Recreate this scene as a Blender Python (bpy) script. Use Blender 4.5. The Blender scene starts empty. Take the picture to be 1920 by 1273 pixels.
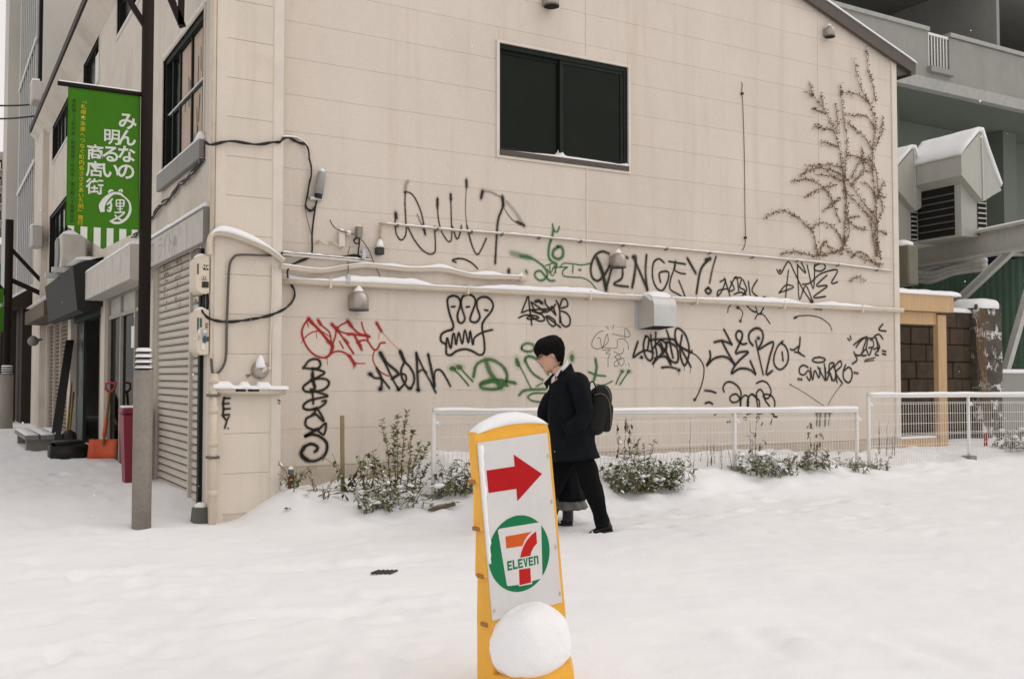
import bpy, bmesh, math, random
from mathutils import Vector, Matrix, noise

# ------------------------------------------------------------------ camera, world, sun, exposure
sc = bpy.context.scene
C = bpy.context.collection
YAW, PITCH, CAMH, FPX = math.radians(30.4), math.radians(2.07), 1.36, 1867.0
cam_d = bpy.data.cameras.new('camera')
cam = bpy.data.objects.new('camera', cam_d)
C.objects.link(cam)
cam_d.sensor_width = 36.0
cam_d.lens = FPX / 1920 * 36.0
cam_d.clip_start, cam_d.clip_end = 0.05, 3000
cam.location = (0, 0, CAMH)
cam.rotation_euler = (math.pi / 2 + PITCH, 0, -YAW)
sc.camera = cam

SUN_DIR = Vector((0.80, -0.52, 0.95)).normalized()      # towards the sun
w = bpy.data.worlds.new('World')
sc.world = w
w.use_nodes = True
nt = w.node_tree
sky = nt.nodes.new('ShaderNodeTexSky')
sky.sky_type = 'NISHITA'
sky.sun_disc = False
sky.sun_elevation = math.asin(SUN_DIR.z)
sky.sun_rotation = math.atan2(SUN_DIR.x, SUN_DIR.y)
sky.dust_density = 2.0
sky.air_density = 1.0
hs = nt.nodes.new('ShaderNodeHueSaturation')             # overcast: the blue is veiled by cloud
hs.inputs['Saturation'].default_value = 0.10
tint = nt.nodes.new('ShaderNodeMixRGB')
tint.blend_type = 'MULTIPLY'
tint.inputs[0].default_value = 1.0
tint.inputs[2].default_value = (1.0, 0.952, 0.94, 1)
bg = nt.nodes['Background']
nt.links.new(sky.outputs[0], hs.inputs['Color'])
deck = nt.nodes.new('ShaderNodeMixRGB')                   # even cloud deck over the clear-sky gradient
deck.inputs[0].default_value = 0.82
deck.inputs[2].default_value = (5.2, 5.2, 5.2, 1)
nt.links.new(hs.outputs[0], deck.inputs[1])
nt.links.new(deck.outputs[0], tint.inputs[1])
nt.links.new(tint.outputs[0], bg.inputs[0])
bg.inputs[1].default_value = 0.15

sun_d = bpy.data.lights.new('sun', 'SUN')
sun = bpy.data.objects.new('sun', sun_d)
C.objects.link(sun)
sun_d.energy = 0.5
sun_d.angle = math.radians(60)
sun_d.color = (1.0, 0.93, 0.88)
sun.rotation_euler = SUN_DIR.to_track_quat('Z', 'Y').to_euler()
sc.view_settings.view_transform = 'Standard'
sc.view_settings.look = 'None'
sc.view_settings.gamma = 1.0
sc.view_settings.use_curve_mapping = False
sc.view_settings.exposure = 0.22
sc.cycles.max_bounces = 5
sc.cycles.transparent_max_bounces = 16

# ------------------------------------------------------------------ picture point -> place helpers
FH = Vector((math.sin(YAW), math.cos(YAW), 0))
RT = Vector((math.cos(YAW), -math.sin(YAW), 0))
FW = FH * math.cos(PITCH) + Vector((0, 0, math.sin(PITCH)))
UP = -FH * math.sin(PITCH) + Vector((0, 0, math.cos(PITCH)))
CP = Vector((0, 0, CAMH))

def ray(x, y):
    return FW + RT * ((x - 960) / FPX) - UP * ((y - 636.5) / FPX)
def onp(ax, v, x, y):
    d = ray(x, y)
    return CP + d * ((v - CP[ax]) / d[ax])
def onX(v, x, y): return onp(0, v, x, y)
def onY(v, x, y): return onp(1, v, x, y)
def onZ(v, x, y): return onp(2, v, x, y)
def dep(d, x, y): return CP + ray(x, y) * d

CX, PY, WY = 2.222, 9.243, 9.543       # street facade plane, pier front plane, gable wall plane
PXR, WXR = 2.89, 12.06                 # right end of the pier, right end of the wall

rnd = random.Random(7)
def sst(a, b, x):
    if a == b: return float(x > a)
    t = max(0.0, min(1.0, (x - a) / (b - a)))
    return t * t * (3 - 2 * t)
def nz(x, y, z=0.0): return noise.noise(Vector((x, y, z)))

# ------------------------------------------------------------------ materials
MATS = {}
def mat(name, col, rough=0.8, metal=0.0, var=0.12, scale=6.0, bump=0.0, bscale=40.0, dirt=None, dscale=1.5,
        dlo=0.5, dhi=0.75, spec=0.4, coat=0.0, stretch=None, fine=0.0, streak=None, objrand=0.0):
    if name in MATS: return MATS[name]
    m = bpy.data.materials.new(name)
    m.use_nodes = True
    n = m.node_tree.nodes; l = m.node_tree.links
    b = n['Principled BSDF']
    b.inputs['Roughness'].default_value = rough
    b.inputs['Metallic'].default_value = metal
    b.inputs['Specular IOR Level'].default_value = spec
    if coat: b.inputs['Coat Weight'].default_value = coat
    geo = n.new('ShaderNodeNewGeometry')
    src = geo.outputs['Position']
    if stretch:
        mp = n.new('ShaderNodeMapping'); mp.inputs['Scale'].default_value = stretch
        l.new(src, mp.inputs['Vector']); src = mp.outputs[0]
    t = n.new('ShaderNodeTexNoise'); t.inputs['Scale'].default_value = scale
    t.inputs['Detail'].default_value = 5; t.inputs['Roughness'].default_value = 0.62
    l.new(src, t.inputs['Vector'])
    r = n.new('ShaderNodeMapRange')
    r.inputs['From Min'].default_value = 0.3; r.inputs['From Max'].default_value = 0.7
    r.inputs['To Min'].default_value = 1 - var; r.inputs['To Max'].default_value = 1 + var
    l.new(t.outputs['Fac'], r.inputs['Value'])
    mul = n.new('ShaderNodeVectorMath'); mul.operation = 'SCALE'
    mul.inputs[0].default_value = col[:3]
    l.new(r.outputs[0], mul.inputs['Scale'])
    out = mul.outputs[0]
    if objrand:                                # boards differ a little from one to the next
        oi = n.new('ShaderNodeObjectInfo'); om = n.new('ShaderNodeMapRange')
        om.inputs['To Min'].default_value = 1-objrand; om.inputs['To Max'].default_value = 1+objrand
        l.new(oi.outputs['Random'], om.inputs['Value'])
        o2 = n.new('ShaderNodeVectorMath'); o2.operation = 'SCALE'; l.new(out, o2.inputs[0]); l.new(om.outputs[0], o2.inputs['Scale'])
        out = o2.outputs[0]
    if fine:                                   # speckle of the surface itself
        ft = n.new('ShaderNodeTexNoise'); ft.inputs['Scale'].default_value = 95; ft.inputs['Detail'].default_value = 2
        l.new(geo.outputs['Position'], ft.inputs['Vector'])
        fm = n.new('ShaderNodeMapRange'); fm.inputs['From Min'].default_value = 0.25; fm.inputs['From Max'].default_value = 0.75
        fm.inputs['To Min'].default_value = 1-fine; fm.inputs['To Max'].default_value = 1+fine
        l.new(ft.outputs['Fac'], fm.inputs['Value'])
        f2 = n.new('ShaderNodeVectorMath'); f2.operation = 'SCALE'; l.new(out, f2.inputs[0]); l.new(fm.outputs[0], f2.inputs['Scale'])
        out = f2.outputs[0]
    if streak:                                 # rain streaks: noise drawn out vertically
        sm = n.new('ShaderNodeMapping'); sm.inputs['Scale'].default_value = (5.5, 5.5, 0.28)
        l.new(geo.outputs['Position'], sm.inputs['Vector'])
        st_ = n.new('ShaderNodeTexNoise'); st_.inputs['Scale'].default_value = 1.0; st_.inputs['Detail'].default_value = 6; st_.inputs['Roughness'].default_value = 0.65
        l.new(sm.outputs[0], st_.inputs['Vector'])
        sr = n.new('ShaderNodeMapRange'); sr.inputs['From Min'].default_value = 0.52; sr.inputs['From Max'].default_value = 0.80
        sr.inputs['To Max'].default_value = 0.55
        l.new(st_.outputs['Fac'], sr.inputs['Value'])
        sx = n.new('ShaderNodeMixRGB'); sx.inputs[2].default_value = (*streak, 1)
        l.new(sr.outputs[0], sx.inputs[0]); l.new(out, sx.inputs[1]); out = sx.outputs[0]
    if dirt:
        d = n.new('ShaderNodeTexNoise'); d.inputs['Scale'].default_value = dscale
        d.inputs['Detail'].default_value = 7; d.inputs['Roughness'].default_value = 0.7
        l.new(src, d.inputs['Vector'])
        dr = n.new('ShaderNodeMapRange'); dr.inputs['From Min'].default_value = dlo; dr.inputs['From Max'].default_value = dhi
        l.new(d.outputs['Fac'], dr.inputs['Value'])
        mx = n.new('ShaderNodeMixRGB'); mx.inputs[2].default_value = (*dirt, 1)
        l.new(dr.outputs[0], mx.inputs[0]); l.new(out, mx.inputs[1])
        out = mx.outputs[0]
    l.new(out, b.inputs['Base Color'])
    if bump:
        bt = n.new('ShaderNodeTexNoise'); bt.inputs['Scale'].default_value = bscale; bt.inputs['Detail'].default_value = 4
        l.new(geo.outputs['Position'], bt.inputs['Vector'])
        bp = n.new('ShaderNodeBump'); bp.inputs['Strength'].default_value = bump; bp.inputs['Distance'].default_value = 0.01
        l.new(bt.outputs['Fac'], bp.inputs['Height']); l.new(bp.outputs[0], b.inputs['Normal'])
    MATS[name] = m
    return m

def paint_mat(name, col, dens=1.0, soft=0.35):
    """sprayed paint: opaque core that breaks up into specks towards the edge of the stroke (uv.y across)"""
    m = bpy.data.materials.new(name); m.use_nodes = True
    n = m.node_tree.nodes; l = m.node_tree.links
    b = n['Principled BSDF']; b.inputs['Roughness'].default_value = 0.6
    b.inputs['Base Color'].default_value = (*col, 1); b.inputs['Specular IOR Level'].default_value = 0.25
    uv = n.new('ShaderNodeUVMap'); sp = n.new('ShaderNodeSeparateXYZ'); l.new(uv.outputs[0], sp.inputs[0])
    a = n.new('ShaderNodeMath'); a.operation = 'ABSOLUTE'; l.new(sp.outputs['Y'], a.inputs[0])     # 0 centre .. 1 edge
    g = n.new('ShaderNodeNewGeometry')
    t = n.new('ShaderNodeTexNoise'); t.inputs['Scale'].default_value = 55; t.inputs['Detail'].default_value = 3
    l.new(g.outputs['Position'], t.inputs['Vector'])
    ad = n.new('ShaderNodeMath'); ad.operation = 'MULTIPLY_ADD'; ad.inputs[1].default_value = 0.45; ad.inputs[2].default_value = -0.22
    l.new(t.outputs['Fac'], ad.inputs[0])
    s = n.new('ShaderNodeMath'); s.operation = 'ADD'; l.new(a.outputs[0], s.inputs[0]); l.new(ad.outputs[0], s.inputs[1])
    r = n.new('ShaderNodeMapRange'); r.interpolation_type = 'SMOOTHSTEP'
    r.inputs['From Min'].default_value = 1.0 - soft; r.inputs['From Max'].default_value = 1.0
    r.inputs['To Min'].default_value = dens; r.inputs['To Max'].default_value = 0.0
    l.new(s.outputs[0], r.inputs['Value'])
    al = n.new('ShaderNodeMath'); al.operation = 'MULTIPLY'                                       # uv.x = paint density
    l.new(r.outputs[0], al.inputs[0]); l.new(sp.outputs['X'], al.inputs[1])
    l.new(al.outputs[0], b.inputs['Alpha'])
    return m

def emit_mat(name, col, s):
    m = bpy.data.materials.new(name); m.use_nodes = True
    b = m.node_tree.nodes['Principled BSDF']
    b.inputs['Base Color'].default_value = (*col, 1)
    b.inputs['Emission Color'].default_value = (*col, 1); b.inputs['Emission Strength'].default_value = s
    return m

def glass_mat(name, tint=(0.02, 0.025, 0.022), rough=0.06):
    m = bpy.data.materials.new(name); m.use_nodes = True
    n = m.node_tree.nodes; l = m.node_tree.links
    b = n['Principled BSDF']
    b.inputs['Base Color'].default_value = (*tint, 1)
    b.inputs['Roughness'].default_value = rough
    b.inputs['Specular IOR Level'].default_value = 0.10
    g = n.new('ShaderNodeNewGeometry'); t = n.new('ShaderNodeTexNoise'); t.inputs['Scale'].default_value = 2.2
    t.inputs['Detail'].default_value = 6
    l.new(g.outputs['Position'], t.inputs['Vector'])
    r = n.new('ShaderNodeMapRange'); r.inputs['From Min'].default_value = 0.4; r.inputs['From Max'].default_value = 0.8
    r.inputs['To Min'].default_value = rough; r.inputs['To Max'].default_value = rough + 0.3
    l.new(t.outputs['Fac'], r.inputs['Value']); l.new(r.outputs[0], b.inputs['Roughness'])
    return m

def clear_glass(name):
    m = bpy.data.materials.new(name); m.use_nodes = True
    n = m.node_tree.nodes; l = m.node_tree.links
    out = n['Material Output']; n.remove(n['Principled BSDF'])
    tr = n.new('ShaderNodeBsdfTransparent'); tr.inputs[0].default_value = (0.75, 0.8, 0.78, 1)
    gl = n.new('ShaderNodeBsdfGlossy'); gl.inputs['Roughness'].default_value = 0.04; gl.inputs['Color'].default_value = (0.28, 0.29, 0.28, 1)
    fr = n.new('ShaderNodeFresnel'); fr.inputs[0].default_value = 1.45
    mx = n.new('ShaderNodeMixShader')
    l.new(fr.outputs[0], mx.inputs[0]); l.new(tr.outputs[0], mx.inputs[1]); l.new(gl.outputs[0], mx.inputs[2])
    l.new(mx.outputs[0], out.inputs['Surface'])
    return m

def snow_mat():
    m = bpy.data.materials.new('snow'); m.use_nodes = True
    n = m.node_tree.nodes; l = m.node_tree.links
    b = n['Principled BSDF']
    b.inputs['Roughness'].default_value = 0.75
    b.inputs['Specular IOR Level'].default_value = 0.2
    g = n.new('ShaderNodeNewGeometry')
    t = n.new('ShaderNodeTexNoise'); t.inputs['Scale'].default_value = 1.3; t.inputs['Detail'].default_value = 6
    l.new(g.outputs['Position'], t.inputs['Vector'])
    r = n.new('ShaderNodeValToRGB')
    r.color_ramp.elements[0].position = 0.3; r.color_ramp.elements[0].color = (0.83, 0.835, 0.84, 1)
    r.color_ramp.elements[1].position = 0.7; r.color_ramp.elements[1].color = (0.89, 0.89, 0.89, 1)
    l.new(t.outputs['Fac'], r.inputs[0]); l.new(r.outputs[0], b.inputs['Base Color'])
    t1 = n.new('ShaderNodeTexNoise'); t1.inputs['Scale'].default_value = 9; t1.inputs['Detail'].default_value = 8
    t1.inputs['Roughness'].default_value = 0.6
    l.new(g.outputs['Position'], t1.inputs['Vector'])
    t2 = n.new('ShaderNodeTexNoise'); t2.inputs['Scale'].default_value = 90; t2.inputs['Detail'].default_value = 3
    l.new(g.outputs['Position'], t2.inputs['Vector'])
    b1 = n.new('ShaderNodeBump'); b1.inputs['Strength'].default_value = 0.32; b1.inputs['Distance'].default_value = 0.03
    b2 = n.new('ShaderNodeBump'); b2.inputs['Strength'].default_value = 0.4; b2.inputs['Distance'].default_value = 0.006
    l.new(t1.outputs['Fac'], b1.inputs['Height']); l.new(t2.outputs['Fac'], b2.inputs['Height'])
    l.new(b1.outputs[0], b2.inputs['Normal']); l.new(b2.outputs[0], b.inputs['Normal'])
    return m

SNOW = snow_mat()
SIDING = mat('siding', (0.640, 0.572, 0.492), 0.75, objrand=0.018, fine=0.055, streak=(0.50, 0.42, 0.33), var=0.045, scale=1.4, bump=0.25, bscale=60, dirt=(0.575, 0.50, 0.42), dscale=0.8, dlo=0.52, dhi=0.8, stretch=(1, 1, 0.5))
SIDING2 = mat('siding_pier', (0.655, 0.585, 0.495), 0.75, objrand=0.015, fine=0.05, streak=(0.48, 0.41, 0.31), var=0.05, scale=1.4, bump=0.2, bscale=60, dirt=(0.53, 0.44, 0.33), dscale=1.1, dlo=0.55, dhi=0.85)
TRIMW = mat('trim_cream', (0.66, 0.60, 0.52), 0.6, var=0.06)
BASEC = mat('base_mortar', (0.50, 0.43, 0.35), 0.9, var=0.15, scale=5, bump=0.3, dirt=(0.40, 0.34, 0.27))
DARKCORE = mat('joint_core', (0.60, 0.53, 0.45), 0.9)
STUCCO = mat('stucco', (0.585, 0.53, 0.455), 0.85, fine=0.06, streak=(0.44, 0.39, 0.33), var=0.07, scale=2, bump=0.45, bscale=70, dirt=(0.42, 0.37, 0.31), dscale=0.9, dlo=0.5, dhi=0.8)
DKFRAME = mat('dark_frame', (0.010, 0.014, 0.012), 0.6, var=0.2, spec=0.2)
BROWNM = mat('brown_metal', (0.075, 0.06, 0.048), 0.55, var=0.12)
POLEB = mat('pole_brown', (0.012, 0.0075, 0.0055), 0.65, var=0.15, spec=0.2)
POLEG = mat('pole_grey', (0.26, 0.235, 0.20), 0.85, var=0.12, scale=30, bump=0.3, bscale=150, dirt=(0.17, 0.15, 0.12), dscale=2.0)
BLACKC = mat('cable_black', (0.014, 0.012, 0.010), 0.6)
GREYC = mat('cable_grey', (0.12, 0.11, 0.095), 0.7)
CREAM = mat('pipe_cream', (0.62, 0.54, 0.43), 0.6, var=0.08, dirt=(0.42, 0.33, 0.21), dscale=4, dlo=0.6, dhi=0.85)
BOXC = mat('box_cream', (0.66, 0.57, 0.45), 0.5, var=0.05, dirt=(0.5, 0.40, 0.28), dscale=3, dlo=0.62, dhi=0.9)
STEEL = mat('vent_steel', (0.42, 0.38, 0.33), 0.38, metal=0.75, var=0.1)
GALV = mat('galvanised', (0.52, 0.52, 0.50), 0.45, metal=0.45, var=0.08)
WHITEP = mat('white_paint', (0.74, 0.72, 0.69), 0.55, var=0.04)
HOLE = mat('dark_hole', (0.006, 0.006, 0.005), 0.9)
GLASSD = glass_mat('window_glass', (0.010, 0.013, 0.009), 0.12)
GLASSC = clear_glass('shop_glass')
SHUT = mat('shutter_paint', (0.52, 0.48, 0.415), 0.6, var=0.06, scale=3, dirt=(0.30, 0.22, 0.16), dscale=2.0, dlo=0.6, dhi=0.85)
RUST = mat('rust', (0.27, 0.135, 0.075), 0.9, var=0.3, scale=12)

# ------------------------------------------------------------------ mesh helpers
def B(): return bmesh.new()
def box(bm, a, b, M=None):
    x0, y0, z0 = a; x1, y1, z1 = b
    vs = [bm.verts.new(Vector(p)) for p in ((x0,y0,z0),(x1,y0,z0),(x1,y1,z0),(x0,y1,z0),(x0,y0,z1),(x1,y0,z1),(x1,y1,z1),(x0,y1,z1))]
    if M is not None:
        for v in vs: v.co = M @ v.co
    for f in ((0,3,2,1),(4,5,6,7),(0,1,5,4),(1,2,6,5),(2,3,7,6),(3,0,4,7)):
        bm.faces.new([vs[i] for i in f])
    return vs
def bevel(bm, off, seg=1):
    bmesh.ops.bevel(bm, geom=[e for e in bm.edges], offset=off, segments=seg, affect='EDGES', clamp_overlap=True)
def prism(bm, pts, vec):
    """closed polygon pts (3D) extruded by vec"""
    a = [bm.verts.new(Vector(p)) for p in pts]; v = Vector(vec)
    b = [bm.verts.new(Vector(p) + v) for p in pts]
    n = len(pts)
    bm.faces.new(a[::-1]); bm.faces.new(b)
    for i in range(n): bm.faces.new((a[i], a[(i+1) % n], b[(i+1) % n], b[i]))
def beam(bm, p, q, wd, ht, up=(0, 0, 1)):
    p, q = Vector(p), Vector(q); d = (q - p).normalized(); s = d.cross(Vector(up)).normalized(); u = s.cross(d)
    pts = [p + s*wd/2*a + u*ht/2*b for a, b in ((-1,-1),(1,-1),(1,1),(-1,1))]
    prism(bm, pts, q - p)
def smooth(pts, sub=4):
    P = [Vector(p) for p in pts]
    if len(P) < 3: return P
    out = []
    for i in range(len(P) - 1):
        p0 = P[max(i-1, 0)]; p1 = P[i]; p2 = P[i+1]; p3 = P[min(i+2, len(P)-1)]
        for k in range(sub):
            t = k / sub
            out.append(0.5*((2*p1) + (p2-p0)*t + (2*p0-5*p1+4*p2-p3)*t*t + (3*p1-p0-3*p2+p3)*t**3))
    out.append(P[-1])
    return out
def tube(bm, pts, r, n=8, cap=True):
    """r: number or list"""
    P = [Vector(p) for p in pts]
    R = r if isinstance(r, (list, tuple)) else [r] * len(P)
    rings = []; ref = Vector((0, 0, 1))
    d0 = (P[1]-P[0]).normalized()
    if abs(d0.dot(ref)) > 0.9: ref = Vector((0, 1, 0))
    a = d0.cross(ref).normalized()
    for i, p in enumerate(P):
        d = (P[min(i+1, len(P)-1)] - P[max(i-1, 0)])
        if d.length < 1e-9: d = d0
        d = d.normalized()
        a = (a - d*a.dot(d))
        a = a.normalized() if a.length > 1e-6 else d.orthogonal().normalized()
        b = d.cross(a)
        rings.append([bm.verts.new(p + (a*math.cos(2*math.pi*k/n) + b*math.sin(2*math.pi*k/n))*R[i]) for k in range(n)])
    for i in range(len(rings)-1):
        for k in range(n):
            bm.faces.new((rings[i][k], rings[i][(k+1) % n], rings[i+1][(k+1) % n], rings[i+1][k]))
    if cap:
        bm.faces.new(rings[0][::-1]); bm.faces.new(rings[-1])
def loft(bm, rings, cap=True):
    V = [[bm.verts.new(Vector(p)) for p in r] for r in rings]
    n = len(V[0])
    for i in range(len(V)-1):
        for k in range(n):
            bm.faces.new((V[i][k], V[i][(k+1) % n], V[i+1][(k+1) % n], V[i+1][k]))
    if cap:
        bm.faces.new(V[0][::-1]); bm.faces.new(V[-1])
    return V
def lathe(bm, prof, M=None, n=20):
    """prof: [(radius, z)]"""
    rings = []
    for r, z in prof:
        rings.append([(M @ Vector((r*math.cos(2*math.pi*k/n), r*math.sin(2*math.pi*k/n), z))) if M is not None else
                      Vector((r*math.cos(2*math.pi*k/n), r*math.sin(2*math.pi*k/n), z)) for k in range(n)])
    loft(bm, rings)
def snowline(bm, pts, wd, hfun, n=7, lift=0.0):
    """a ridge of snow lying along pts: half-ellipse section, height hfun(i)"""
    P = [Vector(p) for p in pts]; rings = []
    for i, p in enumerate(P):
        d = (P[min(i+1, len(P)-1)] - P[max(i-1, 0)]); d.z = 0
        if d.length < 1e-9: d = Vector((1, 0, 0))
        d = d.normalized(); s = Vector((-d.y, d.x, 0)); h = hfun(i)
        rings.append([p + s*(math.cos(math.pi*k/(n-1))*wd/2*(0.55+0.45*min(1, h/0.02))) + Vector((0, 0, lift + math.sin(math.pi*k/(n-1))*h)) for k in range(n)])
    loft(bm, rings)

def obj(name, bm, m, parent=None, sm=False, label=None):
    if isinstance(bm, bpy.types.Mesh): me = bm
    else:
        bmesh.ops.recalc_face_normals(bm, faces=bm.faces)
        me = bpy.data.meshes.new(name); bm.to_mesh(me); bm.free()
    if m is not None and not me.materials:
        for mm in (m if isinstance(m, (list, tuple)) else [m]): me.materials.append(mm)
    if sm:
        for p in me.polygons: p.use_smooth = True
    o = bpy.data.objects.new(name, me); C.objects.link(o)
    if parent is not None: put(o, parent)
    if label: o['label'] = label
    return o
def world_of(o):
    M = o.matrix_basis.copy()
    while o.parent is not None:
        M = o.parent.matrix_basis @ o.matrix_parent_inverse @ M if False else (o.parent.matrix_basis @ o.matrix_parent_inverse @ M)
        o = o.parent
    return M
def put(o, parent):
    o.parent = parent
    o.matrix_parent_inverse = world_of(parent).inverted()
def tag(o, label, cat, group=None, kind=None):
    o['label'] = label; o['category'] = cat
    if group: o['group'] = group
    if kind: o['kind'] = kind
    return o
def thing(name, label, cat, loc=(0, 0, 0), group=None, rotz=0.0):
    o = bpy.data.objects.new(name, None); C.objects.link(o)
    o.empty_display_size = 0.1
    o.location = loc; o.rotation_euler = (0, 0, rotz)
    return tag(o, label, cat, group)
def struct(name, bm, m, sm=False):
    o = obj(name, bm, m, None, sm); o['kind'] = 'structure'; return o
def boxo(name, a, b, m, parent=None, bev=0.0, label=None):
    bm = B(); box(bm, a, b)
    if bev: bevel(bm, bev)
    return obj(name, bm, m, parent, label=label)
def textmesh(body, size=1.0, align='CENTER', extrude=0.0, res=3, offset=0.0):
    c = bpy.data.curves.new('txt', 'FONT'); c.body = body; c.size = size; c.align_x = align; c.align_y = 'CENTER'
    c.resolution_u = res; c.extrude = extrude; c.offset = offset
    o = bpy.data.objects.new('txt', c); C.objects.link(o)
    dg = bpy.context.evaluated_depsgraph_get()
    me = bpy.data.meshes.new_from_object(o.evaluated_get(dg))
    bpy.data.objects.remove(o); bpy.data.curves.remove(c)
    me.materials.clear()
    return me
def print_on(name, me, M, m, parent, label=None):
    me.transform(M)
    return obj(name, me, m, parent, label=label)

# ------------------------------------------------------------------ snow ground
FOOT = []
fr = random.Random(3)
for k in range(110):       # trampled patch in front of the corner
    q = onZ(0, fr.uniform(0, 820), fr.uniform(1015, 1270)); FOOT.append((q.x, q.y, fr.uniform(0, 6.3), fr.uniform(0.006, 0.019)))
for k in range(26):       # along the wall, where people walk
    q = onZ(0, fr.uniform(1160, 1900), fr.uniform(925, 1010)); FOOT.append((q.x, q.y, fr.uniform(-0.4, 0.4), fr.uniform(0.01, 0.025)))
for k in range(26):
    q = onZ(0.1, fr.uniform(20, 240), fr.uniform(840, 990)); FOOT.append((q.x, q.y, fr.uniform(1.2, 2.0), fr.uniform(0.01, 0.03)))
for k, (fx_, fy_) in enumerate(((1126, 994), (1172, 980), (1232, 984), (1290, 968), (1352, 971), (1420, 955), (1490, 957), (1560, 942), (1640, 944), (1062, 977), (1120, 968), (1180, 966), (1240, 956))):
    q = onZ(0.01, fx_, fy_); FOOT.append((q.x, q.y, -0.5, 0.028))
TRACKS = [[onZ(0, *p) for p in ((40, 1085), (200, 1078), (420, 1072), (640, 1062), (800, 1050))],
          [onZ(0, *p) for p in ((420, 1160), (640, 1150), (760, 1135), (860, 1130))],
          [onZ(0, *p) for p in ((1400, 1180), (1470, 1225), (1580, 1240), (1700, 1250))],
          [onZ(0, *p) for p in ((1640, 1190), (1720, 1215), (1830, 1260))]]
def ground_z(x, y):
    z = 0.0
    side = sst(9.1, 10.6, y) * (1 - sst(2.0, 3.0, x) * 0)
    z += 0.17 * side
    bank = sst(7.75, 8.95, y) * sst(2.35, 3.05, x)
    tall = 0.31 + 0.11*sst(4.2, 4.7, x)*(1-sst(8.5, 10.5, x)) + 0.12*sst(4.3, 4.6, x)*(1-sst(5.0, 6.6, x))*sst(8.85, 9.1, y)
    z = max(z, (tall-0.11+0.11*sst(8.7, 9.2, y)) * bank) if x > 2.2 else z
    if x < 2.5:                                   # street lies a little lower; step added to edge bright snow against darker
        yl = 8.75 + (x-0.49)*0.26
        z += 0.055*(sst(7.2, 8.6, y))*(1-sst(yl-0.22, yl+0.12, y))*(1-sst(1.6, 2.5, x))
    z += 0.10 * sst(7.5, 11.5, x) * sst(6.0, 8.2, y) * (1 - bank)
    if x > 12: z = max(z, 0.29 * sst(8.0, 9.2, y))
    z += 0.004 * max(0, min(y, 30) - 12)
    k = 1.0 if y < 12 else 0.6
    z += k * (0.022*nz(x*0.7, y*0.7, 3.1) + 0.013*nz(x*1.9, y*1.9, 5.7) + 0.009*nz(x*4.6, y*4.6, 1.2) + 0.007*nz(x*9, y*9, 8.8))
    # pile against the fence foot and the wall
    if 2.9 < x < 12.5 and 8.2 < y < 9.7: z += 0.05*nz(x*2.3, y*2.3, 11) + 0.03*nz(x*6, y*6, 4)
    for fx, fy, fa, fd in FOOT:
        dx, dy = x-fx, y-fy
        if abs(dx) < 0.3 and abs(dy) < 0.3:
            c, s = math.cos(fa), math.sin(fa)
            u, v = dx*c+dy*s, -dx*s+dy*c
            q = (u/0.15)**2 + (v/0.075)**2
            z += -fd*math.exp(-q*q*q) + fd*0.45*math.exp(-(math.sqrt(q)-1.4)**2*9)*(0.6+0.8*nz(x*14, y*14, fd*99))
    for T in TRACKS:
        for i in range(len(T)-1):
            a, b = T[i], T[i+1]
            ex, ey = b.x-a.x, b.y-a.y; L2 = ex*ex+ey*ey
            t = ((x-a.x)*ex+(y-a.y)*ey)/L2
            if -0.02 <= t <= 1.02:
                d = abs((x-a.x)*ey-(y-a.y)*ex)/math.sqrt(L2)
                if d < 0.4: z += -0.018*math.exp(-(d/0.07)**2) + 0.012*math.exp(-((d-0.16)/0.08)**2)
    return z
def axis(segs):
    out = []
    for a, b, s in segs:
        n = max(1, round((b-a)/s))
        out += [a + (b-a)*i/n for i in range(n)]
    return out + [segs[-1][1]]
gx = axis([(-900, -100, 200), (-100, -20, 10), (-20, -4, 1.0), (-4, 8, 0.045), (8, 14, 0.07), (14, 24, 0.5), (24, 100, 8), (100, 900, 200)])
gy = axis([(-900, -100, 200), (-100, -10, 10), (-10, 1.5, 0.8), (1.5, 10, 0.045), (10, 14, 0.12), (14, 30, 0.3), (30, 100, 5), (100, 900, 200)])
gv = [(x, y, ground_z(x, y) if (-6 < x < 26 and 1 < y < 40) else 0.05) for y in gy for x in gx]
nx = len(gx)
gf = [(j*nx+i, j*nx+i+1, (j+1)*nx+i+1, (j+1)*nx+i) for j in range(len(gy)-1) for i in range(nx-1)]
gm = bpy.data.meshes.new('snow_ground'); gm.from_pydata(gv, [], gf)
struct('snow_ground', gm, SNOW, True)
# ------------------------------------------------------------------ corner building
bld = thing('corner_building', 'cream clad gabled corner building covered in graffiti with roller shutters along the street', 'building', (7, 10, 0))

RY = 9.46
ev = onX(1.93, 85, 178)
_ra, _rb = onY(RY, 1560, 8), onY(RY, 1716, 117)
_rs = (_ra.z-_rb.z)/(_rb.x-_ra.x)
def roof_z(x): return _rb.z-0.04 + _rs*(_rb.x - x)
def clip(poly, a, b, c):            # keep a*x + b*z <= c
    out = []
    for i in range(len(poly)):
        p, q = poly[i], poly[(i+1) % len(poly)]
        dp, dq = a*p[0]+b*p[1]-c, a*q[0]+b*q[1]-c
        if dp <= 0: out.append(p)
        if (dp < 0 < dq) or (dq < 0 < dp):
            t = dp/(dp-dq); out.append((p[0]+(q[0]-p[0])*t, p[1]+(q[1]-p[1])*t))
    return out
def wall_prism(bm, poly, y0, y1):
    if len(poly) >= 3: prism(bm, [(x, y0, z) for x, z in poly], (0, y1-y0, 0))
def gabled(x0, x1, z0, z1):
    return clip([(x0, z0), (x1, z0), (x1, z1), (x0, z1)], _rs, 1.0, roof_z(0)-0.02)

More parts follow.
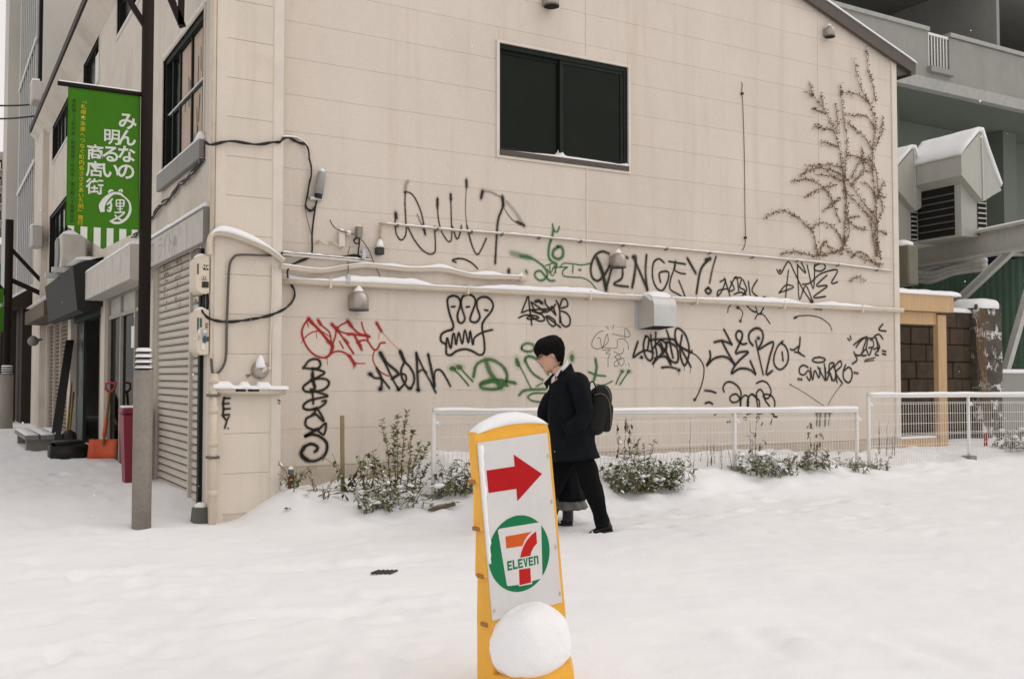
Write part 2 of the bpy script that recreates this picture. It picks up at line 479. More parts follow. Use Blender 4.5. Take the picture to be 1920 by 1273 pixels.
WIN = (5.43, 7.215, 3.81, 5.066)    # x0 x1 z0 z1 of the big window
bm = B()
for x0, x1, z0, z1 in ((CX+0.05, WIN[0], 0.0, 9), (WIN[1], WXR-0.01, 0.0, 9), (WIN[0], WIN[1], 0.0, WIN[2]), (WIN[0], WIN[1], WIN[3], 9)):
    wall_prism(bm, gabled(x0, x1, z0, z1), WY+0.008, WY+0.25)
obj('wall_core', bm, DARKCORE, bld)

# siding boards, one by one
ROW0, ROWH = 0.466, 0.3675
def siding(x0, x1, z0, z1, y, parent=bld, m=SIDING):
    g = 0.0012
    poly = gabled(x0+g, x1-g, z0+g, z1-g)
    if len(poly) < 3: return
    bm = B(); wall_prism(bm, poly, y, y+0.0065)
    obj('siding_panel', bm, m, parent)
for k in range(22):
    z0, z1 = ROW0 + k*ROWH, ROW0 + (k+1)*ROWH
    xs = [PXR-0.04] + ([5.786] if z0 < 2.2 else []) + [6.614, 10.475, WXR-0.10]
    for a, b in zip(xs, xs[1:]):
        if z1 <= WIN[2] or z0 >= WIN[3] or b <= WIN[0] or a >= WIN[1]: siding(a, b, z0, z1, WY); continue
        if a < WIN[0]: siding(a, WIN[0], z0, z1, WY)
        if b > WIN[1]: siding(WIN[1], b, z0, z1, WY)
        c0, c1 = max(a, WIN[0]), min(b, WIN[1])
        if z0 < WIN[2] and c1 > c0: siding(c0, c1, z0, WIN[2], WY)
        if z1 > WIN[3] and c1 > c0: siding(c0, c1, WIN[3], z1, WY)
bm = B(); box(bm, (PXR-0.05, WY-0.022, -0.05), (WXR-0.003, WY+0.02, ROW0-0.004)); obj('wall_base', bm, BASEC, bld)
# joint cover strips and the right corner trim
boxo('joint_strip', (6.604, WY-0.007, WIN[3]+0.03), (6.624, WY-0.0005, 7.45), TRIMW, bld)
boxo('joint_strip', (6.604, WY-0.007, 2.75), (6.624, WY-0.0005, WIN[2]-0.03), TRIMW, bld)
boxo('joint_strip', (10.466, WY-0.006, 2.9), (10.484, WY-0.0005, roof_z(10.48)-0.05), TRIMW, bld)
boxo('corner_trim', (WXR-0.10, WY-0.018, 0.0), (WXR+0.012, WY+0.3, roof_z(WXR)-0.06), TRIMW, bld, 0.006)
boxo('side_wall', (WXR-0.25, WY+0.2505, 0.0), (WXR, 25.5, roof_z(WXR)-0.15), STUCCO, bld)

# projecting pier on the corner
bm = B(); box(bm, (CX+0.004, PY+0.008, -0.1), (PXR-0.004, WY+0.1, 8.2)); obj('pier_core', bm, DARKCORE, bld)
for k in range(-1, 21):
    z0, z1 = ROW0 + k*ROWH - 0.008, ROW0 + (k+1)*ROWH - 0.008
    bm = B(); box(bm, (CX+0.13, PY, z0+0.0022), (PXR-0.105, PY+0.0075, z1-0.0022)); obj('siding_panel', bm, SIDING2, bld)
bm = B(); box(bm, (PXR-0.105, PY-0.010, -0.05), (PXR, PY+0.29, 8.2)); bevel(bm, 0.012); obj('corner_trim', bm, TRIMW, bld)
bm = B(); prism(bm, [(CX-0.004, PY+0.10, 0), (CX+0.035, PY-0.004, 0), (CX+0.13, PY-0.004, 0), (CX+0.13, PY+0.10, 0)], (0, 0, 8.2)); obj('corner_trim', bm, SIDING2, bld)

# big dark window
wf = obj('window_frame', (lambda bm: (box(bm, (WIN[0]-0.035, WY-0.018, WIN[2]-0.035), (WIN[0], WY+0.13, WIN[3]+0.03)),
      box(bm, (WIN[1], WY-0.018, WIN[2]-0.035), (WIN[1]+0.03, WY+0.13, WIN[3]+0.03)),
      box(bm, (WIN[0], WY-0.0175, WIN[3]), (WIN[1], WY+0.13, WIN[3]+0.03)),
      box(bm, (WIN[0], WY-0.0175, WIN[2]-0.035), (WIN[1], WY-0.002, WIN[2]-0.006))) and bm)(B()), TRIMW, bld)
wn = boxo('window', (WIN[0], WY+0.10, WIN[2]), (WIN[1], WY+0.2, WIN[3]), HOLE, bld)
boxo('sill', (WIN[0]+0.001, WY-0.03, WIN[2]-0.005), (WIN[1]-0.001, WY+0.0995, WIN[2]+0.055), BROWNM, wn, 0.004)
xm = 6.275
def sash(x0, x1, y, nm='sash'):
    bm = B(); t = 0.045; z0, z1 = WIN[2]+0.06, WIN[3]-0.05
    box(bm, (x0, y, z0), (x0+t, y+0.03, z1)); box(bm, (x1-t, y, z0), (x1, y+0.03, z1))
    box(bm, (x0+t, y+0.0005, z1-t), (x1-t, y+0.0295, z1)); box(bm, (x0+t, y+0.0005, z0), (x1-t, y+0.0295, z0+t))
    s = obj(nm, bm, DKFRAME, wn)
    boxo('pane', (x0+t-0.004, y+0.012, z0+t-0.004), (x1-t+0.004, y+0.018, z1-t+0.004), GLASSD, wn)
sash(WIN[0]+0.02, xm+0.03, 9.60); sash(xm-0.02, WIN[1]-0.05, 9.565)
boxo('head_rail', (WIN[0]+0.002, WY+0.01, WIN[3]-0.055), (WIN[1]-0.002, WY+0.0985, WIN[3]-0.002), DKFRAME, wn)
boxo('jamb', (WIN[1]-0.05, WY+0.012, WIN[2]+0.06), (WIN[1]-0.002, WY+0.0985, WIN[3]-0.056), DKFRAME, wn)
# drifted snow on the sill
bm = B(); rings = []
for i in range(61):
    x = WIN[0]+0.01 + (WIN[1]-WIN[0]-0.02)*i/60
    t = (x-WIN[0])/(WIN[1]-WIN[0])
    h = 0.012 + 0.05*sst(0.0, 0.45, t)*(1-sst(0.55, 0.95, t)*0.3) + 0.09*math.exp(-((x-xm)/0.035)**2) + 0.05*math.exp(-((x-WIN[1])/0.05)**2) + 0.006*nz(x*6, 0, 2)
    yf = WY-0.027; yb = WY+0.055 if x > xm else WY+0.09
    z = WIN[2]+0.053
    rings.append([(x, yf, z), (x, yf+0.008, z+h*0.25), (x, (yf+yb)/2, z+h*0.5), (x, yb-0.012, z+h*0.85), (x, yb, z+h), (x, yb, z)])
loft(bm, rings); obj('sill_snow', bm, SNOW, wn, True)

# roof: rake board, soffit, sheet with snow
def rake(x): return roof_z(x)
bm = B(); x0, x1 = 3.9, _rb.x-0.08
prism(bm, [(x0, RY, rake(x0)-0.14), (x1, RY, rake(x1)-0.14), (x1, RY, rake(x1)+0.03), (x0, RY, rake(x0)+0.03)], (0, 0.05, 0))
rf = obj('roof', bm, BROWNM, bld)
bm = B(); prism(bm, [(x0, RY+0.051, rake(x0)-0.055), (x1, RY+0.051, rake(x1)-0.055), (x1, RY+0.051, rake(x1)+0.02), (x0, RY+0.051, rake(x0)+0.02)], (0, 16.2, 0))
prism(bm, [(x0, RY+0.051, rake(x0)-0.055), (x0, RY+0.051, rake(x0)+0.02), (1.98, RY+0.051, ev.z+0.17), (1.98, RY+0.051, ev.z+0.115)], (0, 16.2, 0))
obj('roof_sheet', bm, BROWNM, rf)
bm = B(); prism(bm, [(x1, RY+0.01, rake(x1)-0.20), (x1+0.10, RY+0.01, rake(x1)-0.16), (x1+0.11, RY+0.01, rake(x1)+0.02), (x1+0.002, RY+0.01, rake(x1)+0.028)], (0, 16, 0)); obj('gutter', bm, BROWNM, rf)
bm = B(); prism(bm, [(WXR+0.013, RY+0.06, rake(WXR)-0.30), (x1-0.002, RY+0.06, rake(x1)-0.16), (x1-0.002, RY+0.06, rake(x1)-0.06), (WXR+0.013, RY+0.06, rake(WXR)-0.07)], (0, 15, 0)); obj('soffit', bm, BROWNM, rf)
bm = B(); prism(bm, [(x0, RY-0.015, rake(x0)+0.032), (x1+0.12, RY-0.015, rake(x1)+0.0), (x1+0.10, RY+0.01, rake(x1)+0.045), (x0, RY+0.01, rake(x0)+0.085)], (0, 16, 0)); obj('roof_snow', bm, SNOW, rf)

# ------------------------------------------------------------------ street facade
YE = 25.9
HOLES = dict(w1=(9.56, 11.5, 3.60, 4.87), w2=(12.9, 14.8, 6.10, 7.35), w3=(16.5, 18.32, 5.95, 6.70), w4=(19.9, 23.2, 5.88, 6.68),
             w5=(19.6, 23.5, 3.46, 4.78), sh1=(9.64, 11.95, -0.1, 2.72), shop=(12.25, 15.55, -0.1, 2.50), door=(15.95, 19.55, -0.1, 2.75), sh2=(20.0, 23.75, -0.1, 2.45))
ys = sorted({PY+0.12, YE} | {h[0] for h in HOLES.values()} | {h[1] for h in HOLES.values()})
zs = sorted({-0.1, ev.z+0.10} | {h[2] for h in HOLES.values()} | {h[3] for h in HOLES.values()})
bm = B()
for a, b in zip(ys, ys[1:]):
    run = None
    for c, d in zip(zs, zs[1:]):
        inside = any(h[0] <= a and b <= h[1] and h[2] <= c and d <= h[3] for h in HOLES.values())
        if not inside: run = (run[0], d) if run else (c, d)
        if (inside or d == zs[-1]) and run: box(bm, (CX, a, run[0]), (CX+0.25, b, run[1])); run = None
obj('street_wall', bm, STUCCO, bld)
# far pier and downpipe strip of the facade
boxo('end_pier', (CX-0.12, 24.0, -0.1), (CX-0.001, YE, 7.6), STUCCO, bld)
# eaves cornice and gutter along the street
bm = B(); box(bm, (1.93, PY+0.3, ev.z-0.01), (2.02, 25.3, ev.z+0.12)); obj('gutter', bm, mat('gutter_brown', (.028, .020, .016), .6, spec=.2), bld)
bm = B(); prism(bm, [(1.96, PY, ev.z-0.025), (CX-0.002, PY, ev.z-0.28), (CX-0.002, PY, ev.z+0.1), (2.021, PY, ev.z+0.1)], (0, 16.2, 0)); obj('cornice', bm, STUCCO, bld)

def facade_window(y0, y1, z0, z1, muls, rails, depth=0.10, pane=GLASSD, sill=True):
    w_ = boxo('window', (CX+depth+0.04, y0, z0), (CX+depth+0.12, y1, z1), HOLE, bld)
    bm = B(); t = 0.05; x0, x1 = CX+0.02, CX+depth+0.039
    box(bm, (x0, y0+0.001, z0+0.001), (x1, y0+t, z1-0.001)); box(bm, (x0, y1-t, z0+0.001), (x1, y1-0.001, z1-0.001))
    box(bm, (x0+0.001, y0+t, z1-t), (x1, y1-t, z1-0.001)); box(bm, (x0+0.001, y0+t, z0+0.001), (x1, y1-t, z0+t))
    for m_ in muls: box(bm, (x0+0.03, m_-0.022, z0+t), (x1, m_+0.022, z1-t))
    for r_ in rails: box(bm, (x0+0.035, y0+t, r_-0.014), (x1-0.002, y1-t, r_+0.014))
    obj('frame', bm, DKFRAME, w_)
    ed = [y0+t] + list(muls) + [y1-t]
    for a, b in zip(ed, ed[1:]): boxo('pane', (CX+depth-0.02, a+0.022, z0+t), (CX+depth-0.012, b-0.022, z1-t), pane, w_)
    bm = B(); o_ = 0.03
    box(bm, (CX-0.012, y0-o_, z0-o_), (CX+0.02, y0, z1+o_)); box(bm, (CX-0.012, y1, z0-o_), (CX+0.02, y1+o_, z1+o_))
    box(bm, (CX-0.012, y0, z1), (CX+0.02, y1, z1+o_)); box(bm, (CX-0.012, y0, z0-o_), (CX+0.02, y1, z0))
    obj('surround', bm, STUCCO, w_)
    return w_
PAPER = mat('papered_pane', (0.42, 0.33, 0.25), 0.7, var=0.1, scale=3)
h = HOLES['w1']
w1 = facade_window(*h, [9.85, 10.35, 10.9, 11.25], [4.24])
for a, b in ((9.88, 10.32), (10.38, 10.87)):
    boxo('window_paper', (CX+0.070, a, h[2]+0.06), (CX+0.0745, b, h[3]-0.06), PAPER, w1)
# brush strokes on the papered panes
bm = B()
for y, z, dy, dz, wd in ((10.02, 4.62, 0.0, -0.22, 0.03), (10.12, 4.55, 0.02, -0.25, 0.035), (10.55, 4.45, -0.02, -0.3, 0.04), (10.66, 4.3, 0.06, -0.16, 0.03), (10.05, 4.15, 0.06, -0.25, 0.04),
                         (10.18, 4.05, -0.03, -0.3, 0.035), (10.12, 3.85, 0.05, -0.1, 0.03), (10.25, 3.8, 0.02, -0.12, 0.025), (10.48, 4.4, -0.03, -0.2, 0.03)):
    prism(bm, [(CX+0.069, y-wd/2, z), (CX+0.069, y+wd/2, z+0.02), (CX+0.069, y+dy+wd/2, z+dz), (CX+0.069, y+dy-wd/2, z+dz-0.02)], (0.0008, 0, 0))
obj('painted_marks', bm, mat('mark_brown', (0.09, 0.06, 0.045), 0.8), w1)
GREYM = mat('sill_grey', (0.20, 0.19, 0.17), 0.6, var=0.08)
boxo('sill_box', (CX-0.06, 9.50, 3.40), (CX-0.013, 10.45, 3.585), GREYM, w1, 0.004); boxo('sill_box', (CX-0.06, 10.46, 3.40), (CX-0.013, 11.52, 3.585), GREYM, w1, 0.004)
P_ = [(CX-0.03, 9.5+i*0.05, 3.583) for i in range(41)]
bm = B(); snowline(bm, P_, 0.075, lambda i: 0.03+0.02*nz(i*0.4, 1)+0.06*math.exp(-((i-2)/2.0)**2)); obj('sill_snow', bm, SNOW, w1, True)
bm = B(); snowline(bm, [(CX-0.005, 9.52+i*0.05, 4.90) for i in range(40)], 0.05, lambda i: 0.02+0.008*nz(i*0.3, 5)); obj('head_snow', bm, SNOW, w1, True)
bm = B(); snowline(bm, [(CX+0.05, 9.6+i*0.05, 4.254) for i in range(38)], 0.03, lambda i: 0.012); obj('rail_snow', bm, SNOW, w1, True)
facade_window(*HOLES['w2'], [13.85], [6.6])
w3 = facade_window(*HOLES['w3'], [17.3], [])
boxo('open_sash', (CX+0.01, 16.62, 6.02), (CX+0.03, 17.0, 6.45), mat('pale_glass', (0.55, 0.55, 0.53), 0.3), w3)
facade_window(*HOLES['w4'], [20.6, 21.3, 22.0, 22.6], [])
facade_window(*HOLES['w5'], [20.4, 21.2, 22.0, 22.8], [])
for hh in ('w2', 'w3', 'w4', 'w5'):
    h = HOLES[hh]; bm = B(); snowline(bm, [(CX-0.005, h[0]+(h[1]-h[0])*i/20, h[2]-0.002) for i in range(21)], 0.045, lambda i: 0.018); obj('sill_snow', bm, SNOW, bld, True)

def shutter(y0, y1, z0, z1, posts, slat=0.078, m=SHUT):
    s_ = boxo('roller_shutter', (CX+0.10, y0, z0), (CX+0.2, y1, z1), DKFRAME, bld)
    ed = [y0] + posts + [y1]
    for a, b in zip(ed, ed[1:]):
        z = z0; me = None
        while z < z1 - 0.01:
            if me is None:
                bm = B(); prism(bm, [(0.085, 0, 0.004), (0.06, 0, 0.02), (0.06, 0, slat-0.02), (0.085, 0, slat-0.004)], (0, b-a-0.05, 0))
                o = obj('slat', bm, m, s_); me = o.data
            else: o = obj('slat', me, None, s_)
            o.matrix_basis = Matrix.Translation((CX, a+0.025, z)); z += slat
    for p in [y0+0.02] + posts + [y1-0.02]:
        boxo('guide_rail', (CX+0.03, p-0.024, z0), (CX+0.098, p+0.024, z1), SHUT if p not in (y0+0.02,) else TRIMW, s_)
    return s_
s1 = shutter(*HOLES['sh1'][:2], 0.05, 2.72, [10.22])
bm = B()
rr = random.Random(5)
for yy, ww in ((9.95, .07), (10.06, .05), (10.85, .10), (10.98, .06), (11.5, .10), (11.62, .05)):          # rust runs at the top of the slats
    for k in range(8):
        for j in range(5):
            z = 2.65-0.078*k+rr.uniform(.0, .03); y_ = yy+rr.gauss(0, ww*.6); h_ = rr.uniform(.012, .035)
            if rr.random() > .95-.1*k: continue
            prism(bm, [(CX+0.0585, y_-rr.uniform(.006, .022), z), (CX+0.0585, y_+rr.uniform(.006, .022), z+.003), (CX+0.0585, y_+rr.uniform(.002, .015), z-h_), (CX+0.0585, y_-rr.uniform(.002, .015), z-h_)], (0.0012, 0, 0))
obj('rust_stain', bm, RUST, s1)
s2 = shutter(*HOLES['sh2'][:2], 0.05, 2.45, [21.6, 22.7], m=mat('shutter_tan', (0.20, 0.155, 0.11), 0.7, var=0.08))

# shutter housing fascia near the corner
FX = CX-0.045
fa, fb, fc = onX(FX, 383, 389), onX(FX, 285, 438), onX(FX, 383, 455)
FASC = mat('fascia_grey', (0.50, 0.47, 0.42), 0.6, var=0.07, dirt=(0.34, 0.31, 0.27), dscale=2.5, dlo=0.5, dhi=0.8)
fas = boxo('shutter_housing', (FX+0.003, fa.y, fc.z), (CX-0.001, fb.y+0.25, fa.z), FASC, bld)
n_ = 4
for i in range(n_):
    ya, yb = fa.y + (fb.y+0.25-fa.y)*i/n_, fa.y + (fb.y+0.25-fa.y)*(i+1)/n_
    bm = B(); box(bm, (FX-0.006, ya+0.006, fc.z+0.012), (FX+0.002, yb-0.006, fa.z-0.012)); obj('fascia_panel', bm, FASC, fas)
bm = B()
for e in ((FX-0.012, fa.y-0.012, fc.z-0.005, FX+0.004, fb.y+0.25, fc.z+0.011), (FX-0.012, fa.y-0.012, fa.z-0.011, FX+0.004, fb.y+0.25, fa.z+0.005), (FX-0.012, fa.y-0.014, fc.z-0.005, CX-0.002, fa.y-0.001, fa.z+0.005)):
    box(bm, e[:3], e[3:])
obj('fascia_edge', bm, GREYM, fas)
bm = B(); snowline(bm, [(FX+0.02, fa.y+(fb.y+0.25-fa.y)*i/30, fa.z+0.004) for i in range(31)], 0.08, lambda i: 0.05+0.015*nz(i*0.3, 9)); obj('housing_snow', bm, SNOW, fas, True)
# worn letters left on the fascia: text faces the street (-X), reading along -Y... +Y
RX = Matrix(((0, 0, -1, 0), (-1, 0, 0, 0), (0, 1, 0, 0), (0, 0, 0, 1)))      # text x -> -Y, y -> Z, normal -> -X
FADE = mat('faded_letter', (0.36, 0.34, 0.30), 0.8, var=0.25, scale=8)
for s, yy, sz in (('の', 11.75, 0.28), ('ラ', 11.3, 0.27), ('イ', 11.05, 0.27), ('ト', 10.8, 0.27), ('(株)', 10.55, 0.12)):
    print_on('fascia_lettering', textmesh(s, sz), Matrix.Translation((FX-0.0075, yy, (fa.z+fc.z)/2-0.01)) @ RX, FADE, fas)
# black guide post, clamps and foot block at the corner
boxo('guide_post', (CX-0.035, 9.485, 0.10), (CX+0.03, 9.56, 2.55), DKFRAME, bld)
boxo('guide_post', (CX-0.012, 9.575, 0.05), (CX+0.03, 9.635, 2.6), TRIMW, bld)

# glazed shop front: room, frames, panes, lamp
h = HOLES['shop']; DKWALL = mat('shop_dark_wall', (0.03, 0.025, 0.02), 0.9)
bm = B(); box(bm, (CX+2.0, h[0]-0.3, 0.0), (CX+2.1, h[1]+0.3, 2.7)); box(bm, (CX+0.255, h[0]-0.3, 0.0), (CX+2.0, h[0]-0.05, 2.7)); box(bm, (CX+0.255, h[1]+0.05, 0.0), (CX+2.0, h[1]+0.3, 2.7)); box(bm, (CX+0.255, h[0]-0.04, 2.55), (CX+1.995, h[1]+0.04, 2.65)); box(bm, (CX+0.255, h[0]-0.04, 0.02), (CX+1.995, h[1]+0.04, 0.12))
shop = obj('shop_front', bm, DKWALL, bld)
bm = B()
for y in (h[0]+0.03, 13.35, 14.45, h[1]-0.03): box(bm, (CX+0.04, y-0.03, 0.1), (CX+0.12, y+0.03, h[3]))
box(bm, (CX+0.045, h[0], h[3]-0.33), (CX+0.115, h[1], h[3]-0.28)); box(bm, (CX+0.045, h[0], h[3]-0.05), (CX+0.115, h[1], h[3]-0.002)); obj('shop_frame', bm, mat('frame_dull', (.34, .31, .26), .6), shop)
bm = B(); box(bm, (CX+0.055, 12.3, 0.12), (CX+0.105, 14.44, 0.75)); obj('kick_panel', bm, mat('kick_brown', (0.10, 0.035, 0.02), 0.6), shop)
for a, b in ((h[0]+0.06, 13.32), (13.38, 14.42), (14.48, h[1]-0.06)): boxo('shop_pane', (CX+0.078, a, 0.76 if a < 14.4 else 0.12), (CX+0.084, b, h[3]-0.33), GLASSC, shop)
boxo('transom', (CX+0.076, h[0]+0.06, h[3]-0.28), (CX+0.086, h[1]-0.06, h[3]-0.05), mat('transom_pale', (0.45, 0.43, 0.39), 0.6), shop)
boxo('paper_notice', (CX+0.069, 13.42, 1.72), (CX+0.0735, 13.75, 2.0), WHITEP, shop)
bm = B(); lathe(bm, [(0.03, -0.03), (0.10, -0.005), (0.10, 0.005), (0.03, 0.03)], Matrix.Translation((CX+0.074, 13.55, 2.15)) @ Matrix.Rotation(math.pi/2, 4, 'Y') @ Matrix.Diagonal((0.6, 0.6, 0.1, 1)), 14); obj('round_sticker', bm, WHITEP, shop)
bm = B(); lathe(bm, [(0.006, 0.10), (0.014, 0.06), (0.035, 0.02), (0.04, -0.01), (0.025, -0.04), (0.004, -0.05)], Matrix.Translation((CX+0.6, 14.15, 1.62)), 12); obj('light_bulb', bm, emit_mat('bulb', (1.0, 0.62, 0.30), 14), shop, True)
rr = random.Random(9)
for k in range(14):
    y, z = rr.uniform(12.5, 15.2), 0.2
    hgt = rr.uniform(0.4, 1.5); d = rr.uniform(0.4, 1.6); c = rr.choice(((0.10, 0.05, 0.03), (0.05, 0.05, 0.05), (0.12, 0.10, 0.07), (0.03, 0.05, 0.04)))
    bm = B(); box(bm, (CX+d, y-0.15, 0.12), (CX+d+0.3, y+0.15, hgt)); bevel(bm, 0.02); obj('shelf_stock', bm, mat('stock%d' % (k % 4), c, 0.7), shop)
# white box canopy over the shop
AX = CX-0.25
aw = [onX(AX, 160, 512), onX(AX, 160, 563), onX(AX, 247, 459)]
AY0, AY1, AZ1 = 11.98, aw[0].y, aw[0].z
AZ0 = aw[1].z
CAN = mat('canopy_white', (0.50, 0.47, 0.42), 0.7, var=0.08, dirt=(0.33, 0.30, 0.26), dscale=2, dlo=0.55, dhi=0.85)
can = boxo('shop_canopy', (AX+0.012, AY0, AZ0), (CX-0.002, AY1, AZ1), CAN, bld)
for i in range(6):
    a, b = AY0+(AY1-AY0)*i/6, AY0+(AY1-AY0)*(i+1)/6
    bm = B(); box(bm, (AX, a+0.008, AZ0+0.004), (AX+0.011, b-0.008, AZ1-0.004)); obj('canopy_panel', bm, CAN, can)
bm = B(); snowline(bm, [(AX+0.12, AY0+(AY1-AY0)*i/40, AZ1-0.003) for i in range(41)], 0.26, lambda i: 0.07+0.015*nz(i*0.25, 3)); obj('canopy_snow', bm, SNOW, can, True)
# dark door shop and its sloped dark awning
h = HOLES['door']
door = boxo('door_recess', (CX+0.9, h[0], 0.0), (CX+1.0, h[1], 2.8), HOLE, bld)
GREEND = mat('door_green', (0.018, 0.035, 0.026), 0.5, var=0.15)
for a, b, x in ((15.97, 16.5, 0.30), (16.55, 17.5, 0.20), (18.6, 19.5, 0.10)):
    d_ = boxo('door_panel', (CX+x, a, 0.1), (CX+x+0.05, b, 2.5), GREEND, door)
    boxo('door_glass', (CX+x-0.004, a+0.12, 1.0), (CX+x-0.001, b-0.12, 2.3), GLASSD, door)
boxo('lintel', (CX+0.05, h[0]+0.002, 2.3), (CX+0.2, h[1]-0.002, 2.745), GREEND, door)
DX = CX-0.42
da, db = onX(DX, 160, 500), onX(DX, 86, 540)
DARKA = mat('awning_dark', (0.017, 0.019, 0.017), 0.75, var=0.15, bump=0.2)
y0, y1, zt = 15.75, 19.75, 3.12
bm = B(); prism(bm, [(CX-0.002, y0, zt), (DX+0.1, y0, zt-0.10), (DX, y0, zt-0.16), (DX+0.07, y0, zt-0.80), (DX+0.16, y0, zt-0.84), (CX-0.002, y0, zt-0.74)], (0, y1-y0, 0))
awn = obj('dark_awning', bm, DARKA, bld)
bm = B(); snowline(bm, [(CX-0.2, y0+(y1-y0)*i/30, zt-0.06) for i in range(31)], 0.4, lambda i: 0.05+0.01*nz(i*0.3, 4)); obj('awning_snow', bm, SNOW, awn, True)
# brown canopy over the far shutter
bm = B(); prism(bm, [(CX-0.003, 19.9, 2.9), (CX-0.42, 19.9, 2.72), (CX-0.42, 19.9, 2.45), (CX-0.003, 19.9, 2.45)], (0, 4.05, 0)); c2 = obj('shutter_canopy', bm, mat('canopy_brown', (0.11, 0.085, 0.06), 0.8, var=0.2), bld)
bm = B(); snowline(bm, [(CX-0.22, 19.9+4.0*i/20, 2.80) for i in range(21)], 0.38, lambda i: 0.05); obj('canopy_snow', bm, SNOW, c2, True)
# ------------------------------------------------------------------ graffiti (flat spray paint on the wall boards)
PBLACK = paint_mat('spray_black', (0.018, 0.015, 0.011), 0.96, 0.45)
PSOFT = paint_mat('spray_black_soft', (0.022, 0.019, 0.014), 0.85, 0.85)
PRED = paint_mat('spray_red', (0.42, 0.020, 0.014), 0.93, 0.5)
PGREEN = paint_mat('spray_green', (0.045, 0.16, 0.035), 0.75, 0.75)
PGREEN2 = paint_mat('spray_green_thin', (0.04, 0.17, 0.05), 0.85, 0.6)
PTHIN = paint_mat('marker_thin', (0.06, 0.05, 0.04), 0.75, 0.6)
_lay = [0]
def ribbon(bm, uvl, pts, wid, yplane, dens):
    P = smooth([(p.x, 0, p.z) for p in pts], 5)
    if len(P) < 2: return
    y = yplane - 0.0016 - 0.000045*(_lay[0] % 90); _lay[0] += 1
    d0 = (P[1]-P[0]).normalized(); d1 = (P[-1]-P[-2]).normalized()
    seq = []
    hw = wid/2
    for t in (1.0, 0.85, 0.5): seq.append((P[0]-d0*hw*t, d0, hw*math.sqrt(max(0.0, 1-t*t))))
    for i, p in enumerate(P):
        d = (P[min(i+1, len(P)-1)]-P[max(i-1, 0)])
        d = d.normalized() if d.length > 1e-9 else d0
        seq.append((p, d, hw*(1+0.10*nz(p.x*9, p.z*9, _lay[0]))))
    for t in (0.5, 0.85, 1.0): seq.append((P[-1]+d1*hw*t, d1, hw*math.sqrt(max(0.0, 1-t*t))))
    prev = None
    for p, d, hww in seq:
        s = Vector((-d.z, 0, d.x))
        row = [bm.verts.new((p.x+s.x*hww*k, y, p.z+s.z*hww*k)) for k in (-1, 0, 1)]
        if prev:
            for k in (0, 1):
                f = bm.faces.new((prev[k], prev[k+1], row[k+1], row[k]))
                for lp in f.loops:
                    v = (prev+row).index(lp.vert) % 3
                    lp[uvl].uv = (min(1.0, dens*(.97+.42*nz(lp.vert.co.x*5, lp.vert.co.z*5, yplane*100+dens*7))), v-1)
        prev = row
def graffiti(label, m, org, scale, strokes, plane=WY, defw=12):
    ox, oy = org
    bm = B(); uvl = bm.loops.layers.uv.new('UVMap')
    for s in strokes:
        wd, dens = defw, 1.0
        if isinstance(s, tuple): wd = s[1]; dens = s[2] if len(s) > 2 else 1.0; s = s[0]
        q = [tuple(float(v) for v in t.split(',')) for t in s.split()]
        if len(q) == 1: q = [(q[0][0]-0.5, q[0][1]), (q[0][0]+0.5, q[0][1])]
        pts = [onY(plane, ox+a/scale, oy+b/scale) for a, b in q]
        k = (ray(ox+q[0][0]/scale, oy+q[0][1]/scale)).y
        wm = wd*1.52/scale*(plane/k)/FPX
        if len(q) > 1 and wd > 4: ribbon(bm, uvl, pts, wm*2.0, plane, dens*.20)
        ribbon(bm, uvl, pts, wm, plane, dens)
    me = bpy.data.meshes.new('graffiti'); bm.to_mesh(me); bm.free()
    return obj('graffiti', me, m, bld, label=label)
A_ = ((540, 580), 4.244)
graffiti('red looping spray tag', PRED, *A_, [
 "165,75 130,120 110,180 125,250 165,320 215,365 265,382 310,378 345,340 350,290 300,230 240,160 165,85", ("130,230 170,195 220,175 270,178 330,215", 7),
 ("180,95 250,165 330,260 350,290", 15), ("245,90 270,130 330,185 345,270", 11), ("350,125 385,160 440,185 520,200 640,215", 10), ("385,150 375,220 350,290 345,340 305,385", 12),
 ("385,155 420,125 465,105", 9), ("480,95 510,140 560,190 640,215", 13), ("585,105 600,160 625,210 635,250", 10), ("480,200 520,200 555,260 585,320", 15),
 ("390,165 440,230 480,290 520,350", 12), ("550,262 600,245 635,255 665,300 695,325 720,300 735,270 770,265", 11), ("345,345 400,333 450,345 490,380 525,430", 11),
 ("490,370 530,440", 18), ("525,420 560,430 610,430", 6), ("705,110 740,170", 18), ("740,170 800,240 860,300 890,330", 3, .8), ("690,325 675,380 690,440 740,500 800,530", 7),
 ("310,380 314,440", 4), ("525,430 523,470", 5), ("225,175 228,230", 4), ("410,255 440,310", 8), ("150,95 162,140", 6), ("165,75 185,100", 20), ("350,120 395,165", 20), ("475,95 500,130", 20), ("240,90 255,115", 18),
 ("320,260 355,290 345,330", 20), ("725,180 720,240", 3), ("450,240 475,265", 16), ("560,262 575,290", 18), ("620,205 645,218", 16), ("120,240 105,270", 4)])
graffiti('black tag of four letters under the red one', PBLACK, *A_, [
 "650,515 690,545 740,550 770,580 805,625", ("705,470 740,540 745,600 735,635", 15), ("740,360 790,430 850,480 875,515 830,550", 16), ("740,360 830,550 880,635", 12),
 ("830,550 890,515 930,520 940,560 910,610 880,635", 13), ("890,335 925,410 970,460 1000,520 1000,580 970,630 935,600 905,540 900,480 925,420", 14), ("895,340 920,400", 22),
 ("1020,350 1025,430 1035,640", 17), ("1020,350 1080,480 1130,570 1175,660", 12), ("1035,500 1070,480 1100,500", 12), ("1115,360 1140,480 1165,610", 17),
 ("1165,600 1165,510 1185,480 1220,490 1260,550 1290,610", 12), ("735,350 755,385", 24), ("655,515", 24), ("736,632", 26), ("880,636", 22), ("972,628", 20), ("1036,640", 22)], defw=13)
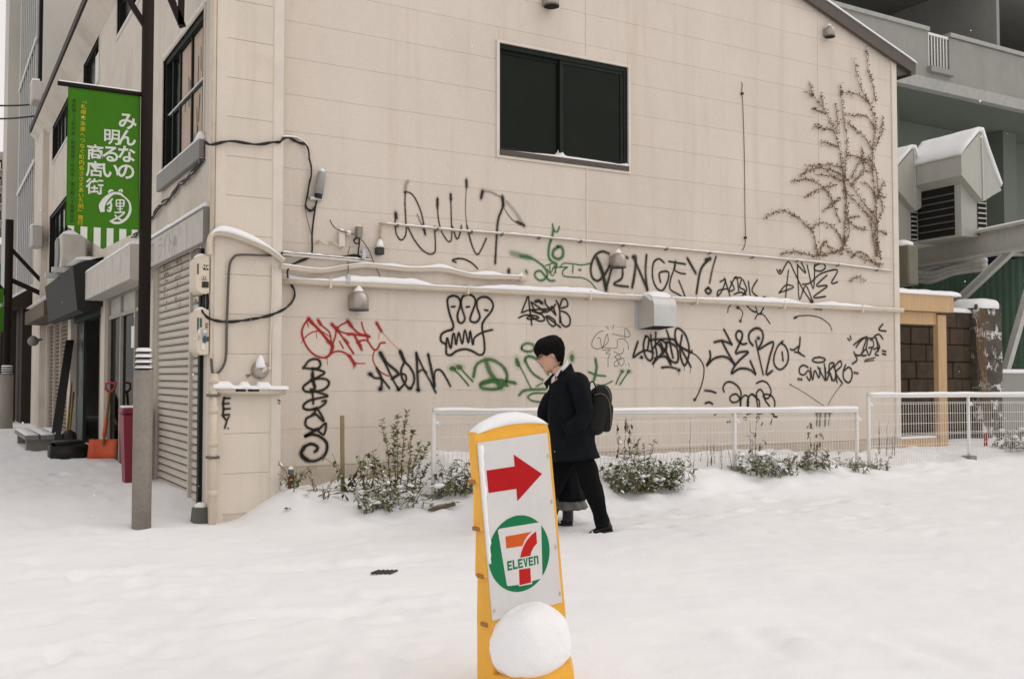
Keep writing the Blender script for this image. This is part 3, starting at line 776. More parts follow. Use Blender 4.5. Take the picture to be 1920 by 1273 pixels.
graffiti('black column tag with spiral foot', PBLACK, *A_, [
 "125,465 165,410 215,395 250,410 255,450 220,475 165,470 125,465", "200,470 290,500 245,535 190,565 150,590 120,620 135,650 185,655 215,620 200,580 190,520",
 "185,560 250,550 310,560 325,595 290,635 235,650 185,655", ("195,500 205,590 210,610", 18), "180,640 240,660 315,688 250,705 170,725 125,760 130,790 180,798 250,780 295,745 300,725 275,730",
 ("190,640 200,720 200,750", 14), "205,790 240,800 285,890 215,830 180,850 145,870 140,920 180,950 240,955 300,905 285,995 230,955", "225,785 205,840",
 ("240,950 130,1010 180,995 240,1005 300,1050 310,1110 280,1170 210,1205 140,1195 105,1150 130,1095 180,1070 225,1085 235,1110 215,1130", 18), ("150,1195 105,1150 125,1100", 24)], defw=15)
B_ = ((720, 320), 4.8)
graffiti('fading black tag of four tall letters under the big window', PSOFT, *B_, [
 ("100,390 100,480 110,570 150,625 185,600 200,540 195,440 188,300 190,195", 14), ("190,195 240,205 290,270 340,400 368,565", 14), ("350,500 370,570", 22),
 ("215,510 270,620 340,710 400,750 445,745 462,700 455,510", 15), ("480,265 485,400 510,530 560,620 590,640 608,600 605,450 600,220", 13), ("480,260 480,320", 24), ("600,220 602,260", 24),
 ("615,510 655,615 685,560 695,500", 15), ("740,95 742,140", 26), ("740,150 732,350 745,500", 9, .7), ("745,500 790,670 835,755 875,710 918,615", 15),
 ("885,195 875,240", 30), ("885,185 960,195 1020,225 1060,240", 22, .35), ("1065,240 1070,320 1030,430 1015,560 1000,830", 22), ("1065,250 1072,310", 28), ("1085,350 1150,440 1225,490", 10, .7),
 ("1110,290 1190,390 1250,490", 34, .3), ("1205,465 1255,490", 24), ("190,190 195,130 205,110", 34, .35), ("105,390 112,420", 28), ("300,400 350,520", 14, .5)])
graffiti('short black arc below the tall letters', PBLACK, *B_, [("645,825 615,810 650,795 710,795 770,820 810,850 840,882", 11)])
graffiti('black dot above the insulated pipe', PBLACK, *B_, [("1122,898 1122,912", 22)])
graffiti('green swirl tag topped by a figure six', PGREEN2, *B_, [
 ("1280,910 1281,912", 24), ("1155,745 1230,765 1310,785", 44, .4), ("1230,770 1310,780 1380,820 1440,870 1470,930 1440,980 1390,985 1355,945 1370,910 1410,905 1450,950 1490,990 1530,990", 17),
 ("1515,485 1530,540 1560,550 1575,510", 13), ("1520,540 1510,600 1485,680 1480,760 1500,810 1550,840", 19), ("1565,690 1525,720 1520,770 1560,795 1600,780 1612,730 1595,690 1565,685", 22),
 ("1455,855 1550,835 1520,945 1470,890", 9), ("1490,850 1500,920 1540,850 1545,920", 9), ("1520,880 1560,870 1600,870 1650,870 1620,890 1605,920 1620,950 1700,960 1780,965 1840,990 1890,1040 1915,1085", 11),
 ("1590,860 1620,835 1700,840 1780,850 1860,835", 10), ("1700,860 1698,915", 11), ("1762,893", 18)])
E_ = ((700, 300), 3.031)
graffiti('black outline of a three lobed face with jagged teeth', PBLACK, *E_, [
 "445,965 455,940 435,880 422,820 425,785 455,772 485,785 495,820 478,880 485,920 505,925 520,900 505,850 498,810 510,775 545,765 575,785 578,820 550,900 565,922 590,918 605,890 590,840 590,800 615,780 655,785 680,820 670,860 630,910 618,950 630,1030 630,1090 605,1108 560,1085 520,1075 475,1085 440,1108 415,1100 412,1050 385,1030 385,995 410,975 445,965",
 ("415,1045 420,1010 440,1070 450,1000 460,990 470,1050 485,980 505,1045 520,965 540,1040 550,970 565,1050 575,1010 620,980 675,965", 9), ("445,835 462,833", 8), ("530,836 545,834", 8), ("635,853 648,855", 10)], defw=10)
Z_ = ((0, 0), 1.0)
graffiti('green spray letters behind the walking man', PGREEN, *Z_, [
 ("848,690 862,703 878,722", 4), ("860,687 872,700 886,715", 4), ("849,691", 9), ("861,688", 9), ("888,705 895,682 920,674 945,690 950,712 935,728 905,728 903,718 930,712 965,718", 6), ("912,680 920,700 938,724", 9),
 ("905,720 925,715 950,722", 6)])
CC = ((960, 540), 5.303)
graffiti('green spray loops by the walking man', PGREEN, *CC, [
 ("50,735 90,800 150,920 185,990", 14), ("50,728 58,750", 50), ("130,720 140,690 180,680 250,710 310,780 355,850", 28), ("130,720 170,800 220,860 300,910", 22),
 ("75,1060 110,1025 180,1010 330,1005", 26), ("330,1045 220,1045 165,1070 160,1090 200,1120 300,1135", 18), ("245,975 300,945", 14), ("595,690 596,700", 45)])
graffiti('green halo ring above the walking man', PGREEN, *CC, [("95,600 105,570 150,550 200,560 220,590 200,625 140,630 100,610 95,595", 24)])
graffiti('green star stroke and quote marks beside the backpack', PGREEN2, *CC, [
 ("830,715 840,800 815,910", 24), ("765,835 840,865 925,875", 15), ("840,960 900,965 960,945 995,925", 11), ("1095,830 1060,890 1035,950", 15), ("1160,830 1110,900 1075,955", 15), ("1095,828", 30), ("1160,828", 30)])
graffiti('cramped black tag under the pipe', PBLACK, *CC, [
 "100,225 130,150 160,85 170,170 180,240 195,365", "95,245 170,220 240,215 330,210", "70,295 130,270 220,275 265,295 200,310 150,305 180,280 260,325 320,320 300,270 230,230 190,150", ("235,135 265,130 295,150", 25),
 "190,140 290,210 330,240 370,225 400,185 435,265", "325,120 340,170 400,230 430,265", "330,215 400,200 430,165", "330,290 360,280 420,320 430,365 400,380 360,340 345,295 400,330 480,390", "440,130 470,200 475,340",
 "470,200 500,115 540,120 550,180 490,200", "490,230 540,250 575,300 570,365 530,385 490,350 480,290", "200,230 260,250 330,235"], defw=13)
graffiti('thin pen scribble with the number 83', PTHIN, *CC, [
 "905,425 850,450 800,520 795,580 840,605 900,590 950,540 955,500 940,460 900,600", "850,495 875,500 885,560 895,600", "995,455 1080,475 1165,485 1165,440 1125,400 1120,450 1125,510", "900,590 1000,600 1045,590 1050,520 1100,505 1150,550 1158,610",
 "1010,630 1060,655 1100,645 1110,600", "935,380 960,410", "1010,370 1000,410", "900,618 975,615 930,650 975,655 955,700 955,780", "1020,690 1050,665 1080,690 1020,740 1020,775 1055,770 1050,720 1020,680", "1070,720 1100,695 1115,740 1085,775 1065,740", "1130,760 1133,762", "1160,745 1165,780"], defw=5)
graffiti('dense black scrawl below the square vent hood', PBLACK, *CC, [
 "1250,535 1225,610 1205,690 1260,650 1330,620 1400,640", ("1287,690", 26), "1330,480 1310,540 1310,620 1340,700 1380,720 1400,660 1385,560 1380,470", "1330,480 1360,500 1350,600", "1430,440 1425,560 1440,680 1400,750",
 "1400,600 1480,520 1540,580 1480,660 1410,740", "1450,560 1520,620 1560,700 1580,760", ("1370,520 1450,510 1600,510 1640,560 1700,600 1780,640", 18), "1535,420 1560,490 1580,600 1600,690", "1540,540 1530,620 1560,700 1610,740 1650,720 1640,600 1580,550 1540,540",
 "1640,560 1620,480 1630,410 1670,410 1730,480 1760,600 1750,700 1715,770 1680,700 1670,600 1690,470", "1650,560 1700,640 1775,780", ("1700,600 1800,650 1860,700 1905,780 1900,900 1860,1030 1815,1115", 10), ("1490,790 1560,785 1630,800", 16), ("1657,815", 26),
 ("1480,560 1500,640", 30), ("1420,700 1520,680 1570,750", 18), ("1815,1110", 20), ("1785,640 1790,620", 12), ("1410,750 1405,790", 4), ("1715,775 1712,820", 4), ("1775,785 1770,850", 4), ("1658,820 1658,870", 4)], defw=17)
D_ = ((1300, 560), 5.053)
graffiti('large black tag ending in a ringed bar and a one', PBLACK, *D_, [
 "290,295 320,350 360,430", "360,430 270,400 200,412", "270,405 330,520 390,620", "155,500 160,560 125,635 190,570 270,548 330,565 390,625",
 "500,425 460,430 410,380 405,330 430,305 460,325 460,370 440,420 400,515 450,505 520,505 450,570 390,640 360,710 430,665 510,665 560,690 590,715 540,595",
 "560,440 530,400 525,340 560,295 610,280 650,310 660,370 640,430 620,480 755,410 720,560 690,715 745,685", ("590,400 620,540 660,715", 14), ("615,375", 24),
 ("845,405 800,450 765,540 765,620 810,670 860,650 895,590 895,510 870,450 835,425", 14), ("840,510 848,585", 15), ("1010,370 1005,440 995,505 1050,545", 13), ("920,480 950,485 990,455", 13), ("960,505 1010,515", 12)], defw=17)
graffiti('black coiled tag partly hidden by the fence rail', PBLACK, *D_, [
 "290,880 280,840 310,795 360,790 420,830 450,890 440,950 400,980 360,975 345,940 370,910 410,905 440,950 445,1020", "445,1020 455,950 490,915 520,940 520,1040", "510,1020 515,950 550,905 590,930 610,1020", "560,910 620,960 625,1020",
 "600,940 600,890 630,860 660,890 680,960 720,1015", "600,800 650,780 700,800 735,870 720,930 690,945 660,920 690,905 740,920 770,970 770,1020", ("110,870 160,875 210,890", 15), ("115,990 150,980 178,995", 15),
 ("340,1075 370,1085", 10), ("420,1085 495,1075", 10), ("510,1095 580,1075 620,1090 700,1070 760,1095", 13), ("760,1115 790,1120", 12), ("745,1140 730,1190", 9), ("490,1120 475,1135 490,1152 508,1137 490,1120", 6), ("610,1115 595,1130 610,1145 628,1130 610,1115", 6), ("325,1165 345,1160", 14), ("640,1200 655,1180", 8), ("200,1100 222,1085", 9)], defw=13)
graffiti('black rounded tag under a halo', PBLACK, *D_, [
 "1085,650 1040,630 1005,660 1010,710 1050,720 1090,680 1110,730 1100,775 1075,740", "1110,660 1130,770 1150,680 1190,750 1200,660", "1180,650 1230,740 1250,770 1250,660", "1240,620 1260,775 1290,700 1310,770", "1270,700 1320,640 1330,610 1290,620 1290,700 1330,780 1350,720",
 "1340,660 1360,790", "1330,650 1390,590 1400,640 1350,700 1410,800", "1440,630 1420,690 1425,760 1470,795 1500,750 1500,680 1470,650 1430,680", ("1190,555 1140,565 1130,590 1180,605 1235,595 1245,570 1190,552", 12), ("997,762", 18), ("1022,765", 18), ("1528,702", 18), ("1552,706", 18)], defw=13)
graffiti('grey V drawn under the halo tag', PTHIN, *D_, [("915,812 1050,890 1190,985 1230,1010", 6), ("1400,815 1330,910 1275,1005", 6), ("918,813", 12), ("1398,818", 12)])
graffiti('grey green smudge behind the fence', paint_mat('spray_slate', (0.10, 0.12, 0.09), 0.6, 0.8), *D_, [("1170,1080 1230,1065 1290,1080", 30), ("1170,1080 1168,1190", 20), ("1205,1070 1195,1195", 26), ("1250,1070 1245,1195", 24), ("1290,1080 1283,1190", 16)])
graffiti('thin arc under the pipe', PBLACK, *D_, [("955,185 1000,165 1100,160 1180,175 1240,205 1290,250 1310,300", 7), ("958,183 975,175", 16), ("1150,95 1210,100", 14), ("1222,75", 18), ("1035,62", 14)])
graffiti('small black scribbles below the pipe', PBLACK, *D_, [("325,130 330,90 355,60", 7), ("420,80 465,125 460,170 440,215", 7), ("500,60 550,110 600,130 560,120", 10), ("590,80 620,150 665,90", 9), ("585,190 610,150 660,150 725,235", 10), ("535,45", 14), ("445,212", 18), ("420,85", 22), ("660,85 640,150", 8)])
G_ = ((1420, 440), 3.536)
graffiti('angular black tag below the creeper', PBLACK, *G_, [
 "130,235 155,260 205,180 250,260 300,360 360,450", "205,240 195,330 185,435", "145,385 190,335 240,350 145,385", "265,200 270,330 280,430 320,340 365,440", "290,180 320,255 265,200", "330,205 370,360 380,200", "415,190 380,210 380,235 420,242 450,220 440,195 415,190",
 "300,330 350,320 420,260 530,235 490,320 530,315", "460,270 390,340 465,340 370,415 450,410", ("150,240", 14), ("360,445", 18)], defw=8)
graffiti('small crowded black tag by the wall corner', PBLACK, *G_, [
 "640,730 690,690 720,690 700,760", "655,745 690,700 730,680 720,760", "730,690 760,690 770,740 740,750", "750,700 800,660 830,690", "780,680 810,740", "690,790 720,760 740,800 760,750", "770,760 810,750 780,790 800,800", ("715,830 780,815", 6), ("710,842 770,832", 6), "640,780 660,830 630,855", "650,800 680,800",
 "830,595 805,630 850,640", "600,690 610,700", "615,675 620,690", "830,770 850,775", "830,790 850,795", "700,770 690,800 720,800", "790,690 800,770"], defw=9)
F_ = ((1060, 380), 3.031)
graffiti('wide black tag ending in an exclamation mark', paint_mat('spray_dark_green', (0.026, 0.028, 0.018), 0.93, 0.5), *F_, [
 ("245,290 210,278 170,300 145,360 150,420 180,445 215,420 245,370 258,330", 11), ("180,320 210,400 230,490", 19), ("230,495 255,400 265,360", 11), ("325,375 320,430 275,465 355,478", 10), ("345,310 352,314", 12), ("385,310 400,310 395,390 380,480", 13), ("385,310 425,400 465,495", 12), ("465,495 455,400 460,300", 11),
 ("560,340 530,320 500,345 495,420 515,480 550,500 580,450 585,395 535,400 540,450", 9), ("590,335 680,350", 9), ("625,335 620,380 650,400 680,405", 8), ("625,360 600,430 595,490 640,520 680,540 645,445", 8), ("695,320 740,400", 13), ("820,320 770,380 745,515", 12), ("800,325 820,320", 16), ("855,310 835,380 820,455", 10, .8), ("812,485 795,500 812,518 828,502 812,485", 11)])
graffiti('scratchy black tag right of the exclamation mark', PBLACK, *F_, [
 "880,450 910,440 890,500 865,530 870,500 920,490", "905,430 920,480 935,530", "940,450 960,490 930,500 970,420 985,500", "960,430 1000,430 990,480 1020,500 1000,540", "1010,440 1030,490 1020,520", "1040,450 1050,530", "1090,440 1060,500 1100,540", "960,520 1000,510 1040,540", "1125,540 1132,535"], defw=7)
graffiti('four black letters running down the pier', PBLACK, (340, 560), 2.893, [
 ("262,540 232,540", 8), ("232,540 226,570 230,598", 9), ("228,570 256,568", 8), ("230,598 262,596", 8), ("228,604 225,630", 8), ("225,630 258,628", 8), ("226,636 240,655", 8), ("258,640 248,660 236,700", 7), ("253,703", 6)], plane=PY-0.005)
graffiti('tiny black marks on the pier trim', PBLACK, (340, 560), 2.893, [("525,550 535,556", 5), ("525,566 535,570", 4), ("350,415 378,412", 4), ("355,425 370,420", 4)], plane=PY-0.010)['kind'] = 'stuff'

# ------------------------------------------------------------------ things fixed on the wall
def wp(x, y, off=0.02): return onY((PY if x < 541 else WY)-off, x, y)
def px(s): return [tuple(float(v) for v in t.split(',')) for t in s.split()]
def cable(name, label, cat, s, r, m, off=0.02, parent=None, group=None, sub=5):
    pts = smooth([wp(a, b, off) for a, b in px(s)], sub)
    bm = B(); tube(bm, pts, r, 6)
    o = obj(name, bm, m, parent, True)
    if parent is None: tag(o, label, cat, group)
    elif label: o['label'] = label
    return o

# lower big pipe across the whole wall
def straight(p, q, n): return [p + (q-p)*i/n for i in range(n+1)]
a, b = onY(WY-0.06, 528, 526), onY(WY-0.06, 1692, 582)
bm = B(); tube(bm, straight(a, b, 40), 0.034, 12); lp = obj('lower_pipe', bm, CREAM, None, True)
tag(lp, 'long cream pipe with snow on top crossing the whole wall above the face drawing', 'pipe')
for X in (3.45, 5.0, 6.6, 8.2, 9.7, 11.2):
    bm = B(); p = a + (b-a)*((X-a.x)/(b.x-a.x)); box(bm, (X-0.012, p.y-0.04, p.z-0.055), (X+0.012, WY-0.0005, p.z+0.05)); obj('pipe_clamp', bm, CREAM, lp)
def lph(i):
    x = a.x + (b.x-a.x)*i/240
    lumps = 0.05*sst(0.2, 0.6, nz(x*1.15, 2.2)+0.35) + 0.012*nz(x*7, 8)
    return max(0.012, (0.022+lumps)*(1-0.55*sst(10.0, 11.6, x)))
bm = B(); snowline(bm, [a+(b-a)*(i/240) for i in range(241)], 0.085, lph, 9, 0.015); obj('pipe_snow', bm, SNOW, lp, True)
# wavy insulated pipe
pts = smooth([wp(x, y, 0.05) for x, y in px("528,500 600,508 650,501 690,498 760,505 830,506 890,518 950,520 978,521")], 6)
bm = B(); tube(bm, pts, 0.028, 10); ip = obj('insulated_pipe', bm, CREAM, None, True)
tag(ip, 'sagging cream insulated pipe above the long pipe, ending beside the green swirl', 'pipe')
bm = B(); snowline(bm, pts, 0.075, lambda i: 0.02+0.035*sst(0.0, 0.5, nz(i*0.22, 6.6)), 8, 0.014); obj('pipe_snow', bm, SNOW, ip, True)
bm = B(); tube(bm, [pts[-1]-Vector((0.03, 0, 0)), pts[-1]+Vector((0.05, 0, -0.005))], 0.04, 10); obj('end_cap', bm, CREAM, ip, True)
# thin upper conduit with joints
pts = [wp(x, y, 0.03) for x, y in px("712,466 713,440 716,424 724,420 850,432 960,440 1100,453 1250,466 1400,480 1550,494 1672,509")]
bm = B(); tube(bm, smooth(pts, 3), 0.011, 8); tp = obj('thin_conduit', bm, mat('conduit_tan', (0.45, 0.36, 0.27), 0.7), None, True)
tag(tp, 'thin snow dusted conduit running from the dark junction box to the creeper', 'pipe')
Q = smooth(pts[3:], 26)
bm = B(); snowline(bm, Q, 0.034, lambda i: max(0.003, 0.016+0.012*nz(i*0.35, 4.2)), 7, 0.004); obj('conduit_snow', bm, SNOW, tp, True)
for i in range(6, len(Q), 14):
    bm = B(); q = Q[i]; box(bm, (q.x-0.012, q.y-0.015, q.z-0.022), (q.x+0.012, WY-0.0005, q.z+0.012)); obj('conduit_clip', bm, GREYC, tp)
for y in (432, 446, 458):
    q = wp(713, y, 0.03); bm = B(); tube(bm, [q-Vector((0, 0, 0.012)), q+Vector((0, 0, 0.012))], 0.017, 8); obj('coupling', bm, mat('conduit_tan', (0, 0, 0)), tp)
q = wp(712, 470, 0.05); bm = B(); box(bm, (q.x-0.04, q.y-0.04, q.z-0.045), (q.x+0.04, WY-0.0005, q.z+0.035)); bevel(bm, 0.012)
jb = obj('junction_box', bm, mat('jb_dark', (0.035, 0.033, 0.03), 0.6)); tag(jb, 'small dark junction box at the left end of the thin conduit', 'junction box')
bm = B(); lathe(bm, [(0.04, 0), (0.036, 0.03), (0.02, 0.07), (0.003, 0.085)], Matrix.Translation((q.x, q.y-0.005, q.z+0.034)), 10); obj('snow_cap', bm, SNOW, jb, True)

# pier: curved snow pipe, shelf pipe, grey conduit
pts = smooth([wp(x, y, 0.05) for x, y in px("394,478 393,452 402,438 430,440 470,454 505,470 532,490")], 6)
bm = B(); tube(bm, pts, 0.026, 10); cp = obj('pier_pipe', bm, CREAM, None, True); tag(cp, 'curved cream pipe with thick snow over the pier, above the meter boxes', 'pipe')
bm = B(); snowline(bm, pts[8:], 0.10, lambda i: 0.02+0.045*sst(1, 9, i)*(1-sst(14, 26, i)), 9, 0.01); obj('pipe_snow', bm, SNOW, cp, True)
a, b = wp(393, 731, 0.06), wp(526, 733, 0.06)
bm = B(); tube(bm, [a, a+(b-a)*.3, a+(b-a)*.7, b+Vector((0.05, 0, 0))], 0.036, 12); sp_ = obj('shelf_pipe', bm, CREAM, None, True); tag(sp_, 'thick horizontal cream pipe heaped with snow low on the pier', 'pipe')
bm = B(); snowline(bm, straight(a+Vector((0.02, 0, 0)), b+Vector((0.06, 0, 0)), 50), 0.13, lambda i: max(0.02, 0.035+0.035*sst(0, .35, nz(i*0.13, 7.7)+.15)+0.008*nz(i*.6, 1)), 9, 0.012); obj('pipe_snow', bm, SNOW, sp_, True)
bm = B()
for x0, x1 in ((442, 461), (465, 486)):
    p, q = onY(PY-0.0965, x0, 727), onY(PY-0.0965, x1, 734); box(bm, (p.x, p.y, q.z), (q.x, p.y+0.002, p.z))
obj('sticker', bm, BLACKC, sp_)
cable('grey_conduit', 'dark grey conduit bending down the pier to the meter boxes', 'pipe', "546,480 500,479 450,478 437,484 430,502 427,560 425,620 424,665 418,688 404,702 398,696 396,672", 0.012, mat('conduit_dark', (0.10, 0.09, 0.075), 0.6), 0.03)
cable('white_conduit', 'thin white conduit straight down the pier to the round lamp', 'pipe', "511,498 510,560 507,640 506,694", 0.009, TRIMW, 0.02)
# wall lamp / valve on the pier
q = wp(487, 694, 0.0); bm = B()
lathe(bm, [(0.085, 0), (0.085, 0.02), (0.07, 0.05), (0.05, 0.075), (0.0, 0.08)], Matrix.Translation((q.x, PY-0.0005, q.z)) @ Matrix.Rotation(math.pi/2, 4, 'X'), 18)
wl = obj('wall_lamp', bm, STEEL, None, True); tag(wl, 'round metal wall lamp with a snow cone above the thick pier pipe', 'wall lamp')
bm = B(); lathe(bm, [(0.045, 0), (0.045, 0.03), (0.035, 0.07), (0.018, 0.11), (0.004, 0.12)], Matrix.Translation((q.x-0.01, PY-0.055, q.z+0.02)), 12); obj('snow_cap', bm, SNOW, wl, True)
bm = B(); tube(bm, [wp(494, 690, 0.03), wp(503, 690, 0.03), wp(507, 692, 0.03)], 0.012, 8); obj('lamp_arm', bm, TRIMW, wl)

# downpipe on the corner
p = onZ(0, 391, 980); DPX, DPY = CX+0.02, PY-0.075
zz = [onY(DPY, 393, y).z for y in (990, 700)]
bm = B(); tube(bm, [(DPX, DPY, -0.1), (DPX, DPY, zz[1])], 0.036, 12); dp = obj('downpipe', bm, CREAM, None, True); tag(dp, 'cream downpipe on the building corner behind the street pole', 'downpipe')
for zc in (zz[1]-0.06, 0.75, 0.3, 1.05): bm = B(); tube(bm, [(DPX, DPY, zc-0.03), (DPX, DPY, zc+0.03)], 0.044, 12); obj('collar', bm, CREAM, dp, True)
for zc in (0.62, 1.18):
    bm = B(); box(bm, (DPX-0.05, DPY-0.04, zc-0.012), (DPX+0.05, PY-0.005, zc+0.012)); obj('clamp', bm, GREYC, dp)
p0 = onY(PY-0.02, 393, 600).x
bm = B(); tube(bm, [(CX+0.005, PY-0.01, 2.62), (CX+0.005, PY-0.01, 7.5)], 0.022, 8); o = obj('corner_conduit', bm, CREAM, None, True); tag(o, 'thin rust spotted conduit rising up the building corner past the window', 'pipe')
q = onZ(0.0, 376, 983); bm = B()
loft(bm, [[(q.x-w_, q.y-w_, z), (q.x+w_, q.y-w_, z), (q.x+w_, q.y+w_, z), (q.x-w_, q.y+w_, z)] for w_, z in ((0.085, -0.1), (0.065, 0.15), (0.05, 0.16))])
o = obj('foot_block', bm, mat('block_green', (0.10, 0.11, 0.09), 0.8)); tag(o, 'small dark tapered block at the foot of the corner downpipe', 'block')
bm = B(); lathe(bm, [(0.06, 0), (0.055, 0.02), (0.03, 0.04), (0, 0.045)], Matrix.Translation((q.x, q.y, 0.159)), 10); obj('snow_cap', bm, SNOW, o, True)

# two meter boxes on the street side of the corner
def meter_box(y0, y1, label, stick):
    f = PY+0.02
    p, q = onY(f, 367, y0), onY(f, 407, y1)
    x0, x1, z1, z0 = p.x, CX-0.003, p.z, q.z
    w_ = x1-x0; bm = B()
    prof = [(x1, z0+0.01), (x1, z1-0.01), (x1-0.03, z1)] + [(x0+0.06-0.06*math.sin(t), z1-0.07+0.07*math.cos(t)) for t in (0.3, 0.7, 1.1, 1.5)] + [(x0+0.07-0.07*math.cos(t), z0+0.08-0.08*math.sin(t)) for t in (0.2, 0.7, 1.2)] + [(x1-0.03, z0)]
    prism(bm, [(x, f, z) for x, z in prof], (0, 0.26, 0)); bevel(bm, 0.006, 1)
    o = obj('meter_box', bm, BOXC); tag(o, label, 'meter box', 'meter boxes on the corner')
    boxo('vent_slot', (x0+0.012, f-0.002, z0+(z1-z0)*0.5), (x0+0.03, f+0.001, z1-0.08), GREYC, o)
    bm = B(); snowline(bm, [(x0+0.03+(w_-0.03)*i/10, f+0.12, z1-0.012) for i in range(11)], 0.22, lambda i: 0.015+0.025*math.sin(math.pi*min(1, i/10+.1)), 9); obj('snow_cap', bm, SNOW, o, True)
    for (u0, v0, u1, v1, c, shape) in stick:
        xa, xb, za, zb = x0+w_*u0, x0+w_*u1, z0+(z1-z0)*v0, z0+(z1-z0)*v1
        m = mat('sticker_%s' % '_'.join('%d' % round(t*99) for t in c), c, 0.5, var=0.2, scale=60)
        if shape == 'r': bm = B(); lathe(bm, [(1, 0), (1, 1)], Matrix.Translation(((xa+xb)/2, f-0.0022-0.0005*len(o.children), (za+zb)/2)) @ Matrix.Diagonal(((xb-xa)/2, 0.0012, (zb-za)/2, 1)) @ Matrix.Rotation(math.pi/2, 4, 'X'), 16)
        else: bm = B(); box(bm, (xa, f-0.0024-0.0005*len(o.children), za), (xb, f-0.001, zb))
        obj('sticker', bm, m, o)
    return o, (x0, x1, z0, z1, f)
K, W_ = (0.02, 0.018, 0.016), (0.7, 0.68, 0.66)
m1, r1 = meter_box(478, 552, 'upper rounded cream meter box with black stickers on the corner', [(.52, .62, .9, .75, K, 'b'), (.44, .36, .78, .45, K, 'b'), (.45, .16, .92, .32, K, 'b')])
m2, r2 = meter_box(579, 666, 'lower cream meter box crowded with round stickers on the corner', [(.3, .6, .46, .8, (.02, .12, .13), 'b'), (.72, .58, .88, .7, (.3, .24, .14), 'b'), (.14, .45, .32, .56, W_, 'r'), (.46, .38, .86, .56, (.35, .36, .36), 'b'), (.52, .48, .84, .55, W_, 'r'), (.5, .26, .84, .42, (.03, .09, .12), 'r'), (.86, .3, .95, .4, K, 'b'), (.42, .12, .7, .25, W_, 'b'), (.2, .33, .33, .42, (.4, .42, .38), 'b')])
for r_, o_, marks in ((r1, m1, (('MA', .71, .685, .042), ('410', .61, .405, .036))), (r2, m2, (('E', .79, .64, .05),))):
    for s, u, v, sz in marks: print_on('sticker_lettering', textmesh(s, sz, offset=0.001), Matrix.Translation((r_[0]+(r_[1]-r_[0])*u, r_[4]-0.0075, r_[2]+(r_[3]-r_[2])*v)) @ Matrix.Rotation(math.pi/2, 4, 'X'), WHITEP if s != 'E' else mat('ochre', (.3, .2, .08)), o_)
bm = B()
for dx in (0.0, 0.03, 0.055): tube(bm, smooth([(r1[0]+0.10+dx, r1[4]+0.08, r1[2]+0.01), (r1[0]+0.09+dx, r1[4]+0.05, (r1[2]+r2[3])/2), (r1[0]+0.10+dx, r1[4]+0.08, r2[3]-0.01)], 4), 0.013, 6)
o = obj('meter_leads', bm, BLACKC, m2, True)

# black cable bundles
def bundle(name, label, s, n, spread_, r, off=0.03, seed=1):
    rr = random.Random(seed); root = None
    base = [wp(a, b, off) for a, b in px(s)]
    for k in range(n):
        ph = rr.uniform(0, 6.28)
        P = smooth(base, 6)
        bm = B(); tube(bm, [p + Vector((0, -abs(spread_*0.5*math.sin(i*0.45+ph)), spread_*math.sin(i*0.55+ph*1.7))) for i, p in enumerate(P)], r, 5)
        o = obj(name if root is None else 'strand', bm, BLACKC, root, True)
        if root is None: root = tag(o, label, 'cable')
    return root
bundle('cable_bundle', 'twisted black cable bundle from the street window to the grey closure', "384,268 400,270 440,267 490,270 520,268 530,261 548,262 568,270 578,280 580,300 584,320 580,345 576,370", 4, 0.012, 0.008)
bundle('cable_bundle', 'black cable loop hanging below the grey closure', "577,362 573,385 580,395 590,390 594,375", 3, 0.010, 0.008, seed=4)
bundle('cable_bundle', 'black cable dropping from the closure to the snowy pipe and meter boxes', "593,378 588,410 585,440 585,470 580,482 555,493 540,505 541,525 552,545 550,562 535,578 510,590 480,597 440,603 410,602 390,596 378,582", 3, 0.007, 0.009, seed=6)
bundle('cable_bundle', 'black cable pair running right along the conduit tray', "528,475 560,479 600,482 640,483 665,479 690,486", 3, 0.006, 0.009, seed=8)
# snow lying on the first bundle
bm = B(); snowline(bm, smooth([wp(x, y, 0.03)+Vector((0, 0, 0.012)) for x, y in px("532,259 550,260 566,266 577,277")], 5), 0.04, lambda i: 0.014, 6); o = obj('snow_strip', bm, SNOW, None, True); tag(o, 'strip of snow on the bend of the upper cable bundle', 'snow')
# closure
q0, q1 = wp(604, 322, 0.06), wp(596, 372, 0.06)
bm = B(); d = (q1-q0); tube(bm, [q0, q0+d*.05, q0+d*.12, q0+d*.85], [0.025, 0.038, 0.044, 0.044], 14); cl = obj('cable_closure', bm, mat('closure_grey', (0.30, 0.31, 0.30), 0.5), None, True); tag(cl, 'grey cylindrical cable closure with a snow tip hanging on the wall', 'cable closure')
bm = B(); tube(bm, [q0+d*.85, q1], 0.040, 14); obj('closure_base', bm, BLACKC, cl, True)
bm = B(); box(bm, (q1.x-0.08, q1.y-0.01, q1.z-0.02), (q1.x+0.05, WY-0.0005, q1.z+0.01)); obj('bracket', bm, GALV, cl)
bm = B(); lathe(bm, [(0.03, -0.005), (0.024, 0.015), (0.006, 0.035), (0, 0.037)], Matrix.Translation(q0), 10); obj('snow_cap', bm, SNOW, cl, True)
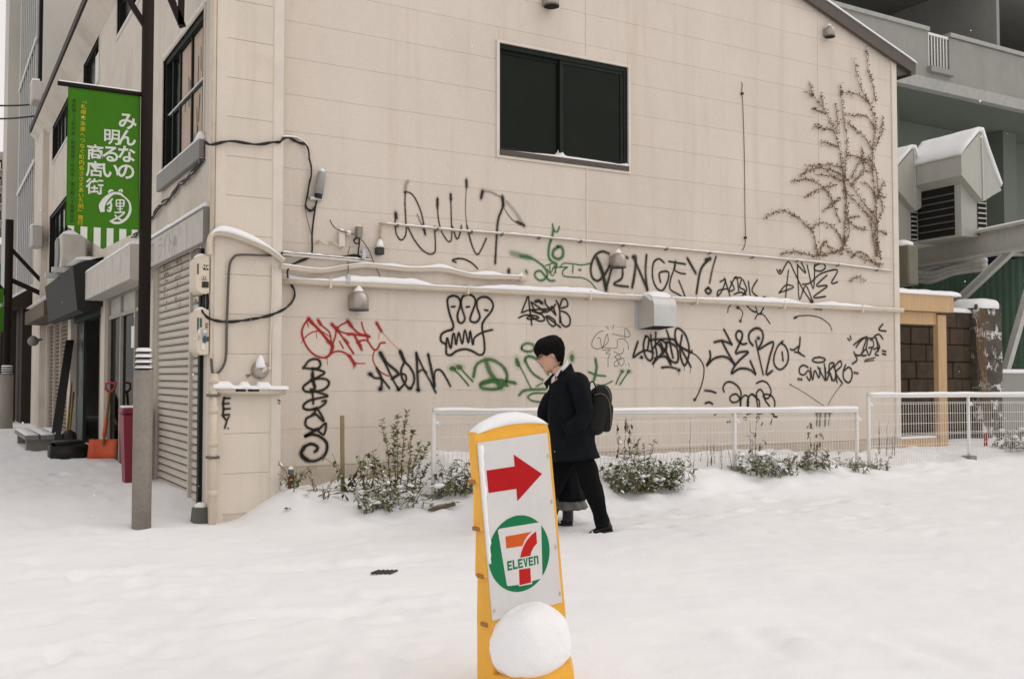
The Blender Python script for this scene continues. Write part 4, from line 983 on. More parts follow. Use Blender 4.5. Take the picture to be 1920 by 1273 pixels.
# tray, taps, small boxes
a, b = wp(530, 477, 0.025), wp(700, 492, 0.025)
bm = B(); tube(bm, [a, b], 0.012, 8); o = obj('cable_tray_pipe', bm, TRIMW, None, True); tag(o, 'white conduit under the black cables left of the junction box', 'pipe')
bm = B(); snowline(bm, [a+(b-a)*(i/40) for i in range(41)], 0.03, lambda i: max(0.006, 0.012+0.02*nz(i*0.3, 2.9)), 6, 0.02); obj('conduit_snow', bm, SNOW, o, True)
for k, (x, y) in enumerate(((596, 453), (620, 455))):
    p, q = wp(x, y, 0.0), wp(x+18, y+8, 0.10)
    bm = B(); tube(bm, [p, Vector((p.x, p.y-0.05, p.z)), q], 0.009, 7); o = obj('hook_bracket', bm, CREAM, None, True); tag(o, 'left cream hook bracket sticking out of the wall' if k == 0 else 'right cream hook bracket touching the white box', 'bracket', 'hook brackets')
    bm = B(); tube(bm, [(p.x, WY-0.0005, p.z), (p.x, WY-0.02, p.z)], 0.018, 8); obj('mount', bm, CREAM, o)
def wallbox(name, x0, y0, x1, y1, d, m, label, cat, cap=0.03):
    p, q = onY(WY-0.02, x0, y0), onY(WY-0.02, x1, y1)
    bm = B(); box(bm, (p.x, WY-d, q.z), (q.x, WY-0.0005, p.z)); bevel(bm, 0.005); o = obj(name, bm, m); tag(o, label, cat)
    if cap:
        r = (q.x-p.x)/2; bm = B(); lathe(bm, [(r, -0.006), (r*.85, cap*.5), (r*.4, cap), (0, cap*1.05)], Matrix.Translation(((p.x+q.x)/2, WY-d/2, p.z)) @ Matrix.Diagonal((1, d/2/r, 1, 1)), 10); obj('snow_cap', bm, SNOW, o, True)
    return o
wallbox('white_terminal_box', 634, 434, 645, 464, 0.05, TRIMW, 'slim white terminal box beside the hook brackets', 'terminal box')
wallbox('grey_terminal_box', 667, 425, 677, 447, 0.07, mat('tb_grey', (0.24, 0.215, 0.175), 0.6), 'slim grey terminal box above a cable coil', 'terminal box', 0.012)
bm = B(); p = wp(653, 437, 0.04); lathe(bm, [(0.0, -0.03), (0.03, -0.025), (0.032, 0.0), (0.02, 0.014)], Matrix.Translation(p), 12); o = obj('round_fitting', bm, CREAM, None, True); tag(o, 'small round cream fitting between the two terminal boxes', 'fitting')
bm = B(); lathe(bm, [(0.032, 0), (0.028, 0.02), (0, 0.028)], Matrix.Translation(p), 10); obj('snow_cap', bm, SNOW, o, True)
cable('cable_coil', 'small coil of black cable under the grey terminal box', 'cable', "664,450 670,446 674,450 671,457 665,455 664,449 671,446 674,452 672,470 672,480 676,488 672,491 660,486", 0.008, BLACKC, 0.05)
cable('loose_wire', 'loose thin black wire arcing down across the conduit end', 'cable', "619,412 622,420 632,430 650,436 668,441 680,452 692,470 700,490 706,504 713,519", 0.006, GREYC, 0.06)
cable('loose_wire', 'thin wire hanging to the clamp on the long pipe', 'cable', "656,463 652,480 653,500 652,514", 0.005, GREYC, 0.08)
cable('loose_wire', 'fine wire slanting beside the cable drop', 'cable', "571,384 577,415 584,440", 0.004, GREYC, 0.03)
for k, (x, y, lab) in enumerate(((652, 520, 'grey valve clamp on the long pipe above the bell vent'), (681, 474, 'tangled grey clamp at the end of the cable tray'))):
    q = wp(x, y, 0.08); bm = B(); box(bm, (q.x-0.02, q.y-0.03, q.z-0.06), (q.x+0.02, q.y+0.03, q.z+0.03)); box(bm, (q.x-0.04, q.y-0.012, q.z-0.03), (q.x+0.04, q.y+0.012, q.z-0.01)); bevel(bm, 0.004); o = obj('clamp', bm, GALV); tag(o, lab, 'clamp')
# hanging wire high on the wall
cable('hanging_wire', 'single thin wire hanging down the wall left of the creeper', 'cable', "1390,154 1392,160 1391,172 1393,200 1396,300 1397,400 1398,446 1396,462 1392,470", 0.0038, BLACKC, 0.008)
bm = B()
for y in (176, 446): q = wp(1392 if y < 300 else 1398, y, 0.02); box(bm, (q.x-0.013, q.y-0.013, q.z-0.013), (q.x+0.013, WY-0.0005, q.z+0.013))
o = obj('wire_staples', bm, BLACKC); tag(o, 'pair of dark staples holding the hanging wire', 'staples')
# wires in the street window zone
cable('facade_cable', None, None, "384,300 386,301", 0.006, BLACKC, 0.02, parent=bld)
rr = random.Random(12)
for k in range(2):
    pts = [Vector((CX-0.03+rr.uniform(-.01, .01), 9.5+i*0.16, 3.37-0.012*i+0.025*math.sin(i*1.1+k*2))) for i in range(24)]
    bm = B(); tube(bm, smooth(pts, 3), 0.012, 5); o = obj('street_cable', bm, BLACKC, None, True); tag(o, 'black cable sagging along the street wall under the window, %s strand' % ('upper' if k else 'lower'), 'cable', 'cables under the street window')
    bm = B(); snowline(bm, smooth(pts, 2), 0.02, lambda i: max(0.004, 0.012*nz(i*.5, k)+.008), 5, 0.008); obj('cable_snow', bm, SNOW, o, True)

# ------------------------------------------------------------------ vents
def bell_vent(x, ytop, ybot, wpx, label, cap=True, off=0.0):
    ym = (ytop+ybot)/2
    p = onY(WY, x, ym); k = (p-CP).dot(FW)/FPX
    r = wpx*k/2; zt, zb = onY(WY-r, x, ytop).z, onY(WY-r, x, ybot).z
    c = onY(WY-r-0.01, x, ym); h = zt-zb
    M = Matrix.Translation((c.x, WY-r-0.012, zb))
    bm = B(); prof = [(r*0.93, 0.0), (r, 0.0), (r, h*0.55), (r*.95, h*.72), (r*.78, h*.87), (r*.5, h*.96), (0.0, h)]
    lathe(bm, prof, M, 24); o = obj('bell_vent', bm, STEEL, None, True); tag(o, label, 'vent', 'domed wall vents')
    bm = B(); lathe(bm, [(r*1.02, 0.0), (r*1.04, 0.006), (r*1.02, 0.018), (r*1.0, 0.02)], M, 24); obj('rim', bm, GREYC, o, True)
    bm = B(); lathe(bm, [(0, -0.001), (r*.9, -0.001), (r*.9, -0.0005), (0, -0.0005)], M, 24); obj('opening', bm, HOLE, o)
    bm = B(); box(bm, (c.x-r*.8, WY-0.05, zb+h*.2), (c.x+r*.8, WY-0.0005, zb+h*.8)); obj('collar', bm, STEEL, o)
    if cap:
        bm = B(); lathe(bm, [(r*.62, 0), (r*.55, h*.12), (r*.3, h*.30), (r*.08, h*.40), (0, h*.41)], M @ Matrix.Translation((0, 0.01, h*.84)), 14); obj('snow_cap', bm, SNOW, o, True)
    return o
bell_vent(673, 545, 583, 36, 'domed steel vent with a snow peak hanging below the long pipe')
bell_vent(1160, 474, 503, 27, 'domed steel vent among the letters of the wide black tag')
bell_vent(1556, 50, 71, 18, 'small domed vent high up under the roof slope at right')
bell_vent(1034, -8, 14, 28, 'domed vent cut off by the top edge of the picture', False)
# square hood
p, q = onY(WY, 1190, 552), onY(WY, 1190, 617)
hx0, hz1, hz0 = p.x, onY(WY-0.03, 1192, 552).z, onY(WY-0.03, 1192, 617).z
hw_ = onY(WY-0.25, 1257, 600).x - hx0
dpt = 0.30
bm = B()
boxo_pts = [(0, hz0), (0, hz1)] + [(-dpt*0.45-dpt*0.55*math.sin(t), hz1-0.16+0.16*math.cos(t)) for t in [i*math.pi/2/8 for i in range(9)]] + [(-dpt, hz0+0.03)]
prism(bm, [(hx0+0.05, WY-0.006+y, z) for y, z in boxo_pts], (hw_, 0, 0)); hd = obj('vent_hood', bm, GALV); tag(hd, 'square galvanised vent hood with curved front under snow on the long pipe', 'vent')
boxo('flange', (hx0, WY-0.0055, hz0-0.02), (hx0+hw_+0.10, WY-0.0005, hz1+0.01), GALV, hd)
bm = B(); prism(bm, [(hx0+0.056, WY-0.01, hz0-0.0015), (hx0+0.044+hw_, WY-0.01, hz0-0.0015), (hx0+0.044+hw_, WY-dpt, hz0+0.0285), (hx0+0.056, WY-dpt, hz0+0.0285)], (0, 0, 0.0008)); obj('opening', bm, HOLE, hd)
bm = B(); rings = []
for i in range(13):
    x = hx0+0.045+(hw_+0.01)*i/12; e = math.sin(math.pi*min(1, max(0, i/12)))**.4
    rings.append([(x, WY-0.01-0.26*t, hz1-0.004-(0.10*max(0, t-.5)**2*3)+(0.045*e*math.sin(math.pi*t)**.6)) for t in [k/8 for k in range(9)]] + [(x, WY-0.01-0.26*t, hz1-0.03-(0.10*max(0, t-.5)**2*3)) for t in (0.95, .5, 0.02)])
loft(bm, rings); obj('hood_snow', bm, SNOW, hd, True)

# ------------------------------------------------------------------ creeper
VINE = """560,990 570,880 575,760 560,640 545,520 520,430 480,340 430,270 380,235|720,1020 725,900 715,760 700,600 705,480 715,380 690,300 640,210 612,75|720,285 700,200 680,130 670,30
575,760 570,640 575,550 580,470 565,380 550,240 550,200|700,820 640,740 600,680 570,640|720,760 740,700 760,660|715,500 745,430 748,360|705,520 660,450 600,400 580,380|715,420 680,360 640,350 560,350|690,300 650,260 600,240 550,240
560,960 520,890 460,860 400,890|440,1020 420,920 370,860 310,815 260,805 180,840|260,1012 340,1000 440,1020 560,990 650,1030 750,1060|545,860 510,760 460,690 400,655 310,665|560,640 500,610 430,600 350,640|560,600 500,585 390,590
560,660 500,640 430,630|530,680 450,700 380,740|550,740 460,810|580,540 640,550 700,600|600,650 640,570 700,560|600,690 650,620 700,620|720,740 680,680 640,670|540,500 490,480 450,480|520,420 420,400|480,340 410,315|640,830 580,840|670,895 620,880 580,840
590,1140 630,1120 660,1135|720,1020 700,900 690,820|770,920 735,900|740,1040 715,900 705,800|560,980 590,900 575,800|450,1020 470,950 510,1000 560,1010|600,1030 640,1000 700,1040 740,1080|650,500 660,580 655,640|525,290 535,380 530,440|455,250 470,310|400,190 415,260|680,540 720,620 730,720 770,740|560,700 620,760 700,850|735,730 750,800 720,860"""
vine = thing('creeper', 'bare brown creeper climbing the right end of the wall above the conduit', 'creeper', onY(WY, 1620, 500))
STEM = mat('vine_stem', (0.23, 0.15, 0.085), 0.9, var=0.25, scale=20)
BUD = mat('vine_bud', (0.175, 0.105, 0.048), 0.9, var=0.4, scale=30)
rr = random.Random(21); bmS = B(); bv = []; bf = []
for s in VINE.replace('\n', '|').split('|'):
    P = smooth([onY(WY-0.012, 1360+a/2.547, 80+b/2.547) for a, b in px(s)], 7)
    n = len(P); tube(bmS, [p+Vector((rr.uniform(-.004, .004), -rr.uniform(0, .012), rr.uniform(-.004, .004))) for p in P], [0.0065-0.0042*i/n for i in range(n)], 4)
    for _ in range(n//5):                     # fine side twigs
        c = P[rr.randrange(n)]; a_ = rr.uniform(0, 6.28); L_ = rr.uniform(.03, .11)
        tube(bmS, [c, c+Vector((math.cos(a_)*L_*.6, -.012, math.sin(a_)*L_*.6)), c+Vector((math.cos(a_+.4)*L_, -.006, math.sin(a_+.4)*L_))], [.0028, .002, .0014], 3)
    acc = 0.0
    for i in range(n-1):
        L = (P[i+1]-P[i]).length; m_ = max(1, int(L/0.0085))
        for k in range(m_):
            if rr.random() < 0.12: continue
            c = P[i].lerp(P[i+1], rr.random()) + Vector((rr.gauss(0, .018), -rr.uniform(.004, .035), rr.gauss(0, .018)))
            r = rr.uniform(0.0045, 0.0085)*rr.choice((1, 1, 1.6, 2.2)); o_ = len(bv)
            ax = Vector((rr.gauss(0, 1), rr.gauss(0, 1), rr.gauss(0, 1))).normalized(); b_ = ax.orthogonal().normalized()
            c_ = ax.cross(b_); bv += [c+ax*r*1.3, c+b_*r, c-ax*r, c-b_*r, c+c_*r*.7, c-c_*r*.7]
            bf += [(o_, o_+1, o_+4), (o_+1, o_+2, o_+4), (o_+2, o_+3, o_+4), (o_+3, o_, o_+4), (o_+1, o_, o_+5), (o_+2, o_+1, o_+5), (o_+3, o_+2, o_+5), (o_, o_+3, o_+5)]
obj('stem', bmS, STEM, vine)
me = bpy.data.meshes.new('buds'); me.from_pydata([tuple(v) for v in bv], [], bf); o = obj('buds', me, BUD, vine); o['kind'] = 'stuff'
SIGN_C = Vector((2.215, 3.730, 0.718))
SIGN_R = (math.radians(-1.84), math.radians(-4.83), math.radians(3.96))
# ------------------------------------------------------------------ fences
FY = 8.75
def fence(xs_top, ytops, label, post_h, last=None, sag=0.0, rail2=True):
    tops = [onY(FY, x, y) for x, y in zip(xs_top, ytops)]
    root = thing('wire_fence', label, 'fence', (tops[0].x, FY, 0.15), 'white wire fences before the wall')
    for i, t in enumerate(tops):
        bm = B(); tube(bm, [(t.x, FY, -0.1), (t.x, FY, t.z)], 0.024, 10); po = obj('post', bm, WHITEP, root, True)
        bm = B(); tube(bm, [(t.x, FY, t.z-0.13), (t.x+0.07, FY-0.01, t.z-0.13)], 0.016, 8); obj('clip', bm, WHITEP, po, True)
        bm = B(); lathe(bm, [(0.02, 0), (0.025, .012), (0.012, .028), (0, .03)], Matrix.Translation((t.x+.03, FY-.01, t.z-.117)), 8); obj('clip_snow', bm, SNOW, po, True)
        bm = B(); box(bm, (t.x-0.075, FY-0.075, ground_z(t.x, FY)-0.05), (t.x+0.075, FY+0.075, ground_z(t.x, FY)+0.03)); bevel(bm, 0.01); obj('foot', bm, POLEG, po)
    R = []
    for i in range(len(tops)-1): R += straight(tops[i], tops[i+1], 24)[:-1]
    R.append(tops[-1])
    bm = B(); tube(bm, R, 0.029, 10); obj('top_rail', bm, WHITEP, root, True)
    bm = B(); snowline(bm, R, 0.07, lambda i: max(0.014, 0.036+0.016*nz(i*0.2, 3.3)), 8, 0.012); obj('rail_snow', bm, SNOW, root, True)
    for i in range(len(tops)-1):
        p, q = tops[i], tops[i+1]; bm = B()
        L = q.x-p.x; n = int(L/0.05); y = FY-0.012; r = 0.0019
        zb = 0.12
        for k in range(1, n):
            x = p.x+L*k/n; zt = p.z+(q.z-p.z)*k/n-0.09
            box(bm, (x-r, y-r, zb), (x+r, y+r, zt))
        for dz in (0.09, 0.11, 0.24, 0.37, 0.50, 0.52, 0.65, 0.78):
            beam(bm, (p.x, y-0.005, p.z-dz), (q.x, y-0.005, q.z-dz), 0.005, 0.005)
        o = obj('wire_mesh', bm, WHITEP, root); o['kind'] = 'stuff'
    return root
fence([813, 1095, 1377, 1606], [773, 773, 771, 769], 'long white wire fence with a snowy rail behind the walking man', 0.9)
fence([1628, 1815, 2010], [742, 741, 741], 'shorter white wire fence in front of the wooden doorway at right', 0.9)

# ------------------------------------------------------------------ plants along the wall
LEAFG = mat('leaf_green', (0.115, 0.165, 0.045), 0.55, var=0.4, scale=15)
LEAFO = mat('leaf_olive', (0.215, 0.195, 0.075), 0.6, var=0.35, scale=15)
LEAFB = mat('leaf_brown', (0.085, 0.055, 0.03), 0.7, var=0.4, scale=15)
LEAFD = mat('leaf_dry', (0.33, 0.23, 0.15), 0.8, var=0.25, scale=15)
TWIG = mat('twig', (0.12, 0.09, 0.055), 0.9)
def leaf(v, f, mi, c, d, u, L, W, idx):
    s = d.cross(u)
    s = s.normalized() if s.length > 1e-6 else d.orthogonal().normalized()
    u = s.cross(d); o = len(v)
    v += [c, c+d*L*.45+s*W*.5-u*W*.12, c+d*L*.5+u*W*.1, c+d*L*.45-s*W*.5-u*W*.12, c+d*L-u*L*.15]
    f += [(o, o+1, o+2), (o, o+2, o+3), (o+1, o+4, o+2), (o+2, o+4, o+3)]
    mi += [idx]*4
def plant(name, label, cat, base, stems, mats, snow=0.3, leafL=0.05, group='snowy plants along the wall', dens=0.02, droop=0.3, seed=1, clump=None):
    """stems: list of (dx, dy, height, lean_x, lean_y)"""
    rr = random.Random(seed); root = thing(name, label, cat, base, group)
    bmS = B(); v, f, mi = [], [], []
    ns = len(mats)
    for dx, dy, h, lx, ly in stems:
        p = Vector(base)+Vector((dx, dy, -0.02)); P = []
        for i in range(9):
            t = i/8; P.append(p+Vector((lx*t*t, ly*t*t, h*t*(1-0.12*t*abs(lx)/(h+.01))))+Vector((rr.uniform(-.01, .01), rr.uniform(-.01, .01), 0))*(i > 0))
        tube(bmS, P, [0.0055-0.004*i/8 for i in range(9)], 4)
        L = sum((P[i+1]-P[i]).length for i in range(8)); n = int(L/dens)
        for k in range(n):
            t = rr.uniform(0.08, 1)*8; i = min(7, int(t)); c = P[i].lerp(P[i+1], t-i)
            az = rr.uniform(0, 6.28); d = Vector((math.cos(az), math.sin(az), rr.uniform(-.6, .9)-droop)).normalized()
            up = Vector((0, 0, 1))
            L_ = leafL*rr.choice((rr.uniform(.4, .8), rr.uniform(.8, 1.5))); idx = rr.choices(range(ns), [3, 2, 1][:ns])[0]
            leaf(v, f, mi, c, d, up, L_, L_*.55, idx)
            if rr.random() < snow*.72 and d.z > -0.75:
                leaf(v, f, mi, c+Vector((0, 0, .006)), d, up, L_*.95, L_*.62, ns)
    obj('stems', bmS, TWIG, root)
    if len(stems) > 20:                       # clumps of snow caught in the branches
        bm = B()
        for _ in range(len(stems)//5):
            dx, dy, h, lx, ly = rr.choice(stems); c = Vector(base)+Vector((dx+lx*.6, dy+ly*.6, h*rr.uniform(.55, .95))); r = rr.uniform(.018, .05); o0 = len(bm.verts)
            bmesh.ops.create_icosphere(bm, subdivisions=2, radius=1, matrix=Matrix.Translation(c) @ Matrix.Diagonal((r*rr.uniform(.8, 1.5), r, r*.55, 1))); bm.verts.ensure_lookup_table()
            for v_ in bm.verts[o0:]: v_.co += Vector((nz(v_.co.x*30, v_.co.y*30, v_.co.z*30), nz(v_.co.x*30+9, v_.co.y*30, v_.co.z*30), nz(v_.co.x*30, v_.co.y*30+5, v_.co.z*30)))*r*.35
        o = obj('snow_clumps', bm, SNOW, root, True); o['kind'] = 'stuff'
    me = bpy.data.meshes.new('leaves'); me.from_pydata([tuple(x) for x in v], [], f)
    for m in list(mats)+[SNOW]: me.materials.append(m)
    o = obj('leaves', me, None, root); o['kind'] = 'stuff'
    for p, q in zip(me.polygons, mi): p.material_index = q
    return root
def gp(x, y, Y):
    p = onY(Y, x, y); return (p.x, Y, ground_z(p.x, Y))
rr = random.Random(31)
def fan(n, w, h0, h1, lean, dw=0.18):
    return [(rr.uniform(-w, w), rr.uniform(-dw, dw), rr.uniform(h0, h1), rr.uniform(-lean, lean), rr.uniform(-lean, lean*.4)) for _ in range(n)]
b = gp(745, 905, 8.85)
plant('tall_shrub', 'tall olive shrub with upright leafy spikes beside the fence end post', 'shrub', b,
      [(.0, .0, .78, .00, .02), (.05, .02, .82, .05, 0), (-.06, .03, .75, -.10, 0), (.14, -.02, .55, .10, 0), (.18, 0, .52, .16, 0), (-.12, 0, .38, -.1, 0), (-.2, 0, .45, -.05, .02), (.1, 0, .62, .08, .02), (-.02, 0, .66, -.03, 0), (.22, 0, .4, .2, 0)], [LEAFO, LEAFG], .12, .044, dens=.0052, droop=-.4, seed=2)
plant('low_shrub', 'sprawling snow flecked shrub at the foot of the tall spikes', 'shrub', gp(735, 930, 8.62), fan(46, .34, .08, .34, .28), [LEAFO, LEAFG, LEAFB], .6, .042, dens=.018, seed=3)
plant('low_shrub', 'olive shrub with drooping leaves between wooden stake and tall shrub', 'shrub', gp(690, 905, 8.85), fan(11, .12, .2, .45, .12), [LEAFG, LEAFO, LEAFB], .25, .05, dens=.018, seed=4, droop=.5)
plant('trailing_plant', 'trailing green plant round the short post by the pier', 'plant', gp(553, 925, 9.1), fan(7, .07, .1, .26, .16) + [(-.05, 0, .3, -.12, 0), (.05, -.2, .06, .1, -.35)], [LEAFG, LEAFO], .3, .045, dens=.02, seed=5, droop=.5)
plant('dry_flower', 'pale dry branching flower stalk lying in the snow near the pier', 'plant', gp(600, 935, 8.9), fan(9, .03, .06, .30, .22), [LEAFD], .3, .03, dens=.035, seed=6)
plant('hanging_leaves', 'dark wilted leaves hanging at the foot of the wooden stake', 'plant', gp(648, 915, 8.95), fan(5, .10, .05, .2, .06) + [(.0, 0, .42, -.25, 0), (.05, 0, .42, .2, 0), (-.02, 0, .40, -.12, 0)], [LEAFB, LEAFG], .1, .065, dens=.028, seed=7, droop=.9)
plant('green_shrub', 'green shrub half hidden by the left edge of the yellow sign', 'shrub', gp(852, 915, 8.66), fan(26, .16, .10, .36, .14), [LEAFG, LEAFO, LEAFB], .4, .055, dens=.016, seed=8)
plant('green_shrub', 'wide dense snow flecked shrub right of the walking man', 'shrub', gp(1203, 900, 8.45), fan(95, .42, .08, .34, .22, .26), [LEAFG, LEAFO, LEAFB], .45, .052, dens=.012, seed=9)
plant('green_shrub', 'leafy tuft sticking up behind the dense shrub', 'shrub', gp(1190, 880, 8.62), fan(10, .10, .3, .5, .10), [LEAFG, LEAFO], .3, .05, dens=.015, seed=10)
plant('green_shrub', 'bright green sprig at the right end of the dense shrub', 'shrub', gp(1272, 895, 8.5), fan(14, .10, .12, .3, .10), [LEAFG], .3, .05, dens=.018, seed=11)
plant('green_shrub', 'green shrub under the middle fence post', 'shrub', gp(1440, 885, 8.52), fan(46, .34, .10, .30, .16), [LEAFG, LEAFO, LEAFB], .45, .052, dens=.015, seed=12)
plant('green_shrub', 'low olive shrub near the right end of the long fence', 'shrub', gp(1520, 878, 8.56), fan(40, .30, .08, .26, .14), [LEAFO, LEAFG, LEAFB], .45, .048, dens=.015, seed=13)
plant('green_shrub', 'small green tuft at the last post of the long fence', 'shrub', gp(1602, 868, 8.6), fan(12, .10, .08, .28, .10), [LEAFG, LEAFO], .3, .05, dens=.018, seed=14)
plant('green_shrub', 'tiny tuft at the first post of the shorter fence', 'shrub', gp(1645, 858, 8.65), fan(9, .07, .08, .24, .08), [LEAFO, LEAFB], .3, .045, dens=.02, seed=15)
plant('green_shrub', 'snow laden shrub behind the shorter fence at the picture edge', 'shrub', gp(1905, 840, 9.0), fan(40, .35, .10, .4, .22), [LEAFB, LEAFO], .7, .06, dens=.02, seed=16)
plant('dry_stalk', 'tall bare dark stalk behind the fence right of the dense shrub', 'plant', gp(1293, 885, 8.8), [(0, 0, .58, .02, 0), (.06, 0, .2, .02, 0)], [LEAFB], .1, .02, dens=.12, seed=17)
plant('dry_stalk', 'cluster of thin dry stalks left of the middle fence post', 'plant', gp(1335, 885, 8.85), fan(9, .16, .2, .36, .06), [LEAFD], .2, .025, dens=.06, seed=18)
plant('dry_stalk', 'dry stalk with dark curled leaves right of the middle fence post', 'plant', gp(1410, 870, 9.0), [(0, 0, .5, -.03, 0), (.05, 0, .55, .05, 0), (.02, 0, .35, -.1, 0), (.1, 0, .3, .12, 0)], [LEAFB], .05, .06, dens=.05, seed=19, droop=.7)
plant('dry_stalk', 'drooping olive leaves hanging beside the slate smudge', 'plant', gp(1520, 855, 9.05), [(0, 0, .5, -.02, 0), (.08, 0, .3, .14, 0), (.06, 0, .34, .05, 0), (.1, 0, .36, .1, 0)], [LEAFO], .05, .07, dens=.03, seed=20, droop=1.2)
plant('dry_stalk', 'dark dead leaves against the wall just right of the backpack', 'plant', gp(1160, 850, 9.2), [(0, 0, .45, -.02, 0), (.08, 0, .5, .03, 0), (.14, 0, .48, .05, 0)], [LEAFB], .05, .06, dens=.03, seed=22, droop=1.2)
plant('dry_stalk', 'red brown dry stalks between the two fences', 'plant', gp(1660, 850, 9.1), fan(5, .10, .25, .5, .05), [LEAFB], .1, .03, dens=.08, seed=23)
# stake, short post, buried branch
q = gp(643, 905, 9.0); bm = B(); tube(bm, [(q[0], q[1], 0), (q[0]-.012, q[1], onY(9.0, 643, 779).z)], 0.021, 9); o = obj('wooden_stake', bm, mat('stake', (0.24, 0.18, 0.09), .7, var=.15), None, True); tag(o, 'slim brown wooden stake standing in the snow left of the shrubs', 'stake')
z1 = onY(9.15, 545, 880).z; q = gp(545, 930, 9.15)
bm = B(); tube(bm, [(q[0], q[1], 0), (q[0], q[1], z1-.17)], 0.026, 10); o = obj('short_post', bm, mat('post_teal', (0.06, 0.13, 0.11), .6), None, True); tag(o, 'short teal and rust red post by the pier', 'post')
bm = B(); tube(bm, [(q[0], q[1], z1-.17), (q[0], q[1], z1-.06)], 0.0265, 10); obj('rusty_band', bm, mat('band_red', (0.12, 0.03, 0.018), .8), o, True)
bm = B(); tube(bm, [(q[0], q[1], z1-.06), (q[0], q[1], z1)], 0.029, 10); obj('cap', bm, GREYC, o, True)
bm = B(); lathe(bm, [(0.027, 0), (.024, .02), (0, .03)], Matrix.Translation((q[0], q[1], z1)), 10); obj('snow_cap', bm, SNOW, o, True)
p0 = gp(803, 944, 8.3); p1 = gp(852, 940, 8.35)
bm = B(); tube(bm, smooth([Vector(p0)+Vector((0, 0, .02)), Vector(p0).lerp(Vector(p1), .5)+Vector((0, 0, .03)), Vector(p1)+Vector((0, 0, .05))], 4), [.008, .014, .018, .02, .02, .02, .02, .02, .02], 7); o = obj('fallen_branch', bm, TWIG, None, True); tag(o, 'mossy branch poking out of the snow left of the yellow sign', 'branch')
# drain grate showing through the snow
g0 = onZ(0.0, 722, 1077); gr = thing('drain_grate', 'piece of dark drain grate showing through the snow left of the yellow sign', 'grate', (g0.x, g0.y, ground_z(g0.x, g0.y)))
for k in range(5):
    bm = B(); d = RT*(-.065+k*.03); zc = ground_z(g0.x, g0.y)+.004
    beam(bm, Vector((g0.x, g0.y, zc))+d-FH*.05-RT*.02, Vector((g0.x, g0.y, zc))+d+FH*.05+RT*.02, .016, .012); obj('bar', bm, mat('grate_iron', (0.05, 0.045, 0.04), .7), gr)
# debris by the pier foot
rr = random.Random(8)
for k, (x, y) in enumerate(((513, 966), (529, 965), (456, 965), (541, 982))):
    c = onZ(0.03, x, y); v, f, mi = [], [], []
    for _ in range(4): leaf(v, f, mi, Vector((c.x, c.y, ground_z(c.x, c.y)+.012))+Vector((rr.uniform(-.03, .03), rr.uniform(-.03, .03), 0)), Vector((rr.uniform(-1, 1), rr.uniform(-1, 1), .5)).normalized(), Vector((0, 0, 1)), .05, .025, 0)
    me = bpy.data.meshes.new('dead_leaf'); me.from_pydata([tuple(x) for x in v], [], f); o = obj('dead_leaf', me, LEAFB)
    tag(o, ('curled dead leaves on snow right of the pier foot', 'single dark leaf scrap right of the curled leaves', 'dark dead leaves on the snow against the pier foot', 'dead leaf scrap nearest the picture foot before the pier')[k], 'leaf', 'dead leaves on the snow')

# ------------------------------------------------------------------ yellow sign stand
SW, SH = 0.37, 0.75
SM = Matrix.Translation(SIGN_C) @ Matrix.Rotation(SIGN_R[2], 4, 'Z') @ Matrix.Rotation(SIGN_R[0], 4, 'X') @ Matrix.Rotation(SIGN_R[1], 4, 'Y')
YEL = mat('sign_yellow', (0.82, 0.42, 0.05), 0.5, var=0.08, scale=5, dirt=(0.66, 0.33, 0.06), dscale=7, dlo=.55, dhi=.85, spec=.2, fine=.03)
SWHITE = mat('sign_white', (0.64, 0.625, 0.61), 0.5, spec=.2, fine=.02, var=0.035, scale=4, dirt=(0.58, 0.565, 0.55), dscale=5, dlo=.5, dhi=.8)
sroot = thing('sign_stand', 'yellow plastic sign stand with red arrow and round green logo, heaped with snow', 'sign', SM @ Vector((0, 0, -.72)))
def sobj(name, bm, m, sm=False, label=None, par=None):
    bm.transform(SM); return obj(name, bm, m, par or sroot, sm, label)
def outline(z, grow=0.0):
    """half widths (left, right) of the yellow body at local height z"""
    t = sst(-.40, -.74, z)
    return (-SW/2-.010-.018*t-grow, SW/2+.022-.012*t+grow)
# body: rings from the base to the arched top; stepped flank
bm = B(); zsr = [-.74, -.62, -.55, -.42, -.40, -.39, -.20, -.195, -.185, .00, .005, .015, .2, .205, .215, .365, .385, .41]
rings = []
for i, z in enumerate(zsr):
    l, r = outline(z); d = .052+.075*sst(.4, -.74, z)
    step = .012*((i % 3) == 0 and 3 < i < 15)
    l += step; top = sst(.36, .42, z)
    rings.append([(l+.01*top, -.012, z), (l+.006, -.02, z), (r-.006-.01*top, -.02, z), (r-.01*top, -.012, z), (r-.015*top, d-.02, z), (r-.03, d, z), (l+.03, d, z), (l+.004+.01*top, d-.02, z)])
loft(bm, rings); bodyo = sobj('body', bm, YEL)
# arched cap on top
bm = B(); rings = []
l, r = outline(.4)
for i in range(15):
    t = i/14; x = l+.012+(r-l-.026)*t; h_ = .022*math.sin(math.pi*t)**.8
    rings.append([(x, -.018, .405), (x, -.018, .412+h_*.9), (x, .0, .416+h_), (x, .045, .416+h_), (x, .053, .412+h_*.9), (x, .053, .405)])
loft(bm, rings); sobj('arched_top', bm, YEL)
# side ribs
for z in (-.395, -.19, .01, .21):
    for s in (0, 1):
        l, r = outline(z); bm = B(); x = l-.004 if s == 0 else r-.006
        box(bm, (x, .0, z-.008), (x+.012, .05, z+.008)); sobj('catch', bm, mat('catch_brown', (.32, .15, .03), .6))
        bm = B(); x = -SW/2+.008 if s == 0 else SW/2-.014; box(bm, (x, -.031, z+.055), (x+.008, -.0275, z+.07)); sobj('rivet', bm, GALV)
